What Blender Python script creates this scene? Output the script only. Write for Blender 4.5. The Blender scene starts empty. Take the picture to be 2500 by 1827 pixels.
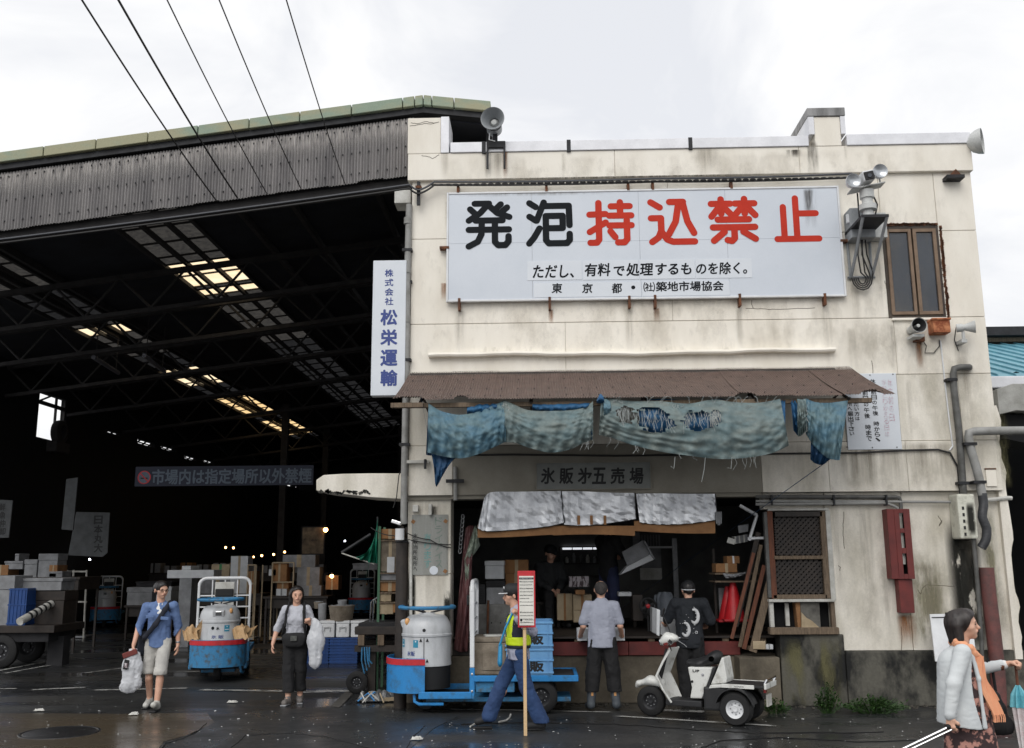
import bpy, bmesh, math, random
import numpy as np
from mathutils import Vector, Matrix
S = bpy.context.scene
COL = S.collection
rad = math.radians
random.seed(11)
NR = np.random.RandomState(5)
# ------------------------------------------------------------------ camera
FPX, IW, IH, CAMZ = 2360.0, 2500.0, 1827.0, 2.0
TH, YAW, ROLL = rad(10.95), rad(1.62), rad(0.4)
_f = Vector((-math.sin(YAW)*math.cos(TH), math.cos(YAW)*math.cos(TH), math.sin(TH)))
_r = Vector((math.cos(YAW), math.sin(YAW), 0)); _u = _r.cross(_f)
_R = _r*math.cos(ROLL)-_u*math.sin(ROLL); _U = _u*math.cos(ROLL)+_r*math.sin(ROLL)
cam = bpy.data.cameras.new('camera'); cam.lens = 36*FPX/IW; cam.sensor_width = 36; cam.clip_end = 2000
camo = bpy.data.objects.new('camera', cam); COL.objects.link(camo)
mw = Matrix((_R, _U, -_f)).transposed().to_4x4(); mw.translation = (0, 0, CAMZ)
camo.matrix_world = mw; S.camera = camo
# ------------------------------------------------------------------ world: bright overcast sky
SUN_EL, SUN_AZ = rad(44), rad(196)
w = bpy.data.worlds.new('World'); S.world = w; w.use_nodes = True
nt = w.node_tree; N = nt.nodes; L = nt.links; N.clear()
out = N.new('ShaderNodeOutputWorld'); bg = N.new('ShaderNodeBackground')
sky = N.new('ShaderNodeTexSky'); sky.sky_type = 'NISHITA'; sky.sun_disc = False
sky.sun_elevation = SUN_EL; sky.sun_rotation = SUN_AZ; sky.dust_density = 4; sky.air_density = 1.5
tc = N.new('ShaderNodeTexCoord'); mp = N.new('ShaderNodeMapping'); mp.inputs['Scale'].default_value = (1, 1, 1.7)
n1 = N.new('ShaderNodeTexNoise'); n1.inputs['Scale'].default_value = 3.1; n1.inputs['Detail'].default_value = 6
n1.inputs['Roughness'].default_value = .55; n1.inputs['Distortion'].default_value = .5
cr = N.new('ShaderNodeValToRGB')
cr.color_ramp.elements[0].position = .38; cr.color_ramp.elements[0].color = (8.3, 8.5, 9.0, 1)
cr.color_ramp.elements[1].position = .58; cr.color_ramp.elements[1].color = (10.6, 10.6, 10.65, 1)
hs = N.new('ShaderNodeHueSaturation'); hs.inputs['Saturation'].default_value = .25
mx = N.new('ShaderNodeMix'); mx.data_type = 'RGBA'; mx.inputs[0].default_value = .9
L.new(tc.outputs['Generated'], mp.inputs['Vector']); L.new(mp.outputs[0], n1.inputs['Vector'])
L.new(n1.outputs['Fac'], cr.inputs[0]); L.new(sky.outputs[0], hs.inputs['Color'])
L.new(hs.outputs[0], mx.inputs[6]); L.new(cr.outputs[0], mx.inputs[7]); L.new(mx.outputs[2], bg.inputs[0])
bg.inputs[1].default_value = 0.105; L.new(bg.outputs[0], out.inputs[0])
sl = bpy.data.lights.new('sun', 'SUN'); sl.energy = 1.5; sl.angle = rad(45); sl.color = (1, .97, .93)
so = bpy.data.objects.new('sun', sl); COL.objects.link(so)
_sd = Vector((math.sin(SUN_AZ)*math.cos(SUN_EL), math.cos(SUN_AZ)*math.cos(SUN_EL), math.sin(SUN_EL)))
so.rotation_euler = _sd.to_track_quat('Z', 'Y').to_euler(); so.location = (0, -5, 20)
S.view_settings.view_transform = 'Standard'; S.view_settings.look = 'None'
S.view_settings.exposure = 0.0; S.view_settings.gamma = 1.0; S.view_settings.use_curve_mapping = False
S.render.engine = 'CYCLES'; S.cycles.max_bounces = 6; S.cycles.use_denoising = True
S.cycles.transparent_max_bounces = 12
# ------------------------------------------------------------------ helpers
YF = 14.0            # depth of the building's front wall
def P(px, py, Y=None, Z=None, X=None):
    """a point of the place seen at a photo pixel, on the plane Y=, Z= or X="""
    d = _f+_R*((px-IW/2)/FPX)-_U*((py-IH/2)/FPX)
    t = Y/d.y if Y is not None else ((Z-CAMZ)/d.z if Z is not None else X/d.x)
    return Vector((0, 0, CAMZ))+d*t
def XZ(px, py, Y=YF):
    p = P(px, py, Y); return p.x, p.z
def lin(c):
    return tuple(((v/255)/12.92 if v <= 10 else (((v/255)+.055)/1.055)**2.4) for v in c)
MATS = {}
def mat(name, c, c2=None, rough=.7, metal=0., ns=5., streak=0, bump=0., bs=60., spec=.5, fine=.12, rough2=None, lo=.35, hi=.7, emit=0, coat=0, trans=0, zs=None):
    """procedural material: two tones blended by noise, fine speckle, bump; colours are sRGB 0-255"""
    if name in MATS: return MATS[name]
    m = bpy.data.materials.new(name); m.use_nodes = True; nt = m.node_tree; N = nt.nodes; Lk = nt.links
    b = N['Principled BSDF']; a = lin(c); a2 = lin(c2) if c2 else tuple(v*.8 for v in a)
    tc = N.new('ShaderNodeTexCoord'); mp = N.new('ShaderNodeMapping'); Lk.new(tc.outputs['Object'], mp.inputs[0])
    mp.inputs['Scale'].default_value = (1, 1, .12 if streak else 1) if zs is None else zs
    n = N.new('ShaderNodeTexNoise'); n.inputs['Scale'].default_value = ns; n.inputs['Detail'].default_value = 7; n.inputs['Roughness'].default_value = .6
    Lk.new(mp.outputs[0], n.inputs['Vector'])
    r = N.new('ShaderNodeValToRGB'); e = r.color_ramp.elements
    e[0].position = lo; e[0].color = (*a, 1); e[1].position = hi; e[1].color = (*a2, 1)
    Lk.new(n.outputs['Fac'], r.inputs[0])
    n2 = N.new('ShaderNodeTexNoise'); n2.inputs['Scale'].default_value = bs; n2.inputs['Detail'].default_value = 4
    Lk.new(tc.outputs['Object'], n2.inputs['Vector'])
    mr = N.new('ShaderNodeMapRange'); mr.inputs[3].default_value = 1-fine; mr.inputs[4].default_value = 1+fine
    mr.inputs[1].default_value = .25; mr.inputs[2].default_value = .75
    Lk.new(n2.outputs['Fac'], mr.inputs[0])
    vm = N.new('ShaderNodeVectorMath'); vm.operation = 'SCALE'; Lk.new(r.outputs[0], vm.inputs[0]); Lk.new(mr.outputs[0], vm.inputs['Scale'])
    Lk.new(vm.outputs[0], b.inputs['Base Color'])
    b.inputs['Roughness'].default_value = rough; b.inputs['Metallic'].default_value = metal
    b.inputs['Specular IOR Level'].default_value = spec; b.inputs['Coat Weight'].default_value = coat
    if rough2 is not None:
        q = N.new('ShaderNodeMapRange'); q.inputs[1].default_value = lo; q.inputs[2].default_value = hi
        q.inputs[3].default_value = rough; q.inputs[4].default_value = rough2
        Lk.new(n.outputs['Fac'], q.inputs[0]); Lk.new(q.outputs[0], b.inputs['Roughness'])
    if bump:
        bp = N.new('ShaderNodeBump'); bp.inputs['Strength'].default_value = bump; bp.inputs['Distance'].default_value = .01
        Lk.new(n2.outputs['Fac'], bp.inputs['Height']); Lk.new(bp.outputs[0], b.inputs['Normal'])
    if emit:
        b.inputs['Emission Color'].default_value = (*a, 1); b.inputs['Emission Strength'].default_value = emit
    if trans:   # light passes through a thin sheet
        t = N.new('ShaderNodeBsdfTranslucent'); Lk.new(vm.outputs[0], t.inputs[0])
        ms = N.new('ShaderNodeMixShader'); ms.inputs[0].default_value = trans
        Lk.new(b.outputs[0], ms.inputs[1]); Lk.new(t.outputs[0], ms.inputs[2])
        Lk.new(ms.outputs[0], N['Material Output'].inputs[0])
    MATS[name] = m; return m
def stain_mat(name, c, ns=9., lo=.42, hi=.62, strength=.8, top=True, zs=.1, xf=1.0):
    """a film of dirt or rust: opaque where the streaky noise is high, fading at the edges of its own patch"""
    if name in MATS: return MATS[name]
    m = bpy.data.materials.new(name); m.use_nodes = True; nt = m.node_tree; N = nt.nodes; Lk = nt.links
    b = N['Principled BSDF']; b.inputs['Base Color'].default_value = (*lin(c), 1); b.inputs['Roughness'].default_value = .9
    tc = N.new('ShaderNodeTexCoord'); mp = N.new('ShaderNodeMapping'); mp.inputs['Scale'].default_value = (1, 1, zs)
    Lk.new(tc.outputs['Object'], mp.inputs[0])
    n = N.new('ShaderNodeTexNoise'); n.inputs['Scale'].default_value = ns; n.inputs['Detail'].default_value = 8; n.inputs['Roughness'].default_value = .65
    Lk.new(mp.outputs[0], n.inputs['Vector'])
    mr = N.new('ShaderNodeMapRange'); mr.inputs[1].default_value = lo; mr.inputs[2].default_value = hi; Lk.new(n.outputs['Fac'], mr.inputs[0])
    uv = N.new('ShaderNodeSeparateXYZ'); Lk.new(tc.outputs['UV'], uv.inputs[0])
    def ramp(src, pts):
        r = N.new('ShaderNodeValToRGB'); r.color_ramp.elements.remove(r.color_ramp.elements[0])
        r.color_ramp.elements[0].position = pts[0][0]; r.color_ramp.elements[0].color = (pts[0][1],)*3+(1,)
        for p, v in pts[1:]:
            e = r.color_ramp.elements.new(p); e.color = (v, v, v, 1)
        Lk.new(src, r.inputs[0]); return r.outputs[0]
    ex = ramp(uv.outputs[0], [(0, 0), (.35*xf+.001, 1), (1-.35*xf, 1), (1, 0)])
    ey = ramp(uv.outputs[1], [(0, 0), (.55, .8), (.92, 1), (1, 0)] if top else [(0, 0), (.2, 1), (.8, 1), (1, 0)])
    def mul(a, bb):
        k = N.new('ShaderNodeMath'); k.operation = 'MULTIPLY'
        Lk.new(a, k.inputs[0])
        if isinstance(bb, float): k.inputs[1].default_value = bb
        else: Lk.new(bb, k.inputs[1])
        return k.outputs[0]
    a = mul(mul(mul(mr.outputs[0], ex), ey), strength)
    t = N.new('ShaderNodeBsdfTransparent'); ms = N.new('ShaderNodeMixShader')
    Lk.new(a, ms.inputs[0]); Lk.new(t.outputs[0], ms.inputs[1]); Lk.new(b.outputs[0], ms.inputs[2])
    Lk.new(ms.outputs[0], N['Material Output'].inputs[0])
    MATS[name] = m; return m
class MB:
    """collects shapes of one mesh"""
    def __init__(s): s.v = []; s.f = []
    def add(s, vs, fs):
        o = len(s.v); s.v += [tuple(v) for v in vs]; s.f += [tuple(i+o for i in f) for f in fs]; return s
    def box(s, c, d, rot=None):
        x, y, z = d[0]/2, d[1]/2, d[2]/2
        vs = [Vector((sx*x, sy*y, sz*z)) for sx in (-1, 1) for sy in (-1, 1) for sz in (-1, 1)]
        if rot is not None:
            m = rot if isinstance(rot, Matrix) else Matrix.Rotation(rot, 3, 'Z')
            vs = [m @ v for v in vs]
        c = Vector(c)
        return s.add([v+c for v in vs], [(0, 1, 3, 2), (4, 6, 7, 5), (0, 4, 5, 1), (2, 3, 7, 6), (0, 2, 6, 4), (1, 5, 7, 3)])
    def bb(s, x0, x1, y0, y1, z0, z1):
        return s.box(((x0+x1)/2, (y0+y1)/2, (z0+z1)/2), (abs(x1-x0), abs(y1-y0), abs(z1-z0)))
    def cyl(s, a, b, r0, r1=None, n=12, caps=True):
        return s.tube([a, b], [r0, r0 if r1 is None else r1], n, caps)
    def tube(s, pts, r, n=8, caps=True, closed=False):
        pts = [Vector(p) for p in pts]; m = len(pts)
        rs = r if isinstance(r, (list, tuple)) else [r]*m
        rings = []; prev = None
        for i, p in enumerate(pts):
            if closed: t = pts[(i+1) % m]-pts[i-1]
            else: t = pts[min(i+1, m-1)]-pts[max(i-1, 0)]
            if t.length < 1e-9: t = Vector((0, 0, 1))
            t.normalize()
            a = prev if prev is not None else (Vector((0, 0, 1)) if abs(t.z) < .9 else Vector((1, 0, 0)))
            a = a-t*a.dot(t)
            if a.length < 1e-6: a = Vector((1, 0, 0))-t*t.x
            a.normalize(); prev = a; b = t.cross(a)
            rings.append([p+(a*math.cos(2*math.pi*k/n)+b*math.sin(2*math.pi*k/n))*rs[i] for k in range(n)])
        vs = [v for q in rings for v in q]; fs = []
        for i in range(m if closed else m-1):
            j = (i+1) % m
            for k in range(n):
                fs.append((i*n+k, i*n+(k+1) % n, j*n+(k+1) % n, j*n+k))
        if caps and not closed:
            fs.append(tuple(range(n))[::-1]); fs.append(tuple((m-1)*n+k for k in range(n)))
        return s.add(vs, fs)
    def lathe(s, prof, c=(0, 0, 0), axis='Z', n=32, a0=0, a1=2*math.pi, rot=None):
        full = abs(a1-a0-2*math.pi) < 1e-6; k = n if full else n+1; vs = []; c = Vector(c)
        for (r, h) in prof:
            for i in range(k):
                a = a0+(a1-a0)*i/n
                v = Vector((r*math.cos(a), r*math.sin(a), h))
                if axis == 'Y': v = Vector((v.x, v.z, v.y))
                elif axis == 'X': v = Vector((v.z, v.x, v.y))
                if rot is not None: v = rot @ v
                vs.append(v+c)
        fs = []
        for j in range(len(prof)-1):
            for i in range(n):
                i2 = (i+1) % k
                fs.append((j*k+i, j*k+i2, (j+1)*k+i2, (j+1)*k+i))
        return s.add(vs, fs)
    def prism(s, poly, y0, y1, axis='Y'):
        """outline in (x,z) run from y0 to y1 (axis Y), or in (x,y) run in z (axis Z), or (y,z) in x (axis X)"""
        def pt(p, h): return (p[0], h, p[1]) if axis == 'Y' else ((p[0], p[1], h) if axis == 'Z' else (h, p[0], p[1]))
        n = len(poly)
        return s.add([pt(p, y0) for p in poly]+[pt(p, y1) for p in poly],
                     [tuple(range(n)), tuple(range(n, 2*n))[::-1]]+[(i, i+n, (i+1) % n+n, (i+1) % n) for i in range(n)])
    def grid(s, fn, nu, nv, skip=None):
        vs = [fn(i/nu, j/nv) for j in range(nv+1) for i in range(nu+1)]
        fs = [(j*(nu+1)+i, j*(nu+1)+i+1, (j+1)*(nu+1)+i+1, (j+1)*(nu+1)+i) for j in range(nv) for i in range(nu)
              if not (skip and skip((i+.5)/nu, (j+.5)/nv))]
        return s.add(vs, fs)
    def ball(s, c, r, n=12, m=8, rot=None):
        r = (r,)*3 if isinstance(r, (int, float)) else r; c = Vector(c)
        prof = [(math.sin(math.pi*j/m), -math.cos(math.pi*j/m)) for j in range(m+1)]
        t = MB().lathe(prof, n=n)
        vs = [Vector((v[0]*r[0], v[1]*r[1], v[2]*r[2])) for v in t.v]
        if rot is not None: vs = [rot @ v for v in vs]
        return s.add([v+c for v in vs], t.f)
    def quad(s, a, b, c, d): return s.add([a, b, c, d], [(0, 1, 2, 3)])
    def build(s, name, m, parent=None, smooth=False, bevel=0., solid=0., uv=False, sharp=40, sub=0, kind=None):
        me = bpy.data.meshes.new(name); me.from_pydata([tuple(v) for v in s.v], [], s.f)
        me.materials.append(m)
        bm = bmesh.new(); bm.from_mesh(me)
        bmesh.ops.remove_doubles(bm, verts=bm.verts, dist=1e-5)
        bmesh.ops.recalc_face_normals(bm, faces=bm.faces)
        if bevel:
            es = [e for e in bm.edges if len(e.link_faces) == 2 and e.calc_face_angle(0) > rad(30)]
            bmesh.ops.bevel(bm, geom=es, offset=bevel, segments=2 if bevel > .008 else 1, affect='EDGES', profile=.6, clamp_overlap=True)
        if solid: bmesh.ops.solidify(bm, geom=bm.faces[:], thickness=solid)
        if smooth:
            for f in bm.faces: f.smooth = True
            for e in bm.edges:
                if len(e.link_faces) == 2 and e.calc_face_angle(0) > rad(sharp): e.smooth = False
        bm.to_mesh(me); bm.free()
        return link(name, me, parent, kind)
def link(name, me, parent=None, kind=None):
    o = bpy.data.objects.new(name, me); COL.objects.link(o)
    if parent is not None: attach(o, parent)
    if kind: o['kind'] = kind
    return o
def attach(o, parent):
    o.parent = parent
    if parent.get('_w'):
        o.matrix_parent_inverse = Matrix.Translation(-Vector(parent.location))
def thing(name, label, cat, loc=(0, 0, 0), rz=0., group=None, world=False):
    """an Empty at the thing's base; world=True: its parts are given in world coordinates"""
    o = bpy.data.objects.new(name, None); COL.objects.link(o); o.empty_display_size = .2
    o.location = loc; o.rotation_euler = (0, 0, rz)
    if world: o['_w'] = 1
    return tag(o, label, cat, group)
def tag(o, label=None, cat=None, group=None, kind=None):
    if label: o['label'] = label
    if cat: o['category'] = cat
    if group: o['group'] = group
    if kind: o['kind'] = kind
    return o
def copy_tree(o, parent=None):
    c = o.copy(); COL.objects.link(c)
    if parent is not None: c.parent = parent
    for ch in list(o.children): copy_tree(ch, c)
    return c
def clear_tag(o):
    for k in ('_w',):
        if k in o: del o[k]
def rect(x0, y0, x1, y1, Y):
    """photo rectangle -> X0, X1, Z0, Z1 on the plane Y"""
    ym, xm = (y0+y1)/2, (x0+x1)/2
    return P(x0, ym, Y).x, P(x1, ym, Y).x, P(xm, y1, Y).z, P(xm, y0, Y).z
def pbox(mb, x0, y0, x1, y1, Y, d):
    a, b, c, e = rect(x0, y0, x1, y1, Y); return mb.bb(a, b, Y, Y+d, c, e)
def catenary(a, b, sag, n=16):
    a, b = Vector(a), Vector(b)
    return [a.lerp(b, i/n)-Vector((0, 0, sag*4*(i/n)*(1-i/n))) for i in range(n+1)]
TSC = bpy.data.scenes.new('lettering_scene'); GLY = {}
def text_mesh(body):
    """outline of a string in the built-in font at size 1, as (points, faces)"""
    if body in GLY: return GLY[body]
    c = bpy.data.curves.new('lettering', 'FONT'); c.body = body; c.size = 1; c.align_x = 'CENTER'; c.align_y = 'CENTER'; c.resolution_u = 3; c.fill_mode = 'FRONT'
    o = bpy.data.objects.new('lettering', c); TSC.collection.objects.link(o); vl = TSC.view_layers[0]; vl.update()
    me = bpy.data.meshes.new_from_object(o.evaluated_get(vl.depsgraph))
    GLY[body] = ([(v.co.x, v.co.y) for v in me.vertices], [tuple(p.vertices) for p in me.polygons])
    bpy.data.meshes.remove(me); bpy.data.objects.remove(o); bpy.data.curves.remove(c); return GLY[body]
def text(body, at, size, m, parent, bold=0., shear=0., sx=1., rot=0., name='lettering', w=None, h=None):
    """flat lettering facing -Y, centred at a point, w by h metres; bold = stroke growth as a share of the height"""
    vs, fs = text_mesh(body)
    xs = [p[0] for p in vs]; ys = [p[1] for p in vs]
    cx, cy = (min(xs)+max(xs))/2, (min(ys)+max(ys))/2
    fx = (w/(max(xs)-min(xs))) if w else size*sx; fz = (h/(max(ys)-min(ys))) if h else (fx if w else size)
    ca, sa = math.cos(rot), math.sin(rot); mb = MB()
    g = bold*4*min(fx, fz); offs = [(0, 0)]
    if bold: offs += [(g*math.cos(i*math.pi/4), g*math.sin(i*math.pi/4)) for i in range(8)]
    for k, (ox, oz) in enumerate(offs):
        pts = []
        for x_, y_ in vs:
            x, z = (x_-cx+shear*(y_-cy))*fx+ox, (y_-cy)*fz+oz
            pts.append((at[0]+x*ca-z*sa, at[1]-k*.00012, at[2]+x*sa+z*ca))
        mb.add(pts, fs)
    me = bpy.data.meshes.new(name); me.from_pydata(mb.v, [], mb.f); me.materials.append(m)
    return link(name, me, parent)
def noise3(p, sc, seed=0):
    """smooth value noise for numpy points (n,3)"""
    q = p*sc; i = np.floor(q).astype(np.int64); f = q-i; f = f*f*(3-2*f); r = 0
    for dx in (0, 1):
        for dy in (0, 1):
            for dz in (0, 1):
                h = (i[..., 0]+dx)*374761393+(i[..., 1]+dy)*668265263+(i[..., 2]+dz)*2147483647+seed*1274126177
                h = (h ^ (h >> 13))*1274126177; h = (h ^ (h >> 16)) & 0xffff
                wgt = (f[..., 0] if dx else 1-f[..., 0])*(f[..., 1] if dy else 1-f[..., 1])*(f[..., 2] if dz else 1-f[..., 2])
                r = r+wgt*(h/65535.)
    return r
def _hsh(i, j, k, s):
    h = (i*374761393+j*668265263+k*1442695041+s*1274126177) & 0xffffffff
    h = ((h ^ (h >> 13))*1274126177) & 0xffffffff
    return ((h ^ (h >> 16)) & 0xffff)/65535.
def nz(x, y=0., z=0., sc=1., seed=0):
    """smooth value noise of one point"""
    x, y, z = x*sc, y*sc, z*sc; i, j, k = math.floor(x), math.floor(y), math.floor(z); u, v, w_ = x-i, y-j, z-k
    u, v, w_ = u*u*(3-2*u), v*v*(3-2*v), w_*w_*(3-2*w_); r = 0.
    for c, wc in ((0, 1-w_), (1, w_)):
        if wc == 0: continue
        for b, wb in ((0, 1-v), (1, v)):
            if wb == 0: continue
            r += wc*wb*(_hsh(i, j+b, k+c, seed)*(1-u)+_hsh(i+1, j+b, k+c, seed)*u)
    return r
def sdf_mesh(name, prims, h, m, parent, k=.03, cut=None, disp=None, smooth=True):
    """one closed skin round tapered capsules (a, b, ra, rb, flat_y): smooth union, meshed by surface nets"""
    A = np.array([[*p[0]] for p in prims], float); B = np.array([[*p[1]] for p in prims], float)
    rm = np.array([max(p[2], p[3]) for p in prims]); pad = k+3*h
    lo = np.minimum(A, B).min(0)-rm.max()-pad; hi = np.maximum(A, B).max(0)+rm.max()+pad
    n = np.ceil((hi-lo)/h).astype(int)+1
    D = np.full(n, 1.0)
    ax = [lo[i]+h*np.arange(n[i]) for i in range(3)]
    for q, p in enumerate(prims):
        a, b, ra, rb = A[q], B[q], p[2], p[3]; fl = p[4] if len(p) > 4 else 1.; sign = p[5] if len(p) > 5 else 1
        l2 = np.minimum(a, b)-max(ra, rb)-pad; h2 = np.maximum(a, b)+max(ra, rb)+pad
        s0 = np.maximum(((l2-lo)/h).astype(int), 0); s1 = np.minimum(((h2-lo)/h).astype(int)+2, n)
        sl_ = tuple(slice(s0[i], s1[i]) for i in range(3))
        X, Y_, Z_ = np.meshgrid(*[ax[i][sl_[i]] for i in range(3)], indexing='ij')
        pts = np.stack([X, Y_, Z_], -1); sc = np.array([1, 1/fl, 1]); pa = (pts-a)*sc; ba = (b-a)*sc
        t = np.clip((pa@ba)/max(ba@ba, 1e-9), 0, 1)
        d = np.linalg.norm(pa-t[..., None]*ba, axis=-1)-(ra+(rb-ra)*t)
        d = d*min(1, fl) if fl < 1 else d
        c = D[sl_]
        if sign > 0:
            hh = np.clip(.5+.5*(d-c)/k, 0, 1); D[sl_] = d*(1-hh)+c*hh-k*hh*(1-hh)
        else: D[sl_] = np.maximum(c, -d)
    G = None
    if disp or cut:
        G = np.stack(np.meshgrid(*ax, indexing='ij'), -1)
        near = np.abs(D) < .08
        if disp: D[near] = D[near]+disp(G[near])
        if cut: D = np.maximum(D, cut(G))
    sgn = D < 0
    c8 = [sgn[i:n[0]-1+i, j:n[1]-1+j, kk:n[2]-1+kk] for i in (0, 1) for j in (0, 1) for kk in (0, 1)]
    sm = sum(x.astype(np.int8) for x in c8); mask = (sm > 0) & (sm < 8)
    idx = np.full(mask.shape, -1); cells = np.argwhere(mask); idx[mask] = np.arange(len(cells))
    acc = np.zeros((len(cells), 3)); cnt = np.zeros(len(cells))
    for ea in [(0, 0, 0), (0, 0, 1), (0, 1, 0), (0, 1, 1), (1, 0, 0), (1, 0, 1), (1, 1, 0), (1, 1, 1)]:
        for axx in range(3):
            if ea[axx]: continue
            eb = list(ea); eb[axx] = 1
            i0 = cells+np.array(ea); i1 = cells+np.array(eb)
            d0 = D[tuple(i0.T)]; d1 = D[tuple(i1.T)]; cross = (d0 < 0) != (d1 < 0)
            t = np.where(cross, d0/np.where(d0-d1 == 0, 1, d0-d1), 0)
            pnt = i0+(i1-i0)*t[:, None]; acc += pnt*cross[:, None]; cnt += cross
    vs = lo+h*acc/np.maximum(cnt, 1)[:, None]
    fs = []
    for axx in range(3):
        s_a = [slice(None)]*3; s_b = [slice(None)]*3; s_a[axx] = slice(0, -1); s_b[axx] = slice(1, None)
        ch = sgn[tuple(s_a)] != sgn[tuple(s_b)]
        e = np.argwhere(ch); o1, o2 = [(1, 2), (2, 0), (0, 1)][axx]
        ok = (e[:, o1] > 0) & (e[:, o2] > 0) & (e[:, o1] < n[o1]-1) & (e[:, o2] < n[o2]-1); e = e[ok]
        def cid(d1, d2):
            q = e.copy(); q[:, o1] += d1; q[:, o2] += d2; return idx[tuple(q.T)]
        qd = np.stack([cid(-1, -1), cid(0, -1), cid(0, 0), cid(-1, 0)], 1)
        fl = ~sgn[tuple(e.T)]; qd[fl] = qd[fl][:, ::-1]; fs.append(qd)
    fs = np.concatenate(fs); fs = fs[(fs >= 0).all(1)]
    me = bpy.data.meshes.new(name)
    me.vertices.add(len(vs)); me.vertices.foreach_set('co', vs.ravel().astype(np.float32))
    me.loops.add(len(fs)*4); me.loops.foreach_set('vertex_index', fs.ravel().astype(np.int32))
    me.polygons.add(len(fs)); me.polygons.foreach_set('loop_start', np.arange(0, len(fs)*4, 4, dtype=np.int32))
    if smooth: me.polygons.foreach_set('use_smooth', np.ones(len(fs), dtype=bool))
    me.materials.append(m); me.update(calc_edges=True); me.validate()
    return link(name, me, parent)
def stain(x0, y0, x1, y1, m, parent, Y=None, name='stain'):
    """a dirt film 2 mm in front of the wall, between two photo corners"""
    Y = YF-.003 if Y is None else Y
    a, b, c, d = rect(x0, y0, x1, y1, Y)
    me = bpy.data.meshes.new(name)
    me.from_pydata([(a, Y, c), (b, Y, c), (b, Y, d), (a, Y, d)], [], [(0, 1, 2, 3)])
    uv = me.uv_layers.new(name='UVMap')
    for i, t in enumerate(((0, 0), (1, 0), (1, 1), (0, 1))): uv.data[i].uv = t
    me.materials.append(m); return link(name, me, parent)
# ------------------------------------------------------------------ materials used in many places
m_wall = mat('cream_render', (237, 232, 221), (216, 209, 195), rough=.85, ns=2.2, bump=.12, bs=70, fine=.03, zs=(1, 1, .3), lo=.38, hi=.82)
m_wall_low = mat('soiled_render', (228, 223, 212), (180, 174, 158), rough=.88, ns=2.2, bump=.2, bs=45, fine=.06, lo=.4, hi=.76, zs=(1, 1, .3))
m_fascia = mat('grey_beige_fascia', (146, 142, 131), (126, 121, 110), rough=.85, ns=2, bump=.1, fine=.05)  # tone lowered to carry the awning's shade in the colour
m_backing = mat('joint_mortar_backing', (150, 142, 128), rough=.95)  # darker cream backing seen through the panel joints
m_coping = mat('grey_metal_coping', (224, 225, 229), (204, 205, 209), rough=.5, metal=.2, ns=3, fine=.05)
m_plinth = mat('wet_mossy_concrete', (88, 86, 78), (17, 18, 17), rough=.8, ns=2.0, bump=.4, bs=30, fine=.14, lo=.43, hi=.56, zs=(1, 1, .6))
m_dock = mat('dock_concrete', (112, 104, 90), (66, 60, 50), rough=.85, ns=2.1, bump=.35, bs=28, fine=.12)
m_black = mat('unlit_black', (14, 15, 18), (9, 10, 12), rough=.9)  # near-black colour that holds the gloom of unlit interiors
m_dark = mat('dark_shaded_surface', (46, 46, 48), (28, 28, 31), rough=.9, ns=3)  # own tone of dark goods; on interior walls it paints in the gloom
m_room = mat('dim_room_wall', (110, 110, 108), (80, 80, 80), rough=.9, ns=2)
m_steel = mat('galvanised_steel', (150, 152, 155), (120, 121, 124), rough=.45, metal=.7, ns=8)
m_dsteel = mat('dark_steel', (52, 53, 56), (36, 36, 38), rough=.6, metal=.5, ns=8)
m_rust = mat('rusty_iron', (112, 70, 45), (58, 42, 34), rough=.9, ns=14, bump=.3)
m_pvc = mat('grey_pvc', (150, 150, 148), (124, 124, 120), rough=.5, ns=6, fine=.06)
m_pvcd = mat('soiled_dark_pvc', (98, 98, 96), (66, 66, 63), rough=.6, ns=7, fine=.1)
m_white = mat('white_paint', (222, 224, 226), (204, 206, 208), rough=.45, ns=4, fine=.04)
m_whited = mat('dirty_white_paint', (205, 205, 200), (160, 158, 150), rough=.6, ns=5, fine=.08)
m_foam = mat('white_foam', (214, 217, 219), (192, 195, 198), rough=.8, ns=5, fine=.05, bump=.1, bs=120)
m_foamg = mat('greyed_foam', (150, 152, 155), (116, 117, 119), rough=.85, ns=4, fine=.08)  # grey foam, also a dimmed copy of white foam for goods in shade
m_card = mat('brown_cardboard', (158, 116, 76), (128, 92, 60), rough=.85, ns=4, fine=.06)
m_cardp = mat('pale_cardboard', (182, 165, 138), (150, 134, 108), rough=.85, ns=4, fine=.06)
m_wood = mat('weathered_wood', (120, 104, 86), (82, 70, 58), rough=.85, ns=9, zs=(6, 6, .6), bump=.25, bs=40)
m_woodr = mat('red_brown_wood', (112, 66, 44), (78, 46, 34), rough=.75, ns=9, zs=(6, 6, .6))
m_darkwood = mat('dark_wet_wood', (52, 44, 38), (30, 26, 24), rough=.6, ns=7, fine=.1)
m_oxide = mat('red_oxide_paint', (112, 44, 40), (86, 34, 33), rough=.6, ns=5, fine=.08)
m_rubber = mat('black_rubber', (26, 26, 27), (18, 18, 19), rough=.75, ns=20, fine=.15)
m_blue = mat('worn_blue_paint', (40, 128, 192), (52, 92, 120), rough=.45, ns=8, fine=.1, rough2=.75, lo=.5, hi=.74)
m_blued = mat('scuffed_blue_paint', (52, 122, 168), (70, 84, 92), rough=.6, ns=11, fine=.15, lo=.5, hi=.66)
m_redp = mat('red_stripe_paint', (196, 38, 48), (164, 40, 46), rough=.5, ns=9)
m_ink = mat('black_sign_ink', (20, 24, 28), (25, 29, 33), rough=.8, fine=.03, spec=.2)
m_inkd = mat('matt_black_ink', (28, 29, 31), rough=.7)
m_redink = mat('vermilion_sign_ink', (192, 58, 42), (178, 52, 38), rough=.8, ns=3, fine=.05, spec=.2)
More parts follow.
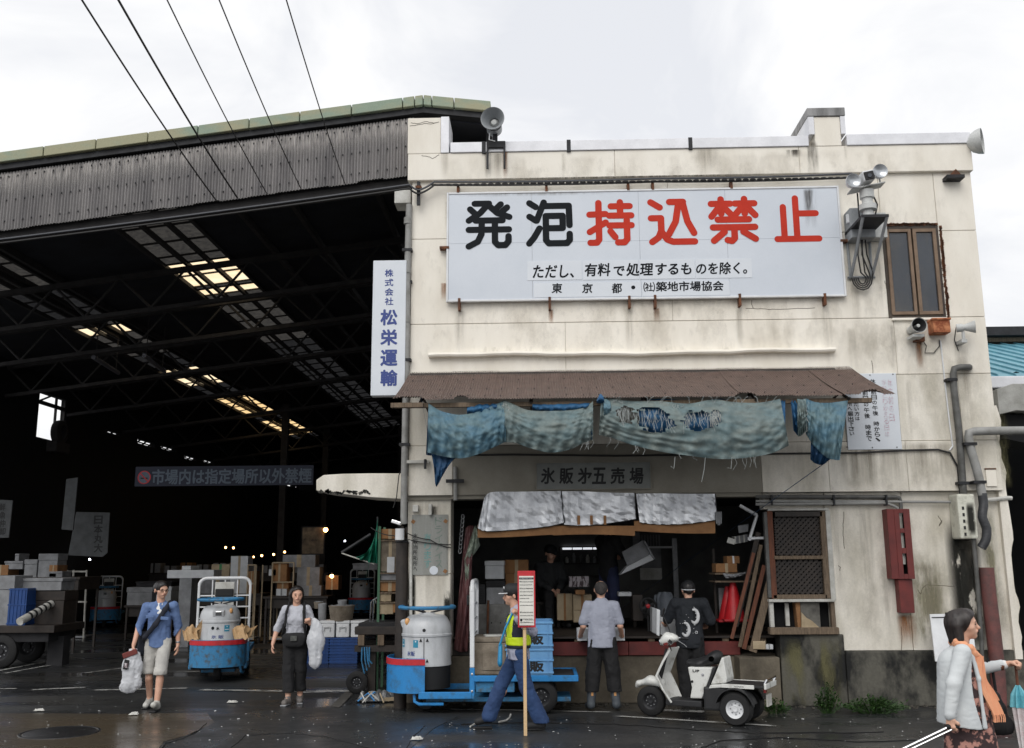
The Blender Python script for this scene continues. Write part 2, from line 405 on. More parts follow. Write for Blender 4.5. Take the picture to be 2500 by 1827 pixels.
m_blueink = mat('navy_sign_ink', (42, 62, 128), (48, 68, 134), rough=.5)
m_chrome = mat('chrome', (225, 226, 228), rough=.12, metal=1.0, fine=.02)
m_glass = mat('dark_glass', (52, 58, 66), (40, 46, 54), rough=.06, spec=.8, ns=1.5, fine=.02)
m_cable = mat('black_cable', (34, 33, 33), rough=.6)
# ------------------------------------------------------------------ ground
def ground_material():
    m = bpy.data.materials.new('wet_asphalt'); m.use_nodes = True; nt = m.node_tree; N = nt.nodes; Lk = nt.links; b = N['Principled BSDF']
    tc = N.new('ShaderNodeTexCoord')
    def noise(sc, det=6, vec=None, ro=.6):
        n = N.new('ShaderNodeTexNoise'); n.inputs['Scale'].default_value = sc; n.inputs['Detail'].default_value = det; n.inputs['Roughness'].default_value = ro
        Lk.new(vec or tc.outputs['Object'], n.inputs['Vector']); return n.outputs['Fac']
    def ramp(src, pts):
        r = N.new('ShaderNodeValToRGB'); e = r.color_ramp.elements
        e[0].position, e[0].color = pts[0][0], (*pts[0][1], 1); e[1].position, e[1].color = pts[-1][0], (*pts[-1][1], 1)
        for p, c in pts[1:-1]: q = e.new(p); q.color = (*c, 1)
        Lk.new(src, r.inputs[0]); return r.outputs[0]
    mp = N.new('ShaderNodeMapping'); mp.inputs['Scale'].default_value = (.35, 1, 1); Lk.new(tc.outputs['Object'], mp.inputs[0])
    big = noise(.55, 5, mp.outputs[0])
    col = ramp(big, [(.3, (.020, .021, .023)), (.5, (.032, .033, .034)), (.72, (.052, .050, .046))])
    vor = N.new('ShaderNodeTexVoronoi'); vor.inputs['Scale'].default_value = 70; Lk.new(tc.outputs['Object'], vor.inputs['Vector'])
    sp = ramp(vor.outputs['Color'], [(.0, (.6, .6, .6)), (.82, (1.1, 1.1, 1.1)), (.97, (2.2, 2.2, 2.2))])
    mul = N.new('ShaderNodeMix'); mul.data_type = 'RGBA'; mul.blend_type = 'MULTIPLY'; mul.inputs[0].default_value = 1
    Lk.new(col, mul.inputs[6]); Lk.new(sp, mul.inputs[7]); Lk.new(mul.outputs[2], b.inputs['Base Color'])
    wet = noise(.8, 6, mp.outputs[0], .55)
    rg = N.new('ShaderNodeMapRange'); rg.inputs[1].default_value = .40; rg.inputs[2].default_value = .60; rg.inputs[3].default_value = .13; rg.inputs[4].default_value = .5
    Lk.new(wet, rg.inputs[0]); Lk.new(rg.outputs[0], b.inputs['Roughness'])
    bs = N.new('ShaderNodeMapRange'); bs.inputs[1].default_value = .40; bs.inputs[2].default_value = .6; bs.inputs[3].default_value = .1; bs.inputs[4].default_value = .75
    Lk.new(wet, bs.inputs[0])
    bp = N.new('ShaderNodeBump'); bp.inputs['Distance'].default_value = .006; Lk.new(bs.outputs[0], bp.inputs['Strength'])
    Lk.new(noise(48, 5), bp.inputs['Height']); Lk.new(bp.outputs[0], b.inputs['Normal'])
    b.inputs['Specular IOR Level'].default_value = .5
    return m
m_asph = ground_material()
g = MB(); g.grid(lambda u, v: ((u-.5)*240, (v-.3)*240, 0), 24, 24)
tag(g.build('ground', m_asph), kind='structure')
m_slab = mat('wet_brown_concrete', (84, 75, 62), (60, 54, 46), rough=.16, rough2=.42, ns=1.3, bump=.12, bs=40, fine=.1, zs=(.5, 1, 1))
def flat(name, pts, m, z, kind='structure', holes=None):
    mb = MB(); ps = [P(x, y, Z=0) for x, y in pts]
    mb.add([(p.x, p.y, z) for p in ps], [tuple(range(len(ps)))]); o = mb.build(name, m); tag(o, kind=kind); return o
flat('concrete_pavement', [(-260, 1748), (60, 1742), (300, 1744), (505, 1741), (524, 1765), (472, 1792), (400, 1812), (370, 1850), (330, 1960), (-300, 1960)], m_slab, .004)
m_slab2 = mat('wet_grey_patch', (58, 60, 61), (42, 43, 45), rough=.22, rough2=.5, ns=1.8, bump=.25, bs=60, fine=.12)
flat('asphalt_patch_path', [(520, 1768), (620, 1737), (860, 1722), (990, 1738), (1130, 1745), (1060, 1778), (1000, 1830), (960, 1960), (300, 1960), (420, 1812)], m_slab2, .004)
flat('drain_path', [(806, 1727), (830, 1729), (892, 1664), (872, 1660)], mat('drain_concrete', (92, 90, 86), (66, 64, 62), rough=.6, ns=6), .008)
# worn white road lines, in separate dashes with ragged ends
m_paint = stain_mat('worn_road_paint', (176, 176, 172), ns=5.5, lo=.38, hi=.52, strength=.75, top=False, zs=1, xf=.12)
def road_line(pts, wid):
    vs, fs, uvs = [], [], []
    a, b = P(*pts[0], Z=0), P(*pts[1], Z=0); d = (b-a); n = Vector((-d.y, d.x, 0)).normalized()*wid/2
    me = bpy.data.meshes.new('road_line'); me.from_pydata([(*(a-n).xy, .012), (*(b-n).xy, .012), (*(b+n).xy, .012), (*(a+n).xy, .012)], [], [(0, 1, 2, 3)])
    uv = me.uv_layers.new(name='UVMap')
    for i, t in enumerate(((0, 0), (1, 0), (1, 1), (0, 1))): uv.data[i].uv = t
    me.materials.append(m_paint); tag(link('road_line', me), kind='structure')
for p0, p1, wd in [((-90, 1684), (42, 1683), .1), ((75, 1686), (210, 1680), .16), ((225, 1687), (460, 1682), .15), ((485, 1686), (770, 1690), .2), ((735, 1691), (870, 1688), .3),
                   ((-60, 1650), (150, 1610), .13), ((10, 1646), (150, 1620), .12), ((205, 1645), (305, 1632), .08), ((430, 1642), (500, 1641), .08), ((1095, 1733), (1500, 1741), .07), ((1500, 1750), (1900, 1775), .1), ((1590, 1735), (1720, 1740), .2)]:
    road_line((p0, p1), wd)
mh = P(146, 1790, Z=0)
t = thing('manhole_cover', 'round dark iron manhole cover set in the brown wet paving', 'manhole cover', (mh.x, mh.y, 0))
m_iron = mat('wet_cast_iron', (44, 44, 46), (30, 30, 32), rough=.35, metal=.4, ns=30, bump=.6, bs=90)
MB().lathe([(0, .014), (.40, .014), (.415, .006)], n=48).build('lid', m_iron, t, smooth=True)
MB().lathe([(.425, .006), (.43, .012), (.455, .012), (.46, .004)], n=48).build('rim', m_iron, t, smooth=True)
# seams and cracks in the paving
m_seam = mat('dark_paving_seam', (20, 20, 21), rough=.9)
for pts in ([(1038, 1772), (1022, 1788), (1006, 1800), (992, 1830)], [(505, 1766), (478, 1790), (440, 1806), (404, 1815), (384, 1840)], [(880, 1662), (856, 1700), (826, 1732)], [(1125, 1768), (1300, 1764), (1500, 1768), (1700, 1782), (1850, 1790), (2200, 1788)], [(900, 1828), (800, 1800), (700, 1790), (600, 1796), (560, 1830)], [(1700, 1830), (1760, 1808), (1900, 1800), (2100, 1812), (2260, 1806)]):
    ps = []
    for (x0, y0), (x1, y1) in zip(pts, pts[1:]):
        for k in range(8): u = k/8; ps.append(P(x0+(x1-x0)*u+3*(nz(x0*.3+k*1.3, y0)-.5), y0+(y1-y0)*u+2.4*(nz(y0+k*1.7, x0*.3)-.5), Z=.006))
    tag(MB().tube(ps, .0055, 4).build('pavement_seam', m_seam), kind='structure')
# ------------------------------------------------------------------ the two-storey building
B = thing('market_building', 'cream two-storey rendered market building with parapet and long white notice board', 'building', (2.3, YF, 0), world=True)
def zf(px, py, Y=YF): return P(px, py, Y).z
def xf(px, py, Y=YF): return P(px, py, Y).x
XL, XR = xf(1003, 700), 6.6
XR = (xf(2394, 700)+xf(2456, 1228))/2
ZC0, ZC1 = zf(1700, 432), zf(1700, 368)         # parapet band below / above
ZCAP = zf(1700, 343)
zr = [ZC0, zf(1050, 584), zf(1700, 783), zf(2300, 913), zf(1900, 1080), zf(1900, 1203)]
# backing wall and solid sides, roof
wx0, wx1, wz0, wz1 = rect(2161, 552, 2300, 777, YF)
mb = MB(); mb.bb(XL+.01, wx0, YF+.02, YF+.2, zr[5]+.01, ZC1-.01); mb.bb(wx1, XR-.01, YF+.02, YF+.2, zr[5]+.01, ZC1-.01)
mb.bb(wx0, wx1, YF+.02, YF+.2, zr[5]+.01, wz0); mb.bb(wx0, wx1, YF+.02, YF+.2, wz1, ZC1-.01)
mb.build('wall_core', m_backing, B)
mb = MB(); mb.bb(XL+.02, XL+.2, YF+.2, YF+6, 3.0, ZC1); mb.bb(XR-.2, XR-.02, YF+.2, YF+6, 0, ZC1); mb.bb(XL+.02, XR-.02, YF+6, YF+6.2, 0, ZC1)
mb.bb(XL+.2, XR-.2, YF+.2, YF+6, ZC1-.25, ZC1-.12); mb.bb(XL+.2, XR-.2, YF+.2, YF+6, 3.25, 3.4); mb.build('side_wall', m_wall, B)
# front wall panels, row by row with open joints
rows = [(zr[1], zr[0], [XL, 2.0, wx0, wx1, XR]), (zr[2], zr[1], [XL, 2.0, wx0, wx1, XR]), (zr[3], zr[2], [XL, .4, xf(2187, 850), XR]),
        (zr[4], zr[3], [XL, .4, xf(2190, 950), xf(2345, 1000), XR]), (zr[5], zr[4], [XL, xf(1105, 1150), xf(1859, 1150), xf(2023, 1150), xf(2215, 1150), xf(2350, 1150), XR])]
for ri, (z0, z1, xs) in enumerate(rows):
    for a, b in zip(xs, xs[1:]):
        if ri in (0, 1) and abs(a-wx0) < 1e-6:
            if ri == 0: MB().bb(a+.005, b-.005, YF, YF+.03, wz1+.02, z1-.005).build('wall_panel', m_wall, B, bevel=.004)
            continue
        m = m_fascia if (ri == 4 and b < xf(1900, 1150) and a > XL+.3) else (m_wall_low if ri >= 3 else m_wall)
        MB().bb(a+.002, b-.002, YF-(.0 if ri < 4 else .012), YF+.03, z0+.004, z1-.004).build('wall_panel', m, B, bevel=.004)
# parapet band standing 7 cm proud, split in lengths
cuts = [xf(997, 400), 1.2, 4.0, xf(2370, 400)]
for a, b in zip(cuts, cuts[1:]): MB().bb(a+.002, b-.002, YF-.07, YF+.18, ZC0-.005, ZC1).build('parapet', m_wall, B, bevel=.008)
# coping lengths with dark joint straps
cps = [xf(1100, 360), xf(1182, 360), xf(1388, 360), xf(1683, 350), xf(1971, 345)]
for a, b in zip(cps, cps[1:]): MB().bb(a+.006, b-.006, YF-.095, YF+.2, ZC1+.002, ZCAP).build('coping', m_coping, B, bevel=.006)
MB().bb(P(2058, 320, YF).x+.015, xf(2363, 345), YF-.095, YF+.2, ZC1+.002, ZCAP+.01).build('coping', m_coping, B, bevel=.006)
for c in cps[1:-1]: MB().bb(c-.03, c+.03, YF-.1, YF+.1, ZC1-.02, ZCAP+.006).build('coping_strap', m_dsteel, B)
# raised pier on the corner beside the hall
a, b, c, d = rect(997, 293, 1096, 370, YF)
MB().bb(a, b-.12, YF-.072, YF+.5, ZC1+.002, d).build('corner_pier', m_wall, B, bevel=.012)
a2, b2, c2, d2 = rect(1076, 291, 1096, 354, YF)
MB().bb(b-.118, b+.01, YF-.085, YF+.52, ZC1+.004, d+.01).build('pier_flashing', m_coping, B, bevel=.006)
# stub behind it closing the corner and the raised block on the right
a, b, c, d = rect(1972, 270, 2058, 370, YF)
blk = MB().bb(a+.08, b-.06, YF-.075, YF+1.1, ZC1+.002, d-.14).build('raised_block', m_wall, B, bevel=.008)
MB().bb(a-.02, b+.02, YF-.1, YF+1.15, d-.138, d).build('block_cap', mat('stained_cap', (150, 150, 150), (98, 98, 98), rough=.7, ns=7, streak=1), blk, bevel=.008)
MB().bb(a-.01, a+.078, YF-.09, YF+1.12, ZCAP+.02, d-.14).build('block_flashing', m_coping, blk, bevel=.004)
MB().bb(b-.058, b+.012, YF-.09, YF+1.12, ZCAP+.02, d-.14).build('block_flashing', m_coping, blk, bevel=.004)
# thin rendered ledge half-way up
a, b, c, d = rect(1048, 856, 2036, 868, YF)
lb = MB()
def ledge(u, v):
    x = a+(b-a)*u; w_ = .012*math.sin(u*9)+.006*math.sin(u*31+1)+.008*nz(u*60, 3)
    q = [(YF, .02), (YF-.10, .012), (YF-.115, -.02), (YF-.1, -.045), (YF, -.05)][int(round(v*4))]
    return (x, q[0], c+.035+q[1]+w_)
lb.grid(ledge, 80, 4); lb.build('ledge', m_wall, B, smooth=True, sharp=50)
# ground floor: pillar, header, wall to the right, dock
YG = YF+.1
pz0 = zf(1050, 1607, YG)
MB().bb(xf(994, 1400, YG), xf(1100, 1400, YG), YG, YG+.5, pz0, zr[5]).build('pillar', m_wall_low, B, bevel=.015)
MB().bb(xf(993, 1215, YG)-.02, xf(1101, 1215, YG)+.02, YG-.05, YG+.5, zf(1050, 1222, YG), zr[5]+.004).build('pillar_head', m_fascia, B, bevel=.01)
lw0, lw1, lwz0, lwz1 = rect(1876, 1243, 2024, 1545, YG)
gx = xf(2215, 1400, YG); zp = zf(2250, 1588, YG)
MB().bb(lw1, gx-.004, YG, YG+.25, zp, zr[5]+.003).build('wall_panel', m_wall_low, B, bevel=.005)
MB().bb(gx+.004, XR+.02, YG, YG+.25, zp, zr[5]+.003).build('wall_panel', m_wall_low, B, bevel=.005)
MB().bb(lw0-.02, lw1-.004, YG+.02, YG+.25, lwz1, zr[5]+.003).build('wall_panel', m_wall_low, B, bevel=.005)
zsl = zf(1950, 1549, YG)
MB().bb(xf(1905, 1600, YG), xf(2062, 1600, YG), YG-.03, YG+.3, 0, zsl).build('plinth', m_plinth, B, bevel=.02)
MB().bb(xf(2062, 1600, YG)+.004, XR+.1, YG-.045, YG+.3, 0, zp-.004).build('plinth', m_plinth, B, bevel=.02)
# loading dock: concrete front, red beam, timber deck with bearers
YD = YF+.45
dx0, dx1 = xf(985, 1650, YD), xf(1905, 1650, YD)
zb1, zb0, zd = zf(1500, 1567, YD), zf(1500, 1600, YD), zf(1500, 1553, YD)
MB().bb(dx0, dx1, YD, YD+4.3, 0, zb0-.004).build('dock_base', m_dock, B, bevel=.02)
for a, b in ((xf(1330, 1580, YD), xf(1534, 1580, YD)), (xf(1534, 1580, YD), xf(1806, 1580, YD))):
    MB().bb(a+.003, b-.003, YD-.04, YD+.1, zb0, zb1).build('dock_beam', m_oxide, B, bevel=.005)
MB().bb(dx0, xf(1330, 1580, YD)-.01, YD+.02, YD+.1, zb0, zb1).build('dock_beam', m_darkwood, B, bevel=.005)
for i in range(11):
    x = dx0+.35+i*.53
    MB().bb(x, x+.09, YD-.03, YD+4, zb1+.002, zd-.035).build('deck_bearer', m_wood, B)
for i in range(9):
    y = YD-.06+i*.5
    MB().bb(dx0, dx1-.05, y+.004, y+.496, zd-.033, zd).build('deck_plank', m_darkwood, B, bevel=.004)
# shop room behind the opening
YB = YF+4.6; rx0, rx1 = XL+.25, xf(1880, 1400, YG)
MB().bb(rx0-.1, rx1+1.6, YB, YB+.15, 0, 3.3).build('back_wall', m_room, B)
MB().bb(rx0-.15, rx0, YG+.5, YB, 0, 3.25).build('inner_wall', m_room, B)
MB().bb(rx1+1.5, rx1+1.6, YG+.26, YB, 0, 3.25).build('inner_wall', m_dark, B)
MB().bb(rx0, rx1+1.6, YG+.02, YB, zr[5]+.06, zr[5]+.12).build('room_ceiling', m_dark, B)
# soffit step under the fascia
MB().bb(xf(1100, 1200), xf(1860, 1200), YF+.03, YG+.3, zr[5]-.05, zr[5]+.004).build('lintel', m_fascia, B)
# upper window
W = thing('casement_window', 'brown aluminium casement window with two narrow sashes in the upper wall', 'window', (wx0, YF, wz0), world=True)
m_brown = mat('bronze_aluminium', (128, 108, 90), (104, 86, 70), rough=.45, metal=.4, ns=6)
m_dbrown = mat('dark_bronze', (58, 46, 38), (44, 34, 28), rough=.6, ns=8)
fr = MB(); t_ = .045
for (q0, q1, q2, q3) in ((wx0, wx0+t_, wz0, wz1), (wx1-t_, wx1, wz0, wz1), (wx0+t_, wx1-t_, wz0, wz0+.04), (wx0+t_, wx1-t_, wz1-t_, wz1)): fr.bb(q0, q1, YF+.0, YF+.16, q2, q3)
fr.build('frame', m_dbrown, W, bevel=.004)
xm = wx0+(wx1-wx0)*.52
for a, b in ((wx0+t_, xm-.01), (xm+.012, wx1-t_)):
    s = MB(); e = .05
    for q in ((a, a+e, wz0+.05, wz1-.05), (b-e, b, wz0+.05, wz1-.05), (a+e, b-e, wz0+.05, wz0+.05+e), (a+e, b-e, wz1-.05-e, wz1-.05)): s.bb(q[0], q[1], YF-.02, YF+.04, q[2], q[3])
    so_ = s.build('sash', m_brown, W, bevel=.005)
    MB().bb(a+e, b-e, YF+.012, YF+.02, wz0+.05+e, wz1-.05-e).build('pane', m_glass, so_)
MB().bb(xf(2176, 783), xf(2310, 783), YF-.05, YF+.1, wz0-.04, wz0-.004).build('sill', m_wall, W, bevel=.006)
# broken edge of render round the window
eb = MB()
for i in range(46):
    z = wz0+(wz1-wz0)*i/46; r_ = .02+.03*nz(i*.37, sc=1); eb.box((wx1+.02+.02*nz(i*.9, 3), YF-.006, z), (r_, .02, .05), Matrix.Rotation(random.uniform(-.5, .5), 3, 'Y'))
for i in range(26):
    x = wx0+(wx1-wx0)*i/26; eb.box((x, YF-.006, wz1+.02+.012*nz(i*.8, 5)), (.06, .02, .02+.02*nz(i*.7, 8)), Matrix.Rotation(random.uniform(-.4, .4), 3, 'Y'))
eb.build('chipped_edge', m_rust, W)
# stains on the upper wall
m_sr = stain_mat('rust_run', (150, 96, 52), strength=.85, lo=.28, hi=.58, ns=14, zs=.06)
m_sg = stain_mat('grey_run', (128, 120, 106), strength=.55, lo=.36, hi=.75, ns=9, zs=.05)
m_sk = stain_mat('black_run', (66, 60, 52), strength=.85, lo=.36, hi=.6, ns=16, zs=.08)
Ys = YF-.004
for i, (q, m) in enumerate([((1338, 755, 1352, 792), m_sr), ((1595, 752, 1612, 790), m_sr), ((1075, 690, 1092, 735), m_sr), ((1524, 752, 1548, 862), m_sg), ((1796, 752, 1816, 855), m_sg), ((1108, 755, 1140, 862), m_sg),
                            ((2010, 745, 2035, 900), m_sg), ((2070, 800, 2092, 910), m_sg), ((2170, 790, 2192, 912), m_sg), ((2130, 600, 2160, 780), m_sg), ((2235, 830, 2255, 905), m_sr), ((2070, 640, 2100, 800), m_sg),
                            ((2345, 870, 2375, 1080), m_sg), ((1085, 490, 1096, 560), m_sg), ((2330, 830, 2345, 905), m_sg), ((1010, 450, 1030, 520), m_sg), ((2100, 920, 2130, 1080), m_sg), ((2215, 925, 2232, 1080), m_sg)]):
    stain(*q, m, B, Y=Ys-.0002*i)
for i, (q, m) in enumerate([((1182, 372, 1200, 440), m_sk), ((1226, 360, 1240, 440), m_sr), ((1195, 372, 1230, 440), m_sg), ((1075, 372, 1096, 440), m_sg), ((1968, 345, 2000, 430), m_sk), ((1918, 365, 1960, 385), m_sk), ((1370, 372, 1382, 440), m_sg), ((2060, 350, 2070, 400), m_sg), ((1690, 360, 1760, 430), m_sg), ((1160, 430, 1900, 436), m_sk)]):
    stain(*q, m, B, Y=YF-.075-.0002*i)
m_mould = stain_mat('black_mould', (32, 32, 27), strength=.97, lo=.36, hi=.45, ns=7, top=False, zs=.4, xf=.8)
m_moss = stain_mat('green_algae', (116, 112, 78), strength=.6, lo=.42, hi=.62, ns=5, top=False, zs=.25)
for i, (q, m) in enumerate([((2314, 1262, 2404, 1592), m_mould), ((2335, 1290, 2392, 1580), m_mould), ((2200, 1340, 2330, 1585), m_moss), ((2395, 1210, 2440, 1500), m_moss), ((2100, 1230, 2140, 1580), m_sg), ((2030, 1210, 2060, 1500), m_sg), ((2190, 1500, 2240, 1585), m_sr), ((2240, 1370, 2300, 1580), m_sg), ((2150, 1380, 2200, 1580), m_sg)]):
    stain(*q, m, B, Y=YG-.003-.0002*i)
for i, (q, m) in enumerate([((994, 1210, 1100, 1600), m_sg), ((992, 1380, 1016, 1600), m_mould), ((1082, 1440, 1102, 1600), m_mould), ((1045, 1235, 1070, 1290), m_sk)]):
    stain(*q, m, B, Y=YG-.003-.0002*i)
for i, (q, m) in enumerate([((1860, 1080, 2460, 1203), m_sg), ((2110, 1085, 2140, 1200), m_sg), ((2080, 1100, 2100, 1200), m_sg), ((2430, 1000, 2470, 1195), m_moss)]):
    stain(*q, m, B, Y=YF-.016-.0002*i)
for i, q in enumerate([(1905, 1555, 1990, 1730), (1980, 1552, 2062, 1730)]): stain(*q, m_moss, B, Y=YG-.035-.0002*i)

# hairline cracks in the render
m_crack = mat('crack_line', (92, 84, 72), rough=.95)
for pts, Y in (([(2160, 686), (2163, 700), (2168, 716), (2167, 738), (2171, 752), (2170, 772)], YF), ([(1000, 308), (1016, 306), (1036, 302), (1052, 303), (1068, 299)], YF-.072), ([(1003, 300), (1020, 303), (1040, 297), (1060, 301), (1072, 298)], YF-.072), ([(1030, 380), (1050, 384), (1056, 388), (1072, 378)], YF-.07), ([(1822, 753), (1850, 754), (1885, 756), (1990, 752)], YF), ([(1834, 733), (1836, 746), (1840, 754)], YF), ([(2046, 1381), (2052, 1386), (2050, 1394)], YG), ([(2200, 1530), (2202, 1560), (2201, 1588)], YG), ([(2240, 1440), (2248, 1452), (2252, 1436), (2262, 1428), (2330, 1432)], YG), ([(2290, 1260), (2300, 1275), (2292, 1285), (2300, 1270)], YG), ([(2060, 1250), (2058, 1300), (2062, 1340)], YG), ([(1108, 1400), (1060, 1404)], YG), ([(2128, 880), (2132, 905), (2131, 930)], YF)):
    mb = MB(); ps = []
    for (x0, y0), (x1, y1) in zip(pts, pts[1:]):
        for k in range(5): u = k/5; ps.append(P(x0+(x1-x0)*u+1.6*(nz(x0+k*1.3, y0)-.5), y0+(y1-y0)*u+1.6*(nz(y0+k*1.7, x0)-.5), Y-.001))
    ps.append(P(*pts[-1], Y-.001)); mb.tube(ps, .0042, 4).build('crack', m_crack, B)

m_film = stain_mat('patchy_grime', (152, 144, 128), strength=.24, lo=.46, hi=.68, ns=2.4, top=False, zs=.55, xf=.5)
m_film2 = stain_mat('speckled_grime', (124, 116, 102), strength=.1, lo=.54, hi=.7, ns=7, top=False, zs=.5, xf=.5)
for i, (q, m) in enumerate([((1003, 445, 2380, 905), m_film), ((1003, 740, 2060, 905), m_film2), ((2060, 430, 2400, 920), m_film2), ((2060, 780, 2430, 1085), m_film), ((1003, 560, 1095, 900), m_film2), ((2200, 900, 2440, 1090), m_film2), ((1100, 735, 2060, 770), m_film2), ((1048, 838, 2036, 866), m_film2)]): stain(*q, m, B, Y=YF-.0085-.0002*i)
for i, (q, m) in enumerate([((2025, 1205, 2480, 1588), m_film), ((2025, 1400, 2480, 1590), m_film2), ((2330, 1205, 2480, 1590), m_film)]): stain(*q, m, B, Y=YG-.0055-.0002*i)
for i, (q, m) in enumerate([((1860, 1085, 2460, 1203), m_film), ((1860, 1150, 2460, 1204), m_film2)]): stain(*q, m, B, Y=YF-.0172-.0002*i)
for i, (q, m) in enumerate([((1000, 372, 2360, 440), m_film), ((1100, 400, 2360, 438), m_film2)]): stain(*q, m, B, Y=YF-.0778-.0002*i)
# ------------------------------------------------------------------ the market hall on the left
YH = YF+.5
HL = thing('market_hall', 'long dark steel market hall with corrugated gable front and open side', 'building', (-6, YH, 0), world=True)
xr, zr_ = xf(1035, 243, YH), zf(1035, 243, YH)
zl_ = zf(0, 383, YH); xl_ = xf(0, 383, YH); SL = (zr_-zl_)/(xr-xl_)
xe, ze = xf(1200, 258, YH), zf(1200, 258, YH); SR = (zr_-ze)/(xe-xr)
def roofz(x): return zr_-SL*(xr-x) if x < xr else zr_-SR*(x-xr)
XW = -14.5                       # left wall of the hall
YE = 58.0
m_verge = mat('weathered_green_copper', (152, 150, 122), (132, 148, 130), rough=.65, ns=1.1, fine=.1, zs=(1, 1, 2), lo=.45, hi=.62)
m_corr = mat('grey_cement_sheet', (144, 141, 140), (108, 106, 107), rough=.85, ns=5, streak=1, fine=.12, bs=30)
m_corrtop = stain_mat('lime_bloom', (204, 200, 196), strength=.95, lo=.32, hi=.56, ns=18, zs=.18)
m_roofu = mat('black_roof_underside', (40, 42, 50), (26, 28, 34), rough=.9, ns=2)  # roof colour kept dark to put the hall's dimness into it
m_truss = mat('darkened_truss_steel', (58, 56, 56), (40, 39, 40), rough=.8, ns=5)  # steel darkened in colour to sit in the hall's gloom
# verge flashing pieces
xs = [xl_-1.6]
ed = [-110, 15, 122, 247, 371, 491, 614, 736, 861, 985, 1014, 1035, 1056, 1110, 1200]
for q in ed: xs.append(xf(q, 330, YH))
xs = sorted(xs)
vh = zf(500, 313, YH)-zf(500, 337, YH)
for a, b in zip(xs, xs[1:]):
    mb = MB(); za, zb = roofz(a), roofz(b); g_ = .008
    mb.prism([(a+g_, za-vh), (b-g_, zb-vh), (b-g_, zb), (a+g_, za)], YH-.16, YH+.1)
    mb.build('verge_flashing', m_verge, HL, bevel=.008)
for x0, x1 in ((xl_-1.6, xr), (xr, xe)):
    MB().prism([(x0, roofz(x0)-vh-.1), (x1, roofz(x1)-vh-.1), (x1, roofz(x1)-vh-.003), (x0, roofz(x0)-vh-.003)], YH-.09, YH+.1).build('verge_channel', m_dsteel, HL)
# corrugated gable sheets
ct = zf(500, 358, YH)-roofz(xf(500, 358, YH)); cb = zf(500, 497, YH)-roofz(xf(500, 497, YH))
xc0, xc1 = xl_-1.6, xf(1004, 400, YH); nsh = 19; sw = (xc1-xc0)/nsh
for i in range(nsh):
    a = xc0+i*sw; off = (i % 2)*.006; per = sw/9
    wob = random.uniform(-.012, .012)
    def fn(u, v, a=a, off=off, wob=wob):
        x = a+(sw+.03)*u; z0 = roofz(x)+ct; z1 = roofz(x)+cb+wob
        return (x, YH-.02-off+.018*math.cos((x-a)/per*2*math.pi), z0+(z1-z0)*v)
    sh = MB().grid(fn, 72, 3).build('corrugated_sheet', m_corr, HL, smooth=True, sharp=80)
    if True:
        vs = [fn(u/36, v*.42) for v in (0, 1) for u in range(37)]
        vs = [(p[0], p[1]-.0025, p[2]) for p in vs]
        me = bpy.data.meshes.new('lime_streaks'); me.from_pydata(vs, [], [(j, j+1, j+38, j+37) for j in range(36)])
        uv = me.uv_layers.new(name='UVMap')
        for pl in me.polygons:
            for li, vi in zip(pl.loop_indices, pl.vertices): uv.data[li].uv = (.5, 1 if vi < 37 else 0)
        me.materials.append(m_corrtop); link('lime_streaks', me, sh)
    bm_ = MB()
    for j in range(3):
        for f_ in (.09, .5, .86):
            x = a+(j+.5)*sw/3+.02*math.sin(i); z = roofz(x)+ct+(cb-ct)*f_; bm_.ball((x, YH-.045-off, z), (.012, .014, .02), 6, 4)
    bm_.build("bolts", m_dsteel, sh, kind="stuff")
# dark lining behind and edge girder
MB().prism([(xc0, roofz(xc0)+cb+.05), (xc1, roofz(xc1)+cb+.05), (xc1, roofz(xc1)-vh), (xc0, roofz(xc0)-vh)], YH+.04, YH+.14).build('dark_gable_sheet', m_truss, HL)
MB().prism([(xc0, roofz(xc0)+cb-.1), (xc1+.3, roofz(xc1)+cb-.1), (xc1+.3, roofz(xc1)+cb+.04), (xc0, roofz(xc0)+cb+.04)], YH+.1, YH+.3).build('edge_girder', m_truss, HL)
# roof slopes: solid strips between two runs of rooflights
RT = .3                          # underside lies this far below the verge top
def rz(x): return roofz(x)-RT
def roof_hit(px, py, zo=0.):
    d = _f+_R*((px-IW/2)/FPX)-_U*((py-IH/2)/FPX)
    # z = c + SL*x on the left slope
    c = zr_-SL*xr-RT+zo; t = (c-CAMZ)/(d.z-SL*d.x); return Vector((0, 0, CAMZ))+d*t
s1 = (roof_hit(279, 547).x+roof_hit(677, 870).x)/2, (roof_hit(470, 528).x+roof_hit(789, 854).x)/2
s2 = (roof_hit(56, 746).x+roof_hit(628, 1026).x)/2, (roof_hit(198, 727).x+roof_hit(670, 1000).x)/2
def slab(x0, x1, y0, y1, nm='roof_slope'):
    MB().add([(x0, y0, rz(x0)), (x1, y0, rz(x1)), (x1, y1, rz(x1)), (x0, y1, rz(x0)), (x0, y0, rz(x0)+.05), (x1, y0, rz(x1)+.05), (x1, y1, rz(x1)+.05), (x0, y1, rz(x0)+.05)],
             [(0, 1, 2, 3), (7, 6, 5, 4), (0, 4, 5, 1), (1, 5, 6, 2), (2, 6, 7, 3), (3, 7, 4, 0)]).build(nm, m_roofu, HL)
for a, b in ((XW-.6, s2[0]), (s2[1], s1[0]), (s1[1], xr), (xr, xe)): slab(a, b, YH+.1, YE)
m_lightp = mat('clear_rooflight', (255, 236, 200), (246, 214, 168), rough=.6, trans=.97, ns=3, fine=.06)
m_warmp = mat('yellowed_rooflight', (246, 214, 160), (232, 190, 130), rough=.6, trans=.97, ns=3, fine=.08)
m_dirtyp = mat('grimy_rooflight', (60, 58, 55), (40, 39, 39), rough=.8, trans=.97, ns=9, fine=.25, bs=25)
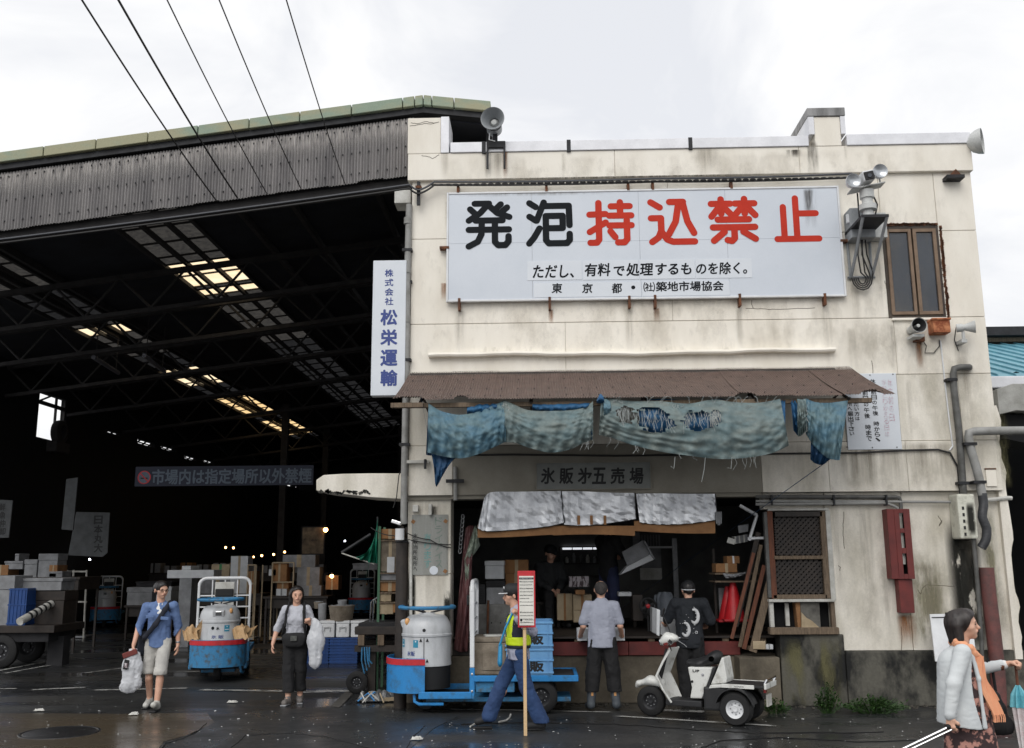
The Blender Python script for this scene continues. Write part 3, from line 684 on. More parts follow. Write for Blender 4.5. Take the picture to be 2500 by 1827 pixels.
m_dirtyq = mat('very_grimy_rooflight', (36, 36, 36), (24, 24, 26), rough=.8, trans=.97, ns=9, fine=.25, bs=25)
def yof(px, py): return roof_hit(px, py).y
br1 = [(yof(500, 637), yof(540, 694)), (yof(540, 702), yof(560, 716))]
br2 = [(yof(250, 797), yof(262, 818), 0), (yof(440, 900), yof(455, 912), 0), (yof(470, 921), yof(490, 942), 0), (yof(560, 962), yof(650, 1014), 1), (yof(665, 1026), yof(720, 1062), 1)]
PW = .86
def run(sx, br, warm=False):
    y = YH+.5; k = 0; cw = (sx[1]-sx[0])/3
    marks = sorted([q for b in br for q in b[:2]])
    ys_ = [YH+.5]
    while ys_[-1] < 46:
        nx = ys_[-1]+PW
        for q in marks:
            if ys_[-1]+.05 < q < nx+.3: nx = q; break
        ys_.append(nx)
    for y0, y1 in zip(ys_, ys_[1:]):
        ym = (y0+y1)/2; m = m_dirtyp if (ym < 27 and nz(y0*.7, sx[0]) > .25) else m_dirtyq
        if 30 < ym: m = m_dirtyq
        for b in br:
            if b[0]-.02 < ym < b[1]+.02: m = m_warmp if (len(b) > 2 and b[2]) else m_lightp
        for c in range(3):
            x0, x1 = sx[0]+cw*c+.038, sx[0]+cw*(c+1)-.038
            MB().quad((x0, y0+.02, rz(x0)+.03), (x1, y0+.02, rz(x1)+.03), (x1, y1-.02, rz(x1)+.03), (x0, y1-.02, rz(x0)+.03)).build('rooflight_panel', m, HL)
        MB().prism([(sx[0], rz(sx[0])), (sx[1], rz(sx[1])), (sx[1], rz(sx[1])+.05), (sx[0], rz(sx[0])+.05)], y0-.022, y0+.022).build('glazing_bar', m_truss, HL)
    for c in range(4):
        x = sx[0]+cw*c; MB().bb(x-.04, x+.04, YH+.2, YE, rz(x)-.05, rz(x)+.04).build('purlin', m_truss, HL)
run(s1, br1); run(s2, br2)
slab(s1[0], s1[1], 46, YE); slab(s2[0], s2[1], 46, YE)
for x in (-11, -10.2, -5.6, -4.6, -3.0): MB().bb(x-.04, x+.04, YH+.2, YE, rz(x)-.14, rz(x)-.003).build('purlin', m_truss, HL)
# trusses: chords parallel to the slope and diagonals
def truss(y, dep=.95):
    mb = MB()
    def seg(p, q, r): mb.tube([p, q], r, 6)
    x0, x1 = XW, -1.9
    mb.prism([(x0, rz(x0)-dep-.09), (x1, rz(x1)-dep-.09), (x1, rz(x1)-dep), (x0, rz(x0)-dep)], y-.05, y+.05)
    mb.prism([(x0, rz(x0)-.26), (x1, rz(x1)-.26), (x1, rz(x1)-.15), (x0, rz(x0)-.15)], y-.06, y+.06)
    n = 9
    for i in range(n):
        xa, xb = x0+(x1-x0)*i/n, x0+(x1-x0)*(i+1)/n; xm_ = (xa+xb)/2
        seg((xa, y, rz(xa)-.2), (xm_, y, rz(xm_)-dep), .03); seg((xm_, y, rz(xm_)-dep), (xb, y, rz(xb)-.2), .03)
    mb.build('truss', m_truss, HL)
for y in (19.6, 22.3, 25.5, 29, 33, 37.5, 42.5, 48): truss(y)
# walls: left side with broken clerestory, back, right side behind the building
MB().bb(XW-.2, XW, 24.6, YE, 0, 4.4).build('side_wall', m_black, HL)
def hole(px0, py0, px1, py1):
    a, b = P(px0, py0, X=XW), P(px1, py1, X=XW); return a.y, b.y, b.z, a.z
zt = 5.9
holes = [hole(98, 955, 164, 1000), hole(92, 1003, 152, 1050)]
z_a, z_b = holes[1][2], holes[0][3]
ya, yb = holes[0][0], holes[0][1]
mb = MB(); mb.bb(XW-.2, XW, 24.6, ya, 4.4, rz(XW)+.06)
gaps = [((258, 1048, 296, 1068)), ((336, 1070, 378, 1094)), ((393, 1086, 430, 1106)), ((450, 1110, 482, 1128)), ((495, 1120, 524, 1136)), ((700, 1180, 716, 1190)), ((722, 1186, 740, 1196)), ((744, 1192, 766, 1204))]
prev = yb; gl = []
for gpx in gaps:
    y0, y1, z0, z1 = hole(*gpx); gl.append((y0, y1, z0, z1))
mb.bb(XW-.2, XW, ya, yb, z_b, rz(XW)+.06); mb.bb(XW-.2, XW, ya, yb, 4.4, hole(92, 1003, 152, 1082)[2])
for y0, y1, z0, z1 in gl:
    mb.bb(XW-.2, XW, prev, y0, 4.4, rz(XW)+.06); mb.bb(XW-.2, XW, y0, y1, 4.4, z0); mb.bb(XW-.2, XW, y0, y1, z1, rz(XW)+.06); prev = y1
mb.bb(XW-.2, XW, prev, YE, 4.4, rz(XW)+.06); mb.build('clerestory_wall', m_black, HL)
mb = MB()
zs_ = [(4.4, z_a-.35)]
for y in (ya+.02, (ya+yb)/2+.25, yb-.06): mb.bb(XW-.1, XW-.04, y, y+.06, 4.4, z_b)
mb.bb(XW-.12, XW-.03, ya, yb, holes[0][2]-.06, holes[0][2]+.04); mb.tube([(XW-.08, ya+.1, holes[0][2]), (XW-.08, (ya+yb)/2, z_b)], .03, 5)
mb.build('opening_frame', m_truss, HL)
for y0, y1, z0, z1 in gl[:5]:
    mb = MB(); k = 3
    for i in range(k): mb.tube([(XW-.1, y0+(y1-y0)*(i+.2)/k, z0), (XW-.1, y0+(y1-y0)*(i+.9)/k, z1)], .035, 5)
    mb.bb(XW-.15, XW-.05, y0, y1, z0+(z1-z0)*.35, z0+(z1-z0)*.48); mb.build('opening_frame', m_truss, HL)
# silhouette of a ducted fan standing in the tall opening
hx = P(128, 1060, X=XW+.4)
fn_ = thing('extractor_fan', 'dark round fan housing silhouetted in the bright high opening of the hall', 'fan', (hx.x, hx.y, hx.z-.5), world=True)
MB().lathe([(.2, -.12), (.34, -.1), (.36, 0), (.34, .1), (.2, .12)], (hx.x, hx.y+.4, hx.z+.1), 'X', 20).build('housing', m_truss, fn_, smooth=True)
MB().bb(hx.x-.15, hx.x+.15, hx.y, hx.y+.8, hx.z-.5, hx.z-.2).build('bracket', m_truss, fn_)
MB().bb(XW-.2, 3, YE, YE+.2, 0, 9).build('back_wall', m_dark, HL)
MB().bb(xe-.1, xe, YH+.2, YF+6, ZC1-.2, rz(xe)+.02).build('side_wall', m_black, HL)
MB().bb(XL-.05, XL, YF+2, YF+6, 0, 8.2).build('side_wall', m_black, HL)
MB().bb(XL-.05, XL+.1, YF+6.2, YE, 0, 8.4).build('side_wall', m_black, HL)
MB().bb(XL-.05, xe, YH+1.2, YH+1.3, ZC1+.1, rz(xr)-.02).build('dark_gable_sheet', m_black, HL)  # black sheet standing in for the dark opening beside the parapet
# columns down the nave
for x, y in ((-9.6, 36), (-3.2, 27), (-3.2, 37), (-9.6, 43), (-6.5, 45)):
    MB().bb(x-.12, x+.12, y-.12, y+.12, 0, rz(x)-.2).build('column', m_truss, HL)
# bracket slab stub projecting from the building corner into the hall mouth
st = thing('concrete_canopy_stub', 'broken off pale concrete canopy slab jutting from the building corner', 'concrete slab', (-3, YF+.1, 2.9), world=True)
pts = [(772, 1172), (790, 1160), (840, 1157), (905, 1156), (986, 1156), (986, 1219), (900, 1214), (850, 1208), (800, 1203), (772, 1198)]
mb = MB(); pp = [XZ(x, y, YF+.12) for x, y in pts]
mb.prism(pp, YF+.12, YF+.9); mb.build('slab', m_wall_low, st, bevel=.012)
mb = MB()
for i in range(30):
    x = P(random.uniform(775, 900), 1200+random.uniform(-3, 5), YF+.1)
    mb.box((x.x, YF+.118, x.z), (random.uniform(.02, .07), .012, random.uniform(.015, .04)), Matrix.Rotation(random.uniform(-1, 1), 3, 'Y'))
mb.build('spalling', m_plinth, st)
# small white bracket box under the cables at the top of the corner
a, b, c, d = rect(963, 464, 1003, 496, YF+.15)
o = MB().bb(a, b, YF+.15, YF+.5, c, d).build('gutter_box', m_whited, bevel=.006); tag(o, 'small pale gutter box high on the corner between hall and building', 'gutter box')
# fluorescent fittings
for i, (p0, p1, lab) in enumerate([((228, 872), (290, 900), 'unlit tube lamp hanging under the hall roof, leftmost of two'), ((352, 868), (402, 898), 'unlit tube lamp hanging in front of the rooflight strip')]):
    a = P(*p0, Y=22.5); b = P(*p1, Y=24.5); b.z = a.z
    f_ = thing('tube_lamp', lab, 'lamp', tuple(a), world=True, group='unlit tube lamps in the hall')
    MB().tube([a, b], .055, 8).build('reflector', mat('grey_lamp_case', (120, 120, 128), rough=.5), f_, smooth=True)
    for q in (a.lerp(b, .1), a.lerp(b, .9)): MB().tube([q, (q.x, q.y, rz(q.x))], .012, 5).build('hanger', m_truss, f_)
# ------------------------------------------------------------------ signs
m_board = mat('cool_white_enamel', (205, 211, 219), (196, 203, 212), rough=.35, ns=1.2, fine=.02)
m_plate = mat('white_plate', (212, 217, 223), (204, 210, 217), rough=.4, ns=2, fine=.02)
SG = thing('notice_board', 'large white wall board with black and red characters above the awning', 'sign', tuple(P(1570, 730, YF)), world=True)
YS = YF-.09
a, b = P(1095, 600, YS).x, P(2052, 590, YS).x; c, d = zf(1570, 726, YS), zf(1570, 467, YS); zm_ = zf(1570, 588, YS)
vx = [a, xf(1299, 600, YS), xf(1562, 600, YS), xf(1776, 600, YS), b]
for z0, z1 in ((c, zm_), (zm_, d)):
    for x0, x1 in zip(vx, vx[1:]): MB().bb(x0+.0015, x1-.0015, YS, YS+.04, z0+.0015, z1-.0015).build('board_panel', m_board, SG)
fr = MB()
for q in ((a-.03, a-.001, c-.03, d+.03), (b+.001, b+.03, c-.03, d+.03), (a, b, c-.03, c-.001), (a, b, d+.001, d+.03)): fr.bb(q[0], q[1], YS-.012, YS+.05, q[2], q[3])
fr.build('frame', m_white, SG, bevel=.003)
def strokes(parent, box, polys, wd, m, Y, name='character'):
    """painted round-ended strokes; box = photo corners of the character, points run right and down from 0 to 1"""
    x0, x1, z0, z1 = rect(*box, Y); mb = MB(); w_ = wd*(x1-x0)/2; k = [0]
    def pt(p): return (x0+(x1-x0)*p[0], z1-(z1-z0)*p[1])
    for pl in polys:
        q = [pt(p) for p in pl]
        for p in q:
            k[0] += 1; mb.add([(p[0]+w_*math.cos(i*math.pi/8), Y-k[0]*.00012, p[1]+w_*math.sin(i*math.pi/8)) for i in range(16)], [tuple(range(16))])
        for p, r_ in zip(q, q[1:]):
            k[0] += 1; dx, dz = r_[0]-p[0], r_[1]-p[1]; l = math.hypot(dx, dz); nx, nz_ = -dz/l*w_, dx/l*w_; y = Y-k[0]*.00012
            mb.add([(p[0]+nx, y, p[1]+nz_), (r_[0]+nx, y, r_[1]+nz_), (r_[0]-nx, y, r_[1]-nz_), (p[0]-nx, y, p[1]-nz_)], [(0, 1, 2, 3)])
    return mb.build(name, m, parent)
CH = [((1139, 494, 1249, 606), m_ink, [[(.18, .03), (.5, .03), (.3, .24), (.05, .4)], [(.08, .15), (.2, .26)], [(.5, .08), (.68, .24), (.95, .33)], [(.76, .05), (.62, .18)], [(.9, .12), (.76, .24)], [(.2, .4), (.8, .4)], [(.05, .6), (.94, .6)], [(.34, .4), (.33, .7), (.25, .86), (.05, .96)], [(.63, .4), (.63, .87), (.7, .94), (.86, .94), (.93, .86), (.93, .75)]]),
      ((1286, 489, 1397, 600), m_ink, [[(.06, .06), (.2, .15)], [(.06, .36), (.2, .45)], [(.05, .95), (.16, .82), (.28, .62)], [(.38, .05), (.22, .45)], [(.38, .13), (.93, .13), (.94, .56)], [(.42, .35), (.79, .35), (.79, .62), (.42, .62)], [(.42, .35), (.42, .88), (.48, .95), (.88, .95), (.94, .88), (.94, .75)]]),
      ((1434, 489, 1546, 598), m_redink, [[(.25, .06), (.25, .88), (.2, .95), (.06, .95)], [(.05, .32), (.4, .31)], [(.05, .71), (.4, .5)], [(.52, .14), (.93, .14)], [(.72, .05), (.72, .34)], [(.48, .35), (.96, .35)], [(.48, .57), (.96, .57)], [(.86, .45), (.86, .88), (.8, .95), (.66, .95)], [(.5, .7), (.6, .83)]]),
      ((1584, 487, 1699, 596), m_redink, [[(.05, .06), (.24, .18)], [(.05, .42), (.26, .42), (.26, .7), (.2, .85), (.06, .95)], [(.26, .72), (.38, .9), (.5, .95), (.96, .95)], [(.45, .06), (.74, .06)], [(.64, .1), (.57, .5), (.42, .78)], [(.73, .08), (.82, .5), (.95, .76)]]),
      ((1733, 482, 1848, 593), m_redink, [[(.04, .14), (.45, .14)], [(.25, .04), (.25, .36)], [(.22, .2), (.04, .42)], [(.29, .2), (.46, .38)], [(.55, .14), (.96, .14)], [(.75, .04), (.75, .36)], [(.71, .2), (.55, .38)], [(.79, .2), (.97, .4)], [(.17, .49), (.83, .49)], [(.06, .66), (.95, .66)], [(.51, .66), (.51, .9), (.45, .96), (.36, .94)], [(.3, .76), (.07, .95)], [(.7, .76), (.95, .92)]]),
      ((1891, 480, 2001, 590), m_redink, [[(.2, .23), (.2, .94)], [(.48, .04), (.48, .94)], [(.48, .38), (.92, .38)], [(.04, .94), (.96, .94)]])]
for box, m, pl in CH: strokes(SG, box, pl, .142, m, YS-.002)
for q in ((1287, 637, 1421, 684), (1422, 636, 1560, 683), (1561, 634, 1697, 681), (1698, 632, 1836, 679), (1303, 690, 1566, 725), (1567, 687, 1782, 722)):
    x0, x1, z0, z1 = rect(*q, YS-.004); MB().bb(x0+.003, x1-.003, YS-.005, YS-.001, z0, z1).build('lettering_plate', m_plate, SG)
def ptext(body, x0, x1, y, m, parent, Y, hpx=None, **k):
    p, q = P(x0, y, Y), P(x1, y, Y); kw = dict(k)
    if hpx: kw['h'] = hpx/FPX*Y*1.0
    return text(body, ((p.x+q.x)/2, Y, (p.z+q.z)/2), .2, m, parent, w=q.x-p.x, rot=0., **kw)
ptext('ただし、', 1302, 1402, 663, m_ink, SG, YS-.0065, 33, bold=.0062, shear=.14)
ptext('有料', 1428, 1490, 659, m_ink, SG, YS-.0065, 33, bold=.0062, shear=.1)
ptext('で', 1498, 1524, 662, m_ink, SG, YS-.0065, 24, bold=.007, shear=.1)
ptext('処理', 1530, 1594, 658, m_ink, SG, YS-.0065, 33, bold=.0062, shear=.1)
ptext('するも', 1600, 1688, 657, m_ink, SG, YS-.0065, 29, bold=.007, shear=.12)
ptext('のを除く。', 1700, 1824, 655, m_ink, SG, YS-.0065, 31, bold=.0062, shear=.1)
for ch, x in (('東', 1360), ('京', 1434), ('都', 1506)): ptext(ch, x-12, x+12, 704, m_ink, SG, YS-.0065, 25, bold=.006, shear=.08)
ptext('●', 1541, 1551, 702, m_ink, SG, YS-.0065, 10)
ptext('㈳', 1571, 1599, 701, m_ink, SG, YS-.0065, 25, bold=.003)
ptext('築地市場協会', 1602, 1766, 699, m_ink, SG, YS-.0065, 25, bold=.006, shear=.06)
# rusty holding clips top and bottom
for x, y0, y1 in ((1118, 452, 470), (1334, 449, 467), (1534, 446, 464), (1594, 444, 463), (1786, 441, 460), (1121, 728, 757), (1342, 725, 755), (1537, 722, 751), (1600, 720, 751), (1807, 717, 747), (2015, 716, 744)):
    x0, x1, z0, z1 = rect(x-3, y0, x+3, y1, YS-.02); MB().bb(x0, x1, YS-.018, YF-.001, z0, z1).build('clip', m_rust, SG)
for q in ((1073, 601, 1096, 607), (2053, 584, 2074, 590)):
    x0, x1, z0, z1 = rect(*q, YS-.02); MB().bb(x0, x1, YS-.018, YF-.001, z0, z1).build('clip', m_rust, SG)
stain(1962, 460, 1996, 560, m_sk, SG, Y=YS-.001); stain(1100, 470, 1500, 480, m_sg, SG, Y=YS-.0012)
# vertical company sign
V = thing('vertical_sign', 'tall narrow white sign with blue characters on the building corner', 'sign', tuple(P(949, 964, YF-.1)), world=True)
YV = YF-.12
x0, x1, z0, z1 = rect(908, 636, 990, 966, YV)
MB().bb(x0, x1, YV, YV+.16, z0, z1).build('panel', m_plate, V, bevel=.006)
for i, ch in enumerate('株式会社'): ptext(ch, 940, 960, [667, 690, 713, 736][i], m_blueink, V, YV-.002, 19, bold=.006)
for i, ch in enumerate('松栄運輸'): ptext(ch, 930, 969, [775, 824, 874, 923][i], m_blueink, V, YV-.002, 39, bold=.0085)
MB().bb(x1, x1+.08, YV+.05, YV+.1, z0+.3, z0+.34).build('bracket', m_dsteel, V); MB().bb(x1, x1+.08, YV+.05, YV+.1, z1-.34, z1-.3).build('bracket', m_dsteel, V)
# notice on the right, half behind the awning
NB = thing('notice_sign', 'white notice sign with columns of black characters, half hidden by awning', 'sign', tuple(P(2130, 1098, YF)), world=True)
YN = YF-.03
q = [(2060, 911), (2184, 911), (2204, 1097), (2070, 1099)]
x0, x1, z0, z1 = rect(2064, 912, 2195, 1098, YN)
MB().bb(x0, x1, YN, YN+.02, z0, z1).build('panel', m_plate, NB, bevel=.003)
m_pink = mat('faded_pink_ink', (190, 150, 165), (205, 200, 208), rough=.6, ns=30, lo=.42, hi=.5)
def vcol(body, px, y0, y1, m, parent, Y, wpx, bold=.0045, lean=0.):
    n = len(body)
    for i, ch in enumerate(body):
        if ch in ' 　': continue
        y = y0+(y1-y0)*(i+.5)/n; x = px+lean*(y-y0)
        k = .8 if ch in 'のへいしは、' else 1
        ptext(ch, x-wpx/2*k, x+wpx/2*k, y, m, parent, Y, (y1-y0)/n*.86*k, bold=bold)
vcol('休　前日の午後　時から、', 2130, 925, 1080, m_inkd, NB, YN-.003, 13, lean=.09)
vcol('　　前日の午後　時まで', 2109, 925, 1078, m_inkd, NB, YN-.003, 13, lean=.09)
vcol('したい方は', 2089, 970, 1028, m_inkd, NB, YN-.003, 12, lean=.09)
vcol('務所へ届出下さい', 2072, 968, 1065, m_inkd, NB, YN-.003, 13, lean=.09)
vcol('水をとりかえる日は', 2158, 925, 1068, m_pink, NB, YN-.003, 12, bold=.002, lean=.06)
vcol('休市前の日', 2172, 925, 1030, m_pink, NB, YN-.003, 12, bold=.002, lean=.06)
for x, y in ((2070, 917), (2124, 916), (2180, 914), (2068, 1092), (2130, 1093), (2190, 1092)):
    p = P(x, y, YN-.004); MB().ball(p, .009, 8, 5).build('screw', m_dsteel, NB)
# shop sign in the shade
SH = thing('shop_sign', 'grey shop sign with brushed black characters on the shaded fascia', 'sign', tuple(P(1448, 1195, YF)), world=True)
YQ = YF-.05
x0, x1, z0, z1 = rect(1310, 1130, 1588, 1194, YQ)
MB().bb(x0, x1, YQ, YQ+.03, z0, z1).build('panel', mat('grey_sign_paint', (122, 125, 122), (108, 111, 108), rough=.6, fine=.04), SH, bevel=.003)
fr = MB()
for q in ((x0-.012, x0, z0-.012, z1+.012), (x1, x1+.012, z0-.012, z1+.012), (x0, x1, z0-.012, z0), (x0, x1, z1, z1+.012)): fr.bb(q[0], q[1], YQ-.008, YQ+.02, q[2], q[3])
fr.build('frame', m_fascia, SH)
for ch, x in zip('氷販㐧五売場', (1338, 1383, 1428, 1463, 1508, 1554)): ptext(ch, x-16, x+16, 1162, m_inkd, SH, YQ-.002, 38, bold=.0085, shear=.08)
# faded sign on the pillar
PS = thing('pillar_sign', 'faded grey dry ice sign with green characters on the left pillar', 'sign', tuple(P(1050, 1405, YG)), world=True)
YPS = YG-.02
x0, x1, z0, z1 = rect(1005, 1257, 1093, 1404, YPS)
MB().bb(x0, x1, YPS, YPS+.015, z0, z1).build('panel', mat('faded_sign_grey', (150, 152, 148), (122, 122, 116), rough=.7, ns=4, streak=1, fine=.08), PS)
m_teal = mat('faded_teal_ink', (92, 142, 140), (120, 150, 146), rough=.7, ns=12); m_grn = mat('faded_grey_green_ink', (104, 120, 112), (130, 140, 132), rough=.7, ns=12)
vcol('ドライアイス', 1071, 1262, 1388, m_grn, PS, YPS-.002, 18, bold=.002)
vcol('有ります', 1044, 1302, 1388, m_teal, PS, YPS-.002, 16, bold=.004)
vcol('氷販当所拓所へ', 1014, 1302, 1396, m_inkd, PS, YPS-.002, 11, bold=.003)
p = P(1059, 1393, YPS-.003); MB().lathe([(0, 0), (.058, 0), (.062, .003)], p, 'Y', 20).build('sticker', m_plate, PS)
for x, y in ((1009, 1274), (1088, 1273), (1087, 1395)):
    p = P(x, y, YPS-.003); MB().box(p, (.05, .003, .05), Matrix.Rotation(.6, 3, 'Y')).build('tape', m_card, PS)
# blue banner deep in the hall
YBN = 23.0
BN = thing('no_smoking_banner', 'dark blue banner with pale characters and a no-smoking mark hanging in the hall', 'banner', tuple(P(548, 1185, YBN)), world=True)
x0, x1, z0, z1 = rect(330, 1138, 765, 1186, YBN)
MB().bb(x0, x1, YBN, YBN+.03, z0, z1).build('panel', mat('navy_banner', (17, 27, 52), (13, 22, 44), rough=.6), BN)
m_pale = mat('pale_blue_ink', (92, 105, 120), rough=.6)
ptext('市場内は指定場所以外禁煙', 372, 760, 1163, m_pale, BN, YBN-.003, 36, bold=.007)
p = P(352, 1166, YBN-.004)
MB().lathe([(.135, 0), (.16, 0)], p, 'Y', 28).build('mark_ring', m_redp, BN); MB().lathe([(0, .001), (.135, .001)], p, 'Y', 28).build('mark_disc', m_pale, BN)
MB().box(p+Vector((0, -.004, 0)), (.27, .003, .028), Matrix.Rotation(.78, 3, 'Y')).build('mark_bar', m_redp, BN); MB().box(p+Vector((0, -.002, -.02)), (.17, .003, .03)).build('mark_cigarette', m_inkd, BN)
# hanging shop boards on the left of the hall
def hang(name, lab, pts, Y, m, cols):
    t = thing(name, lab, 'sign', tuple(P(*pts[2], Y)), world=True)
    ps = [XZ(x, y, Y) for x, y in pts]; MB().prism(ps, Y, Y+.04).build('panel', m, t)
    for body, px, y0, y1, wpx in cols: vcol(body, px, y0, y1, m_inkd, t, Y-.003, wpx, bold=.008)
    return t
m_hs = mat('dull_sign_board', (76, 79, 81), (58, 60, 62), rough=.7, fine=.06)
hang('hanging_sign', 'pale board with vertical characters hanging above the left boxes', [(186, 1250), (268, 1252), (262, 1350), (250, 1360), (166, 1356)], 24, m_hs, [('日本丸大', 240, 1258, 1350, 20)])
hang('hanging_sign', 'long narrow blank board hanging beside the squarer board in the hall', [(162, 1170), (190, 1166), (178, 1295), (150, 1293)], 23, m_hs, [])
hang('hanging_sign', 'pale board cut by the frame edge at far left of the hall', [(-30, 1219), (31, 1222), (21, 1313), (-30, 1314)], 22, m_hs, [('鮮魚仲卸', 6, 1228, 1308, 14)])
# ------------------------------------------------------------------ fixtures on and round the building
m_horn = mat('grey_horn_paint', (148, 152, 155), (128, 132, 135), rough=.5, ns=5); m_hornl = mat('pale_horn_paint', (196, 198, 196), (170, 172, 170), rough=.5, ns=5)
def arc(c, r, a0, a1, n, f): return [f(c, r, a0+(a1-a0)*i/n) for i in range(n+1)]
# big round loudspeaker on the parapet
c = P(1205, 296, YF-.25); R_ = 30/FPX*(YF-.25)
t = thing('loudspeaker', 'big round grey loudspeaker dish on a stand above the parapet beside the hall', 'loudspeaker', (c.x, YF, ZCAP), world=True)
rt = Matrix.Rotation(-.12, 3, 'Z')
MB().lathe([(R_*.42, .06), (R_*.6, .02), (R_*.88, -.06), (R_, -.1), (R_*1.04, -.105), (R_*1.04, -.085), (R_*.9, -.03), (R_*.62, .06), (R_*.4, .12)], c, 'Y', 48, rot=rt).build('horn', m_horn, t, smooth=True, sharp=60)
MB().lathe([(0, .02), (R_*.24, .03), (R_*.27, .06), (R_*.43, .09)], c, 'Y', 32, rot=rt).build('driver_cone', m_hornl, t, smooth=True)
MB().lathe([(.12, .1), (.12, .3), (0, .31)], c, 'Y', 20).build('motor_housing', m_horn, t, smooth=True)
a, b, d, e = rect(1188, 347, 1234, 372, YF-.1)
MB().bb(a, b, YF-.14, YF+.2, d+.06, e).build('bracket', m_dsteel, t, bevel=.006)
MB().bb((a+b)/2-.05, (a+b)/2+.02, YF-.05, YF+.03, e, c.z-.1).build('post', m_dsteel, t)
MB().bb(a, a+.03, YF-.15, YF-.11, d-.28, d+.06).build('strap', m_dsteel, t); MB().bb(b-.03, b, YF-.15, YF-.11, d-.28, d+.06).build('strap', m_dsteel, t)
MB().tube([c+Vector((-.06, .02, -R_)), c+Vector((-.07, .02, -R_-.12)), c+Vector((.02, .03, -R_-.14))], .008, 6).build('cable', m_white, t)
# round loudspeaker on the far right corner
c = P(2381, 348, YF-.1); R_ = 32/FPX*YF; rt = Matrix.Rotation(rad(58), 3, 'Z')
t = thing('loudspeaker', 'round grey loudspeaker turned sideways on the outer parapet corner', 'loudspeaker', (c.x, YF, ZCAP), world=True)
MB().lathe([(R_*.3, .03), (R_*.55, .0), (R_*.9, -.06), (R_, -.1), (R_*1.03, -.1), (R_*1.03, -.08), (R_*.95, -.02), (R_*.75, .05), (R_*.2, .12)], c, 'Y', 40, rot=rt).build('horn', m_hornl, t, smooth=True, sharp=60)
MB().lathe([(0, -.02), (R_*.2, -.01), (R_*.3, .03)], c, 'Y', 24, rot=rt).build('driver_cone', m_horn, t, smooth=True)
MB().bb(c.x-.22, c.x-.1, YF-.02, YF+.1, ZCAP-.05, c.z).build('bracket', m_steel, t)
# camera unit with two floodlights on a bracket
cc = P(2116, 440, YF-.75); YCm = YF-.75
t = thing('camera_unit', 'surveillance camera flanked by two round floodlights on a steel wall bracket', 'camera', (cc.x, YF, cc.z-.9), world=True)
tilt = Matrix.Rotation(-.2, 3, 'Y')
def L3(x, y, z): return cc+tilt @ Vector((x, y, z))
MB().box(L3(0, .1, -.085), (.5, .22, .018), tilt).build('tray', m_hornl, t, bevel=.003)
hb = MB().box(L3(0, .06, .03), (.155, .36, .15), tilt).build('camera_body', m_white, t, bevel=.015)
MB().box(L3(0, -.125, .02), (.14, .02, .125), tilt).build('camera_front', m_inkd, hb, bevel=.01)
MB().lathe([(0, -.012), (.03, -.012), (.036, 0), (.036, .01)], L3(.0, -.135, .015), 'Y', 20).build('lens', m_glass, hb, smooth=True)
for s_, dz in ((-.205, .0), (.205, .055)):
    p = L3(s_, -.02, dz+.02)
    lo_ = MB().lathe([(.09, .0), (.1, -.03), (.104, -.04), (.106, -.03), (.1, .02), (.07, .1), (.0, .13)], p, 'Y', 28).build('floodlight', m_white, t, smooth=True)
    MB().lathe([(0, .02), (.05, .012), (.098, -.02)], p, 'Y', 24).build('reflector', mat('lamp_reflector', (190, 194, 198), rough=.25, metal=.6), lo_, smooth=True)
    MB().tube([p+Vector((0, .04, -.08)), L3(s_, .06, -.085)], .012, 6).build('stem', m_hornl, lo_)
bz = cc.z-.12
MB().lathe([(.1, 0), (.1, -.12), (.075, -.13), (.075, -.2), (.12, -.22), (.12, -.3), (.07, -.31), (.075, -.42), (0, -.42)], (cc.x+.02, YCm+.1, bz), 'Z', 20).build('pan_motor', m_hornl, t, smooth=True, sharp=30)
fz0, fz1 = bz-.42, bz-1.12; fx = cc.x+.06
MB().bb(fx-.19, fx+.19, YCm-.06, YF-.02, fz0-.04, fz0).build('bracket_plate', m_dsteel, t)
for sx in (-.17, .17):
    MB().tube([(fx+sx, YCm-.04, fz0-.03), (fx+sx*.9, YF-.05, fz1)], .024, 4).build('strut', m_horn, t); MB().tube([(fx+sx, YF-.03, fz0), (fx+sx*.9, YF-.03, fz1)], .022, 4).build('strut', m_horn, t)
MB().tube([(fx-.2, YF-.04, fz1), (fx+.2, YF-.04, fz1)], .022, 4).build('strut', m_horn, t)
mb = MB()
for i in range(4):
    x = fx-.03+.03*i; pts = [(x, YF-.15, fz0-.05), (x-.05+.04*(i % 2), YF-.2, fz0-.4), (x+.03*i, YF-.12, fz1+.05)]+[(x+.04+(.06+.03*i)*(math.cos(a)-1)+.04, YF-.1, fz1-.02-(.1+.03*i)*math.sin(a)) for a in [k*math.pi/6 for k in range(7)]]; mb.tube(pts, .011, 6)
for i in range(3): mb.tube([L3(-.1+.1*i, .2, -.1), L3(-.13+.14*i, .24, -.32), (fx-.1+.1*i, YCm+.3, fz0)], .012, 6)
mb.build('cables', m_cable, t, smooth=True)
# grey junction box behind the bracket
a, b, d, e = rect(2074, 510, 2150, 582, YF-.25)
t = thing('junction_box', 'grey steel junction box hanging behind the camera bracket', 'junction box', (a, YF, d), world=True)
MB().bb(a, b-.1, YF-.3, YF-.002, d, e).build('case', m_horn, t, bevel=.012)
MB().bb(a+.2, b+.1, YF-.22, YF-.003, d+.02, e-.05).build('side_case', m_hornl, t, bevel=.01)
MB().bb(a-.03, a+.02, YF-.25, YF-.2, d+.25, d+.38).build('latch', m_white, t)
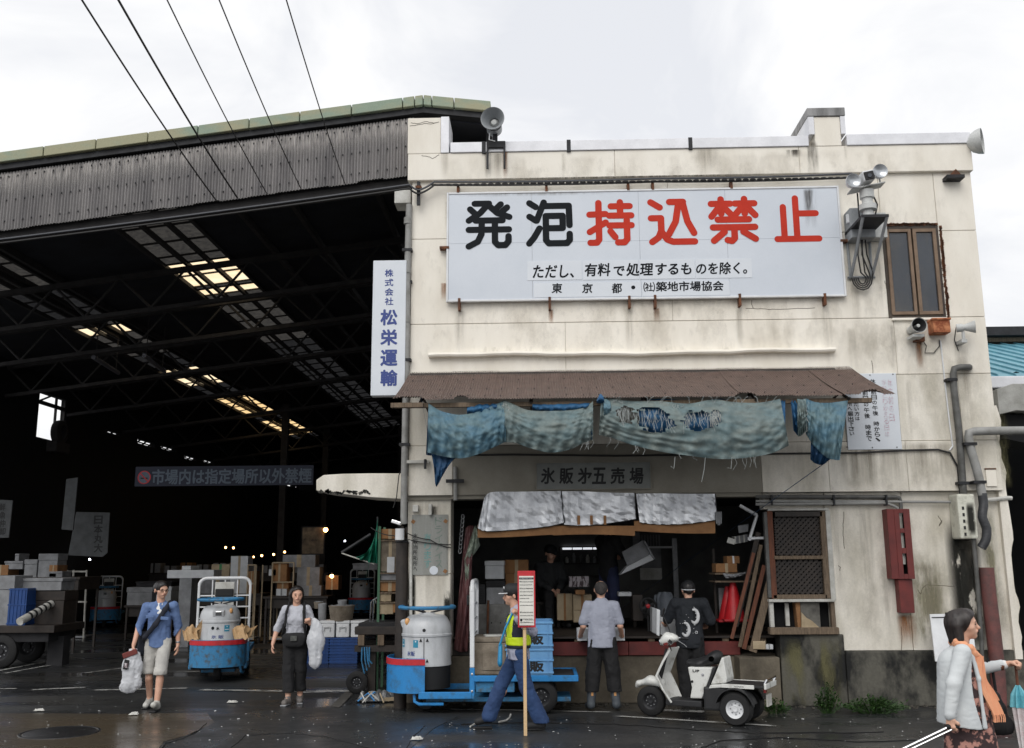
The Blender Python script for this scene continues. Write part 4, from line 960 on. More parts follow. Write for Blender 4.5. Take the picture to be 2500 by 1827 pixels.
# dark lamp bracket under cornice
c = P(2328, 428, YF-.1)
t = thing('wall_lamp', 'small dark rusted lamp bracket under the cornice near the right corner', 'lamp', tuple(c), world=True)
MB().bb(c.x-.13, c.x+.13, YF-.18, YF, c.z-.07, c.z-.02).build('arm', m_dsteel, t); MB().prism([(c.x-.08, c.z-.02), (c.x+.1, c.z-.02), (c.x+.02, c.z+.08)], YF-.15, YF-.03).build('shade', m_rust, t)
# small horn speakers below the window
c = P(2241, 796, YF-.3); R_ = 18/FPX*YF
t = thing('horn_speaker', 'small black-throated horn speaker facing out below the brown window', 'horn speaker', tuple(c), world=True)
MB().lathe([(.03, .12), (R_*.5, .05), (R_*.95, -.05), (R_*1.02, -.06), (R_*1.04, -.045), (R_*.8, .08), (.06, .2), (.06, .28), (0, .28)], c, 'Y', 32).build('horn', m_hornl, t, smooth=True, sharp=60)
MB().lathe([(R_*.94, -.051), (R_*.5, .045), (.032, .112)], c, 'Y', 32).build('throat', m_dark, t, smooth=True)
MB().lathe([(0, -.03), (.025, -.02), (.03, .1)], c, 'Y', 16).build('plug', m_hornl, t, smooth=True)
p = P(2241, 828, YF-.02); MB().bb(p.x-.07, p.x+.07, YF-.1, YF, p.z-.05, p.z+.05).build('bracket', m_rust, t); MB().bb(c.x-.08, c.x+.08, YF-.3, YF-.05, c.z-R_-.05, c.z-R_-.01).build('foot', m_hornl, t)
MB().tube([P(2243, 818, YF-.03), P(2262, 845, YF-.03), P(2258, 862, YF-.02), P(2280, 862, YF-.02), P(2294, 845, YF-.02), P(2293, 830, YF-.02)], .007, 6).build('cable', m_cable, t)
a, b, d, e = rect(2275, 780, 2317, 814, YF-.15)
t = thing('rusty_box', 'small square steel box covered in orange rust under the window', 'electrical box', (a, YF, d), world=True)
m_or = mat('orange_rust', (184, 122, 84), (128, 66, 38), rough=.85, ns=12, lo=.4, hi=.6)
MB().bb(a, b, YF-.2, YF-.002, d, e).build('case', m_or, t, bevel=.008); MB().bb(a-.012, b+.012, YF-.22, YF-.002, e-.02, e+.008).build('lid', m_or, t, bevel=.004)
c = P(2355, 800, YF-.2)
t = thing('horn_speaker', 'small pale horn speaker turned right near the building edge', 'horn speaker', tuple(c), world=True)
rt = Matrix.Rotation(rad(70), 3, 'Z')
MB().lathe([(.02, .05), (R_*.35, .01), (R_*.55, -.06), (R_*.85, -.14), (R_*.88, -.14), (R_*.6, -.055), (R_*.4, .01), (.055, .03), (.06, .04), (.06, .11), (0, .11)], c, 'Y', 28, rot=rt).build('horn', m_hornl, t, smooth=True, sharp=55)
MB().bb(c.x-.06, c.x+.02, YF-.2, YF, c.z-.22, c.z-.17).build('bracket', m_hornl, t); MB().tube([(c.x-.02, YF-.18, c.z-.18), (c.x-.02, YF-.18, c.z-.05)], .025, 6).build('stem', m_hornl, t)
MB().tube([P(2334, 800, YF-.05), P(2330, 830, YF-.02), P(2340, 857, YF-.02)], .007, 6).build('cable', m_cable, t)
# drainpipes and conduits
def pipe(name, lab, cat, pts, r, m, n=12, clips=(), joints=(), group=None):
    ps = [P(x, y, Y) if not isinstance(x, Vector) else x for x, y, Y in pts]
    # round the corners
    out = [ps[0]]
    for q0, q1, q2 in zip(ps, ps[1:], ps[2:]):
        d0, d1 = (q0-q1), (q2-q1); k = min(r*2.2, d0.length*.45, d1.length*.45)
        aa, bb_ = q1+d0.normalized()*k, q1+d1.normalized()*k
        out += [aa, aa.lerp(q1, .6).lerp(bb_.lerp(q1, .6), .5), bb_]
    out.append(ps[-1])
    t = thing(name, lab, cat, tuple(ps[-1]), world=True, group=group)
    MB().tube(out, r, n).build('run', m, t, smooth=True)
    for (x, y, Y) in clips:
        p = P(x, y, Y); MB().bb(p.x-r*1.5, p.x+r*1.5, Y-r*1.15, Y+r+.05, p.z-.02, p.z+.02).build('clip', m_dsteel, t)
    for (x, y, Y) in joints:
        p = P(x, y, Y); MB().cyl((p.x, p.y, p.z-.05), (p.x, p.y, p.z+.05), r*1.25, n=n).build('socket', m, t, smooth=True)
    return t
pipe('drainpipe', 'grey drainpipe running down the corner between hall and building', 'pipe', [(999, 500, YF-.05), (994, 700, YF-.05), (992, 900, YF-.05), (988, 1120, YF-.05), (986, 1260, YF-.05), (987, 1278, YF-.02)], .05, m_pvc, clips=[(995, 612, YF-.05), (992, 880, YF-.05), (988, 1086, YF-.05)], joints=[(996, 540, YF-.05), (994, 660, YF-.05), (992, 780, YF-.05)])
pipe('drainpipe', 'grey bent drainpipe coming out of the upper right wall', 'pipe', [(2366, 897, YF+.05), (2366, 897, YF-.09), (2326, 897, YF-.09), (2329, 950, YF-.09), (2342, 1060, YF-.09), (2352, 1200, YF-.09), (2353, 1215, YF-.06)], .048, m_pvcd, clips=[(2322, 928, YF-.09), (2350, 1180, YF-.09)])
pipe('drainpipe', 'fat grey pipe crossing from the neighbour and turning down the right corner', 'pipe', [(2560, 1051, YF-.14), (2440, 1052, YF-.14), (2362, 1054, YF-.14), (2368, 1090, YF-.14), (2390, 1165, YF-.14), (2398, 1210, YF-.14)], .06, m_pvc, clips=[(2365, 1085, YF-.14), (2388, 1178, YF-.14)])
pipe('drain_hose', 'black taped flexible hose bending down beside the white meter box', 'hose', [(2398, 1205, YF-.14), (2402, 1235, YF-.14), (2396, 1262, YF-.16), (2410, 1290, YF-.16), (2408, 1318, YF-.16), (2396, 1338, YF-.14)], .062, mat('black_taped_hose', (62, 63, 66), (40, 41, 44), rough=.5, ns=12, zs=(1, 1, 4)), n=14)
pipe('drainpipe', 'thick worn red-brown pipe standing against the right wall', 'pipe', [(2408, 1386, YG-.2), (2414, 1450, YG-.2), (2424, 1530, YG-.2), (2436, 1640, YG-.2), (2440, 1735, YG-.2)], .098, mat('worn_oxide_pipe', (118, 70, 66), (72, 56, 54), rough=.6, ns=5, fine=.12), n=20)
pipe('conduit', 'thin grey pipe running down beside the white meter box', 'pipe', [(2374, 1250, YG-.2), (2378, 1330, YG-.2), (2386, 1420, YG-.2), (2396, 1560, YG-.2), (2402, 1735, YG-.2)], .03, m_pvcd)
for i, (y0, y1, x1, m, lab) in enumerate([(1213, 1214, 2198, m_pvcd, 'thick dark conduit running along under the fascia, topmost of three'), (1224, 1226, 2330, m_pvc, 'long pale conduit under the fascia reaching the meter box'), (1232, 1229, 2165, m_pvc, 'short pale conduit, lowest of three under the fascia')]):
    pts = [(1845, y0, YG-.06-.01*i), (x1, y1, YG-.06-.01*i)]
    if i == 0: pts += [(2200, 1245, YG-.06), (2200, 1255, YG-.06)]
    if i == 2: pts += [(2192, 1240, YG-.08), (2196, 1262, YG-.08)]
    pipe('conduit', lab, 'pipe', pts, .028 if i == 0 else .02, m, n=8, group='conduits along the fascia')
p = [P(x, y, YG-.08) for x, y in ((2405, 1222), (2458, 1216), (2470, 1217))]
tag(MB().tube(p, .03, 8).build('conduit', m_whited, smooth=True), 'short white pipe stub poking past the right corner', 'pipe')
for x in (1884, 2036, 2164):
    q = P(x, 1222, YG-.1); tag(MB().bb(q.x-.012, q.x+.012, YG-.12, YG, q.z-.07, q.z+.08).build('pipe_clip', m_dsteel), {1884: 'dark pipe clip nearest the lattice window', 2036: 'dark pipe clip above the corner of the lattice window', 2164: 'dark pipe clip just left of the red channel'}[x], 'clip', 'pipe clips under the fascia')
# red steel channel with three slots
t = thing('red_channel', 'red steel channel cover with three slots showing a pipe, on the right wall', 'channel', tuple(P(2210, 1500, YG)), world=True)
a, b, d, e = rect(2170, 1243, 2226, 1414, YG-.18); yR = YG-.2
for q in ((a+.1, a+.17, d, e), (b-.09, b, d, e)): MB().bb(q[0], q[1], yR, yR+.02, q[2], q[3]).build('front_strip', m_oxide, t, bevel=.003)
hz = e-d
for f0, f1 in ((0, .06), (.28, .345), (.56, .64), (.93, 1.)): MB().bb(a+.17, b-.09, yR, yR+.02, e-f1*hz, e-f0*hz).build('front_bar', m_oxide, t, bevel=.003)
MB().bb(a, a+.1, yR+.002, YG-.001, d, e).build('side_plate', m_oxide, t, bevel=.004); MB().bb(b-.01, b, yR+.02, YG-.001, d, e).build('side_plate', m_oxide, t)
MB().bb(a+.1, b, YG-.02, YG-.001, d, e).build('back_plate', m_black, t)
MB().tube([((a+b)/2+.05, YG-.1, d+.2), ((a+b)/2+.05, YG-.1, e)], .035, 8).build('inner_pipe', m_whited, t)
a2, b2, d2, e2 = rect(2196, 1414, 2230, 1497, YG-.15); MB().bb(a2, b2, YG-.16, YG-.001, d2, e2-.002).build('lower_cover', m_oxide, t, bevel=.004)
# meter box
t = thing('meter_box', 'dirty white plastic electric meter box beside the black hose', 'meter box', tuple(P(2360, 1315, YG)), world=True)
a, b, d, e = rect(2339, 1206, 2383, 1316, YG-.28)
MB().bb(a, b, YG-.3, YG-.001, d, e).build('case', mat('grubby_plastic', (205, 205, 192), (150, 148, 134), rough=.5, ns=6, lo=.5, hi=.7), t, bevel=.03)
for i in range(5): MB().box((a+.07, YG-.302, e-.2-.09*i), (.03, .003, .045)).build('stamp', m_inkd, t)
stain(2360, 1225, 2382, 1310, m_mould, t, Y=YG-.304)
# access plate on the right end, whiteboard, pillar bits
a, b, d, e = rect(2407, 1147, 2432, 1188, YF-.02); t = thing('access_plate', 'small cream rectangular cover plate on the right end of the fascia', 'cover plate', (a, YF, d), world=True)
MB().bb(a, b, YF-.035, YF-.013, d, e).build('plate', m_wall, t, bevel=.004); MB().bb(a-.005, b+.005, YF-.04, YF-.013, e, e+.02).build('hood', m_rust, t)
t = thing('whiteboard', 'blank whiteboard leaning on the plinth behind the woman with the scarf', 'whiteboard', tuple(P(2300, 1617, YG-.3)), world=True)
ps = [P(x, y, YG-.33+.0011*(y-1500)*-1) for x, y in ((2270, 1500), (2312, 1499), (2372, 1500), (2385, 1612), (2326, 1616), (2284, 1616))]
mb = MB(); mb.add([tuple(p) for p in ps]+[(p.x, p.y+.03, p.z) for p in ps], [(0, 1, 2, 3, 4, 5), (11, 10, 9, 8, 7, 6)]+[(i, (i+1) % 6, (i+1) % 6+6, i+6) for i in range(6)]); mb.build('panel', m_white, t, bevel=.01)
p = P(2318, 1503, YG-.35); MB().bb(p.x-.05, p.x+.05, YG-.37, YG-.33, p.z-.02, p.z+.04).build('clip', m_dsteel, t)
p0, p1 = P(2275, 1508, YG-.345), P(2375, 1506, YG-.345); MB().tube([p0, p1], .006, 5).build('rule', m_dsteel, t)
t = thing('wall_lamp', 'small white spotlight with silver head at the left pillar edge', 'lamp', tuple(P(978, 1315, YF-.1)), world=True)
c = P(976, 1303, YF-.1); MB().tube([c+Vector((0, 0, -.09)), c+Vector((0, 0, .07))], .065, 14).build('body', m_white, t, smooth=True)
c2 = P(968, 1276, YF-.16); MB().box(c2, (.14, .1, .05), Matrix.Rotation(.3, 3, 'Y')).build('head', m_chrome, t, bevel=.01); MB().tube([c2, c+Vector((.02, 0, .06))], .015, 6).build('neck', m_dsteel, t)
a, b, d, e = rect(968, 1320, 992, 1520, YG-.05); t = thing('dark_post', 'dark round post standing beside the left pillar', 'post', (a, YG, 0), world=True)
MB().cyl(((a+b)/2, YG, 0), ((a+b)/2, YG, e), .09, n=16).build('shaft', m_darkwood, t, smooth=True)
MB().lathe([(.092, -.03), (.1, -.025), (.1, .0), (.0, .002)], ((a+b)/2, YG, e), 'Z', 16).build('cap', m_dsteel, t, smooth=True)
for i, (q, lab) in enumerate([((1007, 1233, 1021, 1250), 'tiny white socket box near the top of the left pillar'), ((1046, 1230, 1054, 1258), 'small cream bracket on the upper left pillar')]):
    a, b, d, e = rect(*q, YG-.08); o = MB().bb(a, b, YG-.09, YG-.001, d, e).build('socket_box', m_whited, bevel=.01); tag(o, lab, 'socket box')
t = pipe('conduit', 'thin crusted conduit running down the left edge of the pillar', 'pipe', [(998, 1321, YG-.04), (1003, 1322, YG-.04), (1003, 1450, YG-.04), (1003, 1600, YG-.04)], .022, m_whited, n=8)
# ------------------------------------------------------------------ cables
def cable(lab, pts, r, sag=0., m=None, group=None):
    out = []
    for a, b in zip(pts, pts[1:]): out += catenary(a, b, sag, 10)[:-1]
    out.append(pts[-1]); o = MB().tube(out, r, 6).build('cable', m or m_cable, smooth=True); return tag(o, lab, 'cable', group)
# five service drops rising towards the viewer, fixed behind the hall gable edge
for i, (p0, p1, y1, rr, lab) in enumerate([((200, 0), (528, 490), YH-.1, .011, 'leftmost of five thin cables crossing the sky above the hall'), ((289, 0), (580, 484), YH-.1, .013, 'second cable from the left across the sky, the darkest'), ((408, 0), (652, 474), YH-.1, .008, 'third thin cable from the left across the sky'), ((535, 0), (736, 464), YH-.1, .008, 'fourth cable from the left across the sky'), ((699, 0), (842, 449), YH-.1, .008, 'rightmost of the five thin cables across the sky')]):
    a = P(*p1, Y=y1); b = P(*p0, Y=9.0); d = b-a; b2 = b+d*1.2
    n = 24; pts = [a.lerp(b2, k/n)-Vector((0, 0, .5*4*(k/n)*(1-k/n)-.0)) for k in range(n+1)]
    fac = 1/2.2; off = .5*4*fac*(1-fac)
    pts = [a.lerp(b2, k/n)+Vector((0, 0, -.25*4*(k/n)*(1-k/n)+.25*4*fac*(1-fac)*min(1, (k/n)/fac))) for k in range(n+1)]
    tag(MB().tube(pts, rr, 5).build('overhead_cable', m_cable), lab, 'cable', 'overhead cables above the hall roof')
m_cgrey = mat('grey_twisted_cable', (74, 76, 82), rough=.5)
for i, (ys, lab) in enumerate([((584, 451, 444, 424), 'upper twisted cable strung across the hall mouth and along the cornice'), ((593, 460, 452, 434), 'lower twisted cable strung across the hall mouth and along the cornice')]):
    a = P(-60, ys[0]+8, YF-.2); b = P(1000, ys[1], YF-.2); cst = [a, b, P(1022, ys[1]+13, YF-.16), P(1060, ys[2], YF-.13), P(1600, ys[2]-8, YF-.11), P(2080, ys[3], YF-.11)]
    cable(lab, cst, .016, .02, m_cgrey if i == 0 else m_cable, group='twisted cables along the cornice')
mb = MB()
for i in range(60):   # lashing twists
    u = i/59; p = P(1060+1020*u, 452-18*u, YF-.13); mb.ball(p, (.05, .02, .018), 6, 4)
tag(mb.build('cable_lashing', m_cable), 'row of small dark lashings along the cornice cable', 'cable ties', kind='stuff')
t = thing('cable_anchor', 'rusty iron anchor bracket holding the cables at the building corner', 'bracket', tuple(P(1022, 500, YF)), world=True)
a, b, d, e = rect(1018, 444, 1026, 501, YF-.12); MB().bb(a, b, YF-.14, YF-.09, d, e).build('bar', m_dsteel, t); MB().bb(a-.02, b+.02, YF-.17, YF-.072, e-.12, e-.08).build('insulator', m_rust, t)
cable('black cable sagging across the shaded fascia and turning down by the right pipe', [P(1060, 1112, YF-.03), P(1250, 1110, YF-.03), P(1500, 1113, YF-.03), P(1900, 1108, YF-.04), P(2090, 1106, YF-.04), P(2204, 1100, YF-.04), P(2290, 1098, YF-.04), P(2320, 1106, YF-.04), P(2338, 1140, YF-.04), P(2344, 1206, YF-.04)], .014)
cable('thin white conduit cable dropping from the rusty box to the black cable', [P(2296, 832, YF-.02), P(2310, 960, YF-.02), P(2318, 1030, YF-.02), P(2326, 1090, YF-.02), P(2318, 1100, YF-.03)], .011, m=m_white)
cable('thin wire sagging between the pillar and the hall post', [P(905, 1288, YF), P(960, 1308, YG-.06), P(1100, 1330, YG-.04)], .007, .03)
cable('pair wire looping across the pillar sign', [P(990, 1300, YG-.06), P(1050, 1318, YG-.05), P(1102, 1338, YG-.04)], .007, .02)
cable('loose dark cable hanging from the corner bracket under the hall eave', [P(990, 1130, YF-.06), P(974, 1160, YF-.03), P(968, 1215, YF-.02), P(960, 1240, YF)], .008)
t = thing('pipe_bracket', 'small white pipe bracket at the top of the left pillar under the tarp', 'bracket', tuple(P(1020, 1128, YF)), world=True)
a, b, d, e = rect(993, 1124, 1048, 1132, YF-.06); MB().bb(a, b, YF-.09, YF-.03, d, e).build('rail', m_whited, t, bevel=.01); a, b, d, e = rect(1036, 1122, 1042, 1146, YF-.06); MB().bb(a, b, YF-.11, YF-.092, d, e).build('clamp', m_dsteel, t)
t = thing('conduit_tee', 'short vertical grey conduit with a cross clamp on the fascia left end', 'pipe', tuple(P(1111, 1220, YF)), world=True)
p0, p1 = P(1111, 1140, YF-.05), P(1112, 1222, YF-.05); MB().tube([p0, p1], .028, 8).build('run', m_pvc, t, smooth=True); p = P(1111, 1175, YF-.06); MB().bb(p.x-.13, p.x+.13, YF-.09, YF-.06, p.z-.025, p.z+.025).build('clamp', m_dsteel, t)
# ------------------------------------------------------------------ neighbouring market roof on the right
NBR = thing('neighbour_hall', 'low neighbouring hall with turquoise metal roof at the right edge', 'building', (9, 17, 0), world=True)
m_tq = mat('turquoise_roof', (110, 164, 178), (88, 140, 158), rough=.5, ns=4, fine=.06)
x0 = XR+.05; zt_, zb_ = P(2440, 840, Y=21).z, P(2440, 918, Y=16.2).z
for i in range(14):
    a = x0+.2+i*.3
    mb = MB(); mb.add([(a, 16.2, zb_), (a+.285, 16.2, zb_), (a+.285, 21, zt_), (a, 21, zt_), (a, 16.2, zb_-.03), (a+.285, 16.2, zb_-.03), (a+.285, 21, zt_-.03), (a, 21, zt_-.03)], [(0, 1, 2, 3), (7, 6, 5, 4), (0, 4, 5, 1), (1, 5, 6, 2), (2, 6, 7, 3), (3, 7, 4, 0)])
    mb.build('roof_sheet', m_tq, NBR)
    mb = MB(); mb.add([(a+.285, 16.2, zb_), (a+.3, 16.2, zb_), (a+.3, 21, zt_), (a+.285, 21, zt_), (a+.285, 16.2, zb_+.035), (a+.3, 16.2, zb_+.035), (a+.3, 21, zt_+.035), (a+.285, 21, zt_+.035)], [(0, 1, 2, 3), (7, 6, 5, 4), (0, 4, 5, 1), (1, 5, 6, 2), (2, 6, 7, 3), (3, 7, 4, 0)]); mb.build('roof_seam', m_tq, NBR)
MB().bb(x0-.3, x0+6, 20.9, 21.4, zt_+.03, zt_+.12).build('ridge_timber', m_wood, NBR); MB().bb(x0-.4, x0+6, 20.7, 21.6, zt_+.13, zt_+.32).build('ridge_cap', m_dsteel, NBR)
gz0, gz1 = P(2450, 932, Y=16.1).z, P(2450, 918, Y=16.1).z
MB().bb(x0, x0+6, 16.0, 16.19, gz0-.12, gz1-.02).build('gutter', m_coping, NBR, bevel=.02)
for i in range(7): MB().lathe([(0, .07), (.06, .03), (.07, 0)], (x0+.35+i*.6, 16.5, zb_+.06), 'Y', 8).build('snow_guard', m_dsteel, NBR)
MB().bb(x0+.1, x0+6, 16.3, 21.4, 0, .05).build('floor_slab', m_dark, NBR); MB().bb(x0+.05, x0+6, 21.3, 21.5, 0, zt_).build('back_wall', m_black, NBR); MB().bb(x0+5.8, x0+6, 16.3, 21.5, 0, zb_).build('side_wall', m_black, NBR); MB().bb(x0+.02, x0+6, 16.25, 16.4, P(2450, 1090, Y=16.2).z, gz0-.13).build('header', m_dark, NBR)
t = thing('duct_box', 'grey boxed duct end sticking out under the turquoise roof', 'duct', tuple(P(2470, 1010, YF+.6)), world=True)
p = [P(x, y, YF+.7) for x, y in ((2434, 950), (2472, 937), (2540, 937), (2540, 1006), (2482, 1002), (2440, 1012))]
MB().prism([(q.x, q.z) for q in p], YF+.7, YF+1.6).build('casing', mat('grey_duct', (168, 168, 164), (128, 128, 122), rough=.7, ns=4), t, bevel=.01)
p = [P(x, y, YF+.9) for x, y in ((2450, 1012), (2540, 1012), (2540, 1090), (2450, 1070))]; MB().prism([(q.x, q.z) for q in p], YF+.9, YF+1.5).build('underside', m_black, t)  # black block standing in for the unlit interior beneath the duct
# weathered end wall strip at the right corner
pts = []; n = 34
for i in range(n+1):
    y = 990+620*i/n; q = P(2452+(y-1228)*.104, y, YF+.02); pts.append((XR+.02+.075*nz(i*.45, 2)**1.5+.02*nz(i*1.7, 9), q.z))
MB().prism([(XR-.05, pts[0][1])]+pts+[(XR-.05, pts[-1][1])], YF+.03, YF+.2).build('crumbling_edge', m_wall_low, B)
# ------------------------------------------------------------------ corrugated awning
YA = 12.3
AW = thing('awning', 'brown corrugated iron awning sloping out over the shop front', 'awning', tuple(P(1560, 970, YF)), world=True)
m_awn = mat('brown_corrugated_iron', (106, 88, 80), (84, 70, 64), rough=.6, metal=.15, ns=7, fine=.1)
m_awntop = stain_mat('worn_zinc_edge', (205, 200, 190), strength=.8, lo=.38, hi=.56, ns=30, zs=1)
iL, iR = P(1000, 907, YF-.03), P(2032, 899, YF-.03); oL, oR = P(957, 973, YA), P(2183, 968, YA)
zi = (iL.z+iR.z)/2; zo = (oL.z+oR.z)/2; x0a, x1a = oL.x, oR.x
NSH = 10; sw = (x1a-x0a)/NSH
tears = [(0.2, .5), (4.55, .28), (6.15, .3), (.9, .2)]
for i in range(NSH):
    a = x0a+i*sw; per = sw/19; dz = .006*(i % 2); sk = random.uniform(-.02, .02)
    def fn(u, v, a=a, dz=dz, sk=sk):
        x = a+(sw+.02)*u; w_ = .008*math.cos((x-a)/per*2*math.pi)
        y = YF-.02+(YA-YF+.02+sk)*v; z = zi+(zo-zi)*v-.03*math.sin(math.pi*v)
        if v > .95:
            for tx, tw in tears:
                q = abs(x-x0a-tx)/tw*2
                if q < 1: z += .09*(1-q*q)*(.6+.6*nz(x*9, 4)); y += .12*(1-q*q)
        return (x, y, z+w_+dz)
    sh = MB().grid(fn, 19*6, 10).build('corrugated_sheet', m_awn, AW, smooth=True, sharp=80)
    me = bpy.data.meshes.new('worn_edge'); n = 19*6
    vs = []
    for v in (.0, .12):
        for u in range(n+1):
            p = fn(u/n, v); vs.append((p[0], p[1], p[2]+.003))
    me.from_pydata(vs, [], [(j, j+1, j+n+2, j+n+1) for j in range(n)]); uv = me.uv_layers.new(name='UVMap')
    for pl in me.polygons:
        for li, vi in zip(pl.loop_indices, pl.vertices): uv.data[li].uv = (.5, 1 if vi <= n else 0)
    me.materials.append(m_awntop); link('worn_edge', me, sh)
    bb_ = MB()
    for f_ in (.3, .62, .9):
        for k in range(3):
            p = fn((k+.5)/3, f_); bb_.ball((p[0], p[1], p[2]+.01), (.007, .007, .012), 6, 4)
    bb_.build('bolts', m_dsteel, sh, kind='stuff')
for y, z in ((YA+.12, zo+.0), (YA+.75, zo+(zi-zo)*.42), (YF-.15, zi-.02)):
    MB().bb(x0a+.02, x1a-.25, y-.03, y+.03, z-.085, z-.025).build('batten', m_wood if y < YA+.2 else m_darkwood, AW, bevel=.004)
for x in (x0a+.35, x0a+1.8, x0a+3.3, x0a+4.7, x1a-.55):
    MB().tube([(x, YF-.02, zi-.06), (x, YA+.08, zo-.04)], .025, 4).build('rafter', m_darkwood, AW); MB().tube([(x, YF-.02, zi-.75), (x, YA+.5, zo+.1)], .022, 4).build('brace', m_darkwood, AW)
MB().bb(x0a-.02, x0a+.4, YA+.02, YA+.1, zo-.09, zo-.03).build('fascia_board', m_wood, AW)
# ------------------------------------------------------------------ tarpaulins
def cloth_mat(name, c, c2, weave=1.):
    m = mat(name, c, c2, rough=.65, ns=3.2, fine=.14, bs=26, bump=.25, lo=.36, hi=.66, zs=(1, 1, 2.2), trans=.18); return m
m_tarp = cloth_mat('sun_bleached_tarp', (104, 126, 130), (122, 132, 128)); m_tarpb = cloth_mat('blue_tarp', (50, 108, 152), (38, 86, 128)); m_tarpm = cloth_mat('blue_green_tarp', (84, 122, 142), (106, 130, 134))
m_tarpd = cloth_mat('dark_blue_tarp', (40, 84, 122), (30, 66, 102))
m_thread = mat('frayed_thread', (176, 182, 180), (150, 156, 156), rough=.8)
def interp(pts, u):
    n = len(pts)-1; t = u*n; i = min(int(t), n-1); f = t-i
    p0, p1, p2, p3 = pts[max(i-1, 0)], pts[i], pts[i+1], pts[min(i+2, n)]
    def h(a, b, c, d): return .5*((2*b)+(-a+c)*f+(2*a-5*b+4*c-d)*f*f+(-a+3*b-3*c+d)*f**3)
    return h(p0[0], p1[0], p2[0], p3[0]), h(p0[1], p1[1], p2[1], p3[1])
def sheet(name, m, parent, top, bot, Y, fold=.032, nf=5., nu=90, nv=34, holes=(), seed=0, bulge=.1, lean=0., crease=.014):
    def fn(u, v):
        (xa, ya), (xb, yb) = interp(top, u), interp(bot, u)
        x, y = xa+(xb-xa)*v, ya+(yb-ya)*v
        env = math.sin(math.pi*min(max(u, 0), 1))**.5*.6+.4
        d = fold*math.sin(2*math.pi*(nf*u+.25*math.sin(3*v+seed)))*(.3+.7*v)*env+fold*.6*math.sin(2*math.pi*(nf*1.9*u+v*1.3+seed))*v
        d += crease*(nz(u*16, v*9, seed, 1, seed)-.5)*2+crease*.7*(nz(u*38, v*22, seed, 1, seed+3)-.5)*2 - bulge*math.sin(math.pi*v)
        d += .007*math.sin(9*v*math.pi+6*nz(u*5, v*2, seed)*3)
        return tuple(P(x, y, Y+d+lean*v))
    def skip(u, v):
        for (hu, hv, ru, rv) in holes:
            k = 1+.5*(nz(u*30, v*30, 9)-.5)
            if ((u-hu)/ru)**2+((v-hv)/rv)**2 < k*k: return True
        return False
    return MB().grid(fn, nu, nv, skip if holes else None).build(name, m, parent, smooth=True, sharp=85, solid=.003), fn
def threads(parent, fn, uv0, uv1, n, ln, seed, r=.0022):
    rnd = random.Random(seed); mb = MB()
    for i in range(n):
        u = rnd.uniform(uv0[0], uv1[0]); v = rnd.uniform(uv0[1], uv1[1]); p = Vector(fn(u, v)); l = rnd.uniform(.3, 1)*ln
        pts = [p, p+Vector((rnd.uniform(-.02, .02), -.012, -l*.4)), p+Vector((rnd.uniform(-.05, .05), -.015, -l))]
        mb.tube(pts, r, 3)
    return mb.build('frayed_threads', m_thread, parent, kind='stuff')
T1 = thing('tarpaulin', 'sagging pale blue tarp at the left end of the awning edge', 'tarpaulin', tuple(P(1135, 1110, 12.35)), world=True, group='tarps tied along the awning')
_, f1 = sheet('cloth', m_tarpm, T1, [(1046, 985), (1075, 1003), (1120, 1013), (1165, 1006), (1205, 990), (1232, 977)], [(1044, 1105), (1090, 1116), (1130, 1119), (1170, 1108), (1210, 1090), (1236, 1078)], 12.36, seed=1)
sheet('inner_cloth', m_tarpb, T1, [(1140, 994), (1170, 984), (1200, 984), (1225, 982)], [(1140, 1012), (1170, 1012), (1200, 1006), (1225, 996)], 12.44, nu=20, nv=6, seed=2)
sheet('side_cloth', m_tarpd, T1, [(1046, 988), (1058, 996), (1066, 1003)], [(1040, 1110), (1052, 1112), (1062, 1108)], 12.46, nu=10, nv=20, seed=3, lean=.3)
sheet('loose_corner', m_tarpd, T1, [(1046, 1098), (1070, 1106), (1100, 1112), (1122, 1114)], [(1060, 1122), (1064, 1186), (1078, 1166), (1100, 1124)], 12.52, nu=24, nv=20, seed=4, fold=.03)
threads(T1, f1, (.9, .0), (1., .1), 30, .12, 2)
T2 = thing('tarpaulin', 'stained grey-green tarp sagging left of the dark gap', 'tarpaulin', tuple(P(1345, 1105, 12.35)), world=True, group='tarps tied along the awning')
_, f2 = sheet('cloth', m_tarp, T2, [(1230, 976), (1255, 988), (1290, 1002), (1340, 1004), (1390, 1002), (1425, 996), (1448, 980)], [(1233, 1080), (1260, 1082), (1300, 1096), (1345, 1105), (1390, 1098), (1424, 1082), (1448, 1074)], 12.35, seed=6)
sheet('inner_cloth', m_tarpb, T2, [(1300, 984), (1340, 986), (1390, 984), (1446, 982)], [(1300, 1003), (1340, 1006), (1390, 1004), (1430, 1000)], 12.43, nu=30, nv=6, seed=7)
sheet('turned_edge', m_tarpb, T2, [(1428, 996), (1436, 990), (1446, 982)], [(1430, 1070), (1438, 1074), (1447, 1072)], 12.38, nu=10, nv=24, seed=8, fold=.02)
threads(T2, f2, (0., .0), (.12, .12), 40, .14, 3); threads(T2, f2, (.8, .98), (1., 1.), 10, .12, 4)
T3 = thing('tarpaulin', 'widest torn grey-green tarp with frayed holes showing blue behind', 'tarpaulin', tuple(P(1690, 1120, 12.35)), world=True, group='tarps tied along the awning')
hol = [(.205, .34, .055, .2), (.34, .38, .085, .24), (.545, .34, .07, .2), (.63, .3, .03, .13)]
_, f3 = sheet('cloth', m_tarp, T3, [(1468, 966), (1500, 974), (1545, 980), (1610, 980), (1680, 986), (1740, 976), (1790, 982), (1850, 984), (1905, 974)], [(1462, 1062), (1490, 1068), (1550, 1088), (1620, 1104), (1690, 1114), (1760, 1121), (1820, 1118), (1880, 1108), (1926, 1088)], 12.34, nu=120, nv=40, holes=hol, seed=11, nf=7)
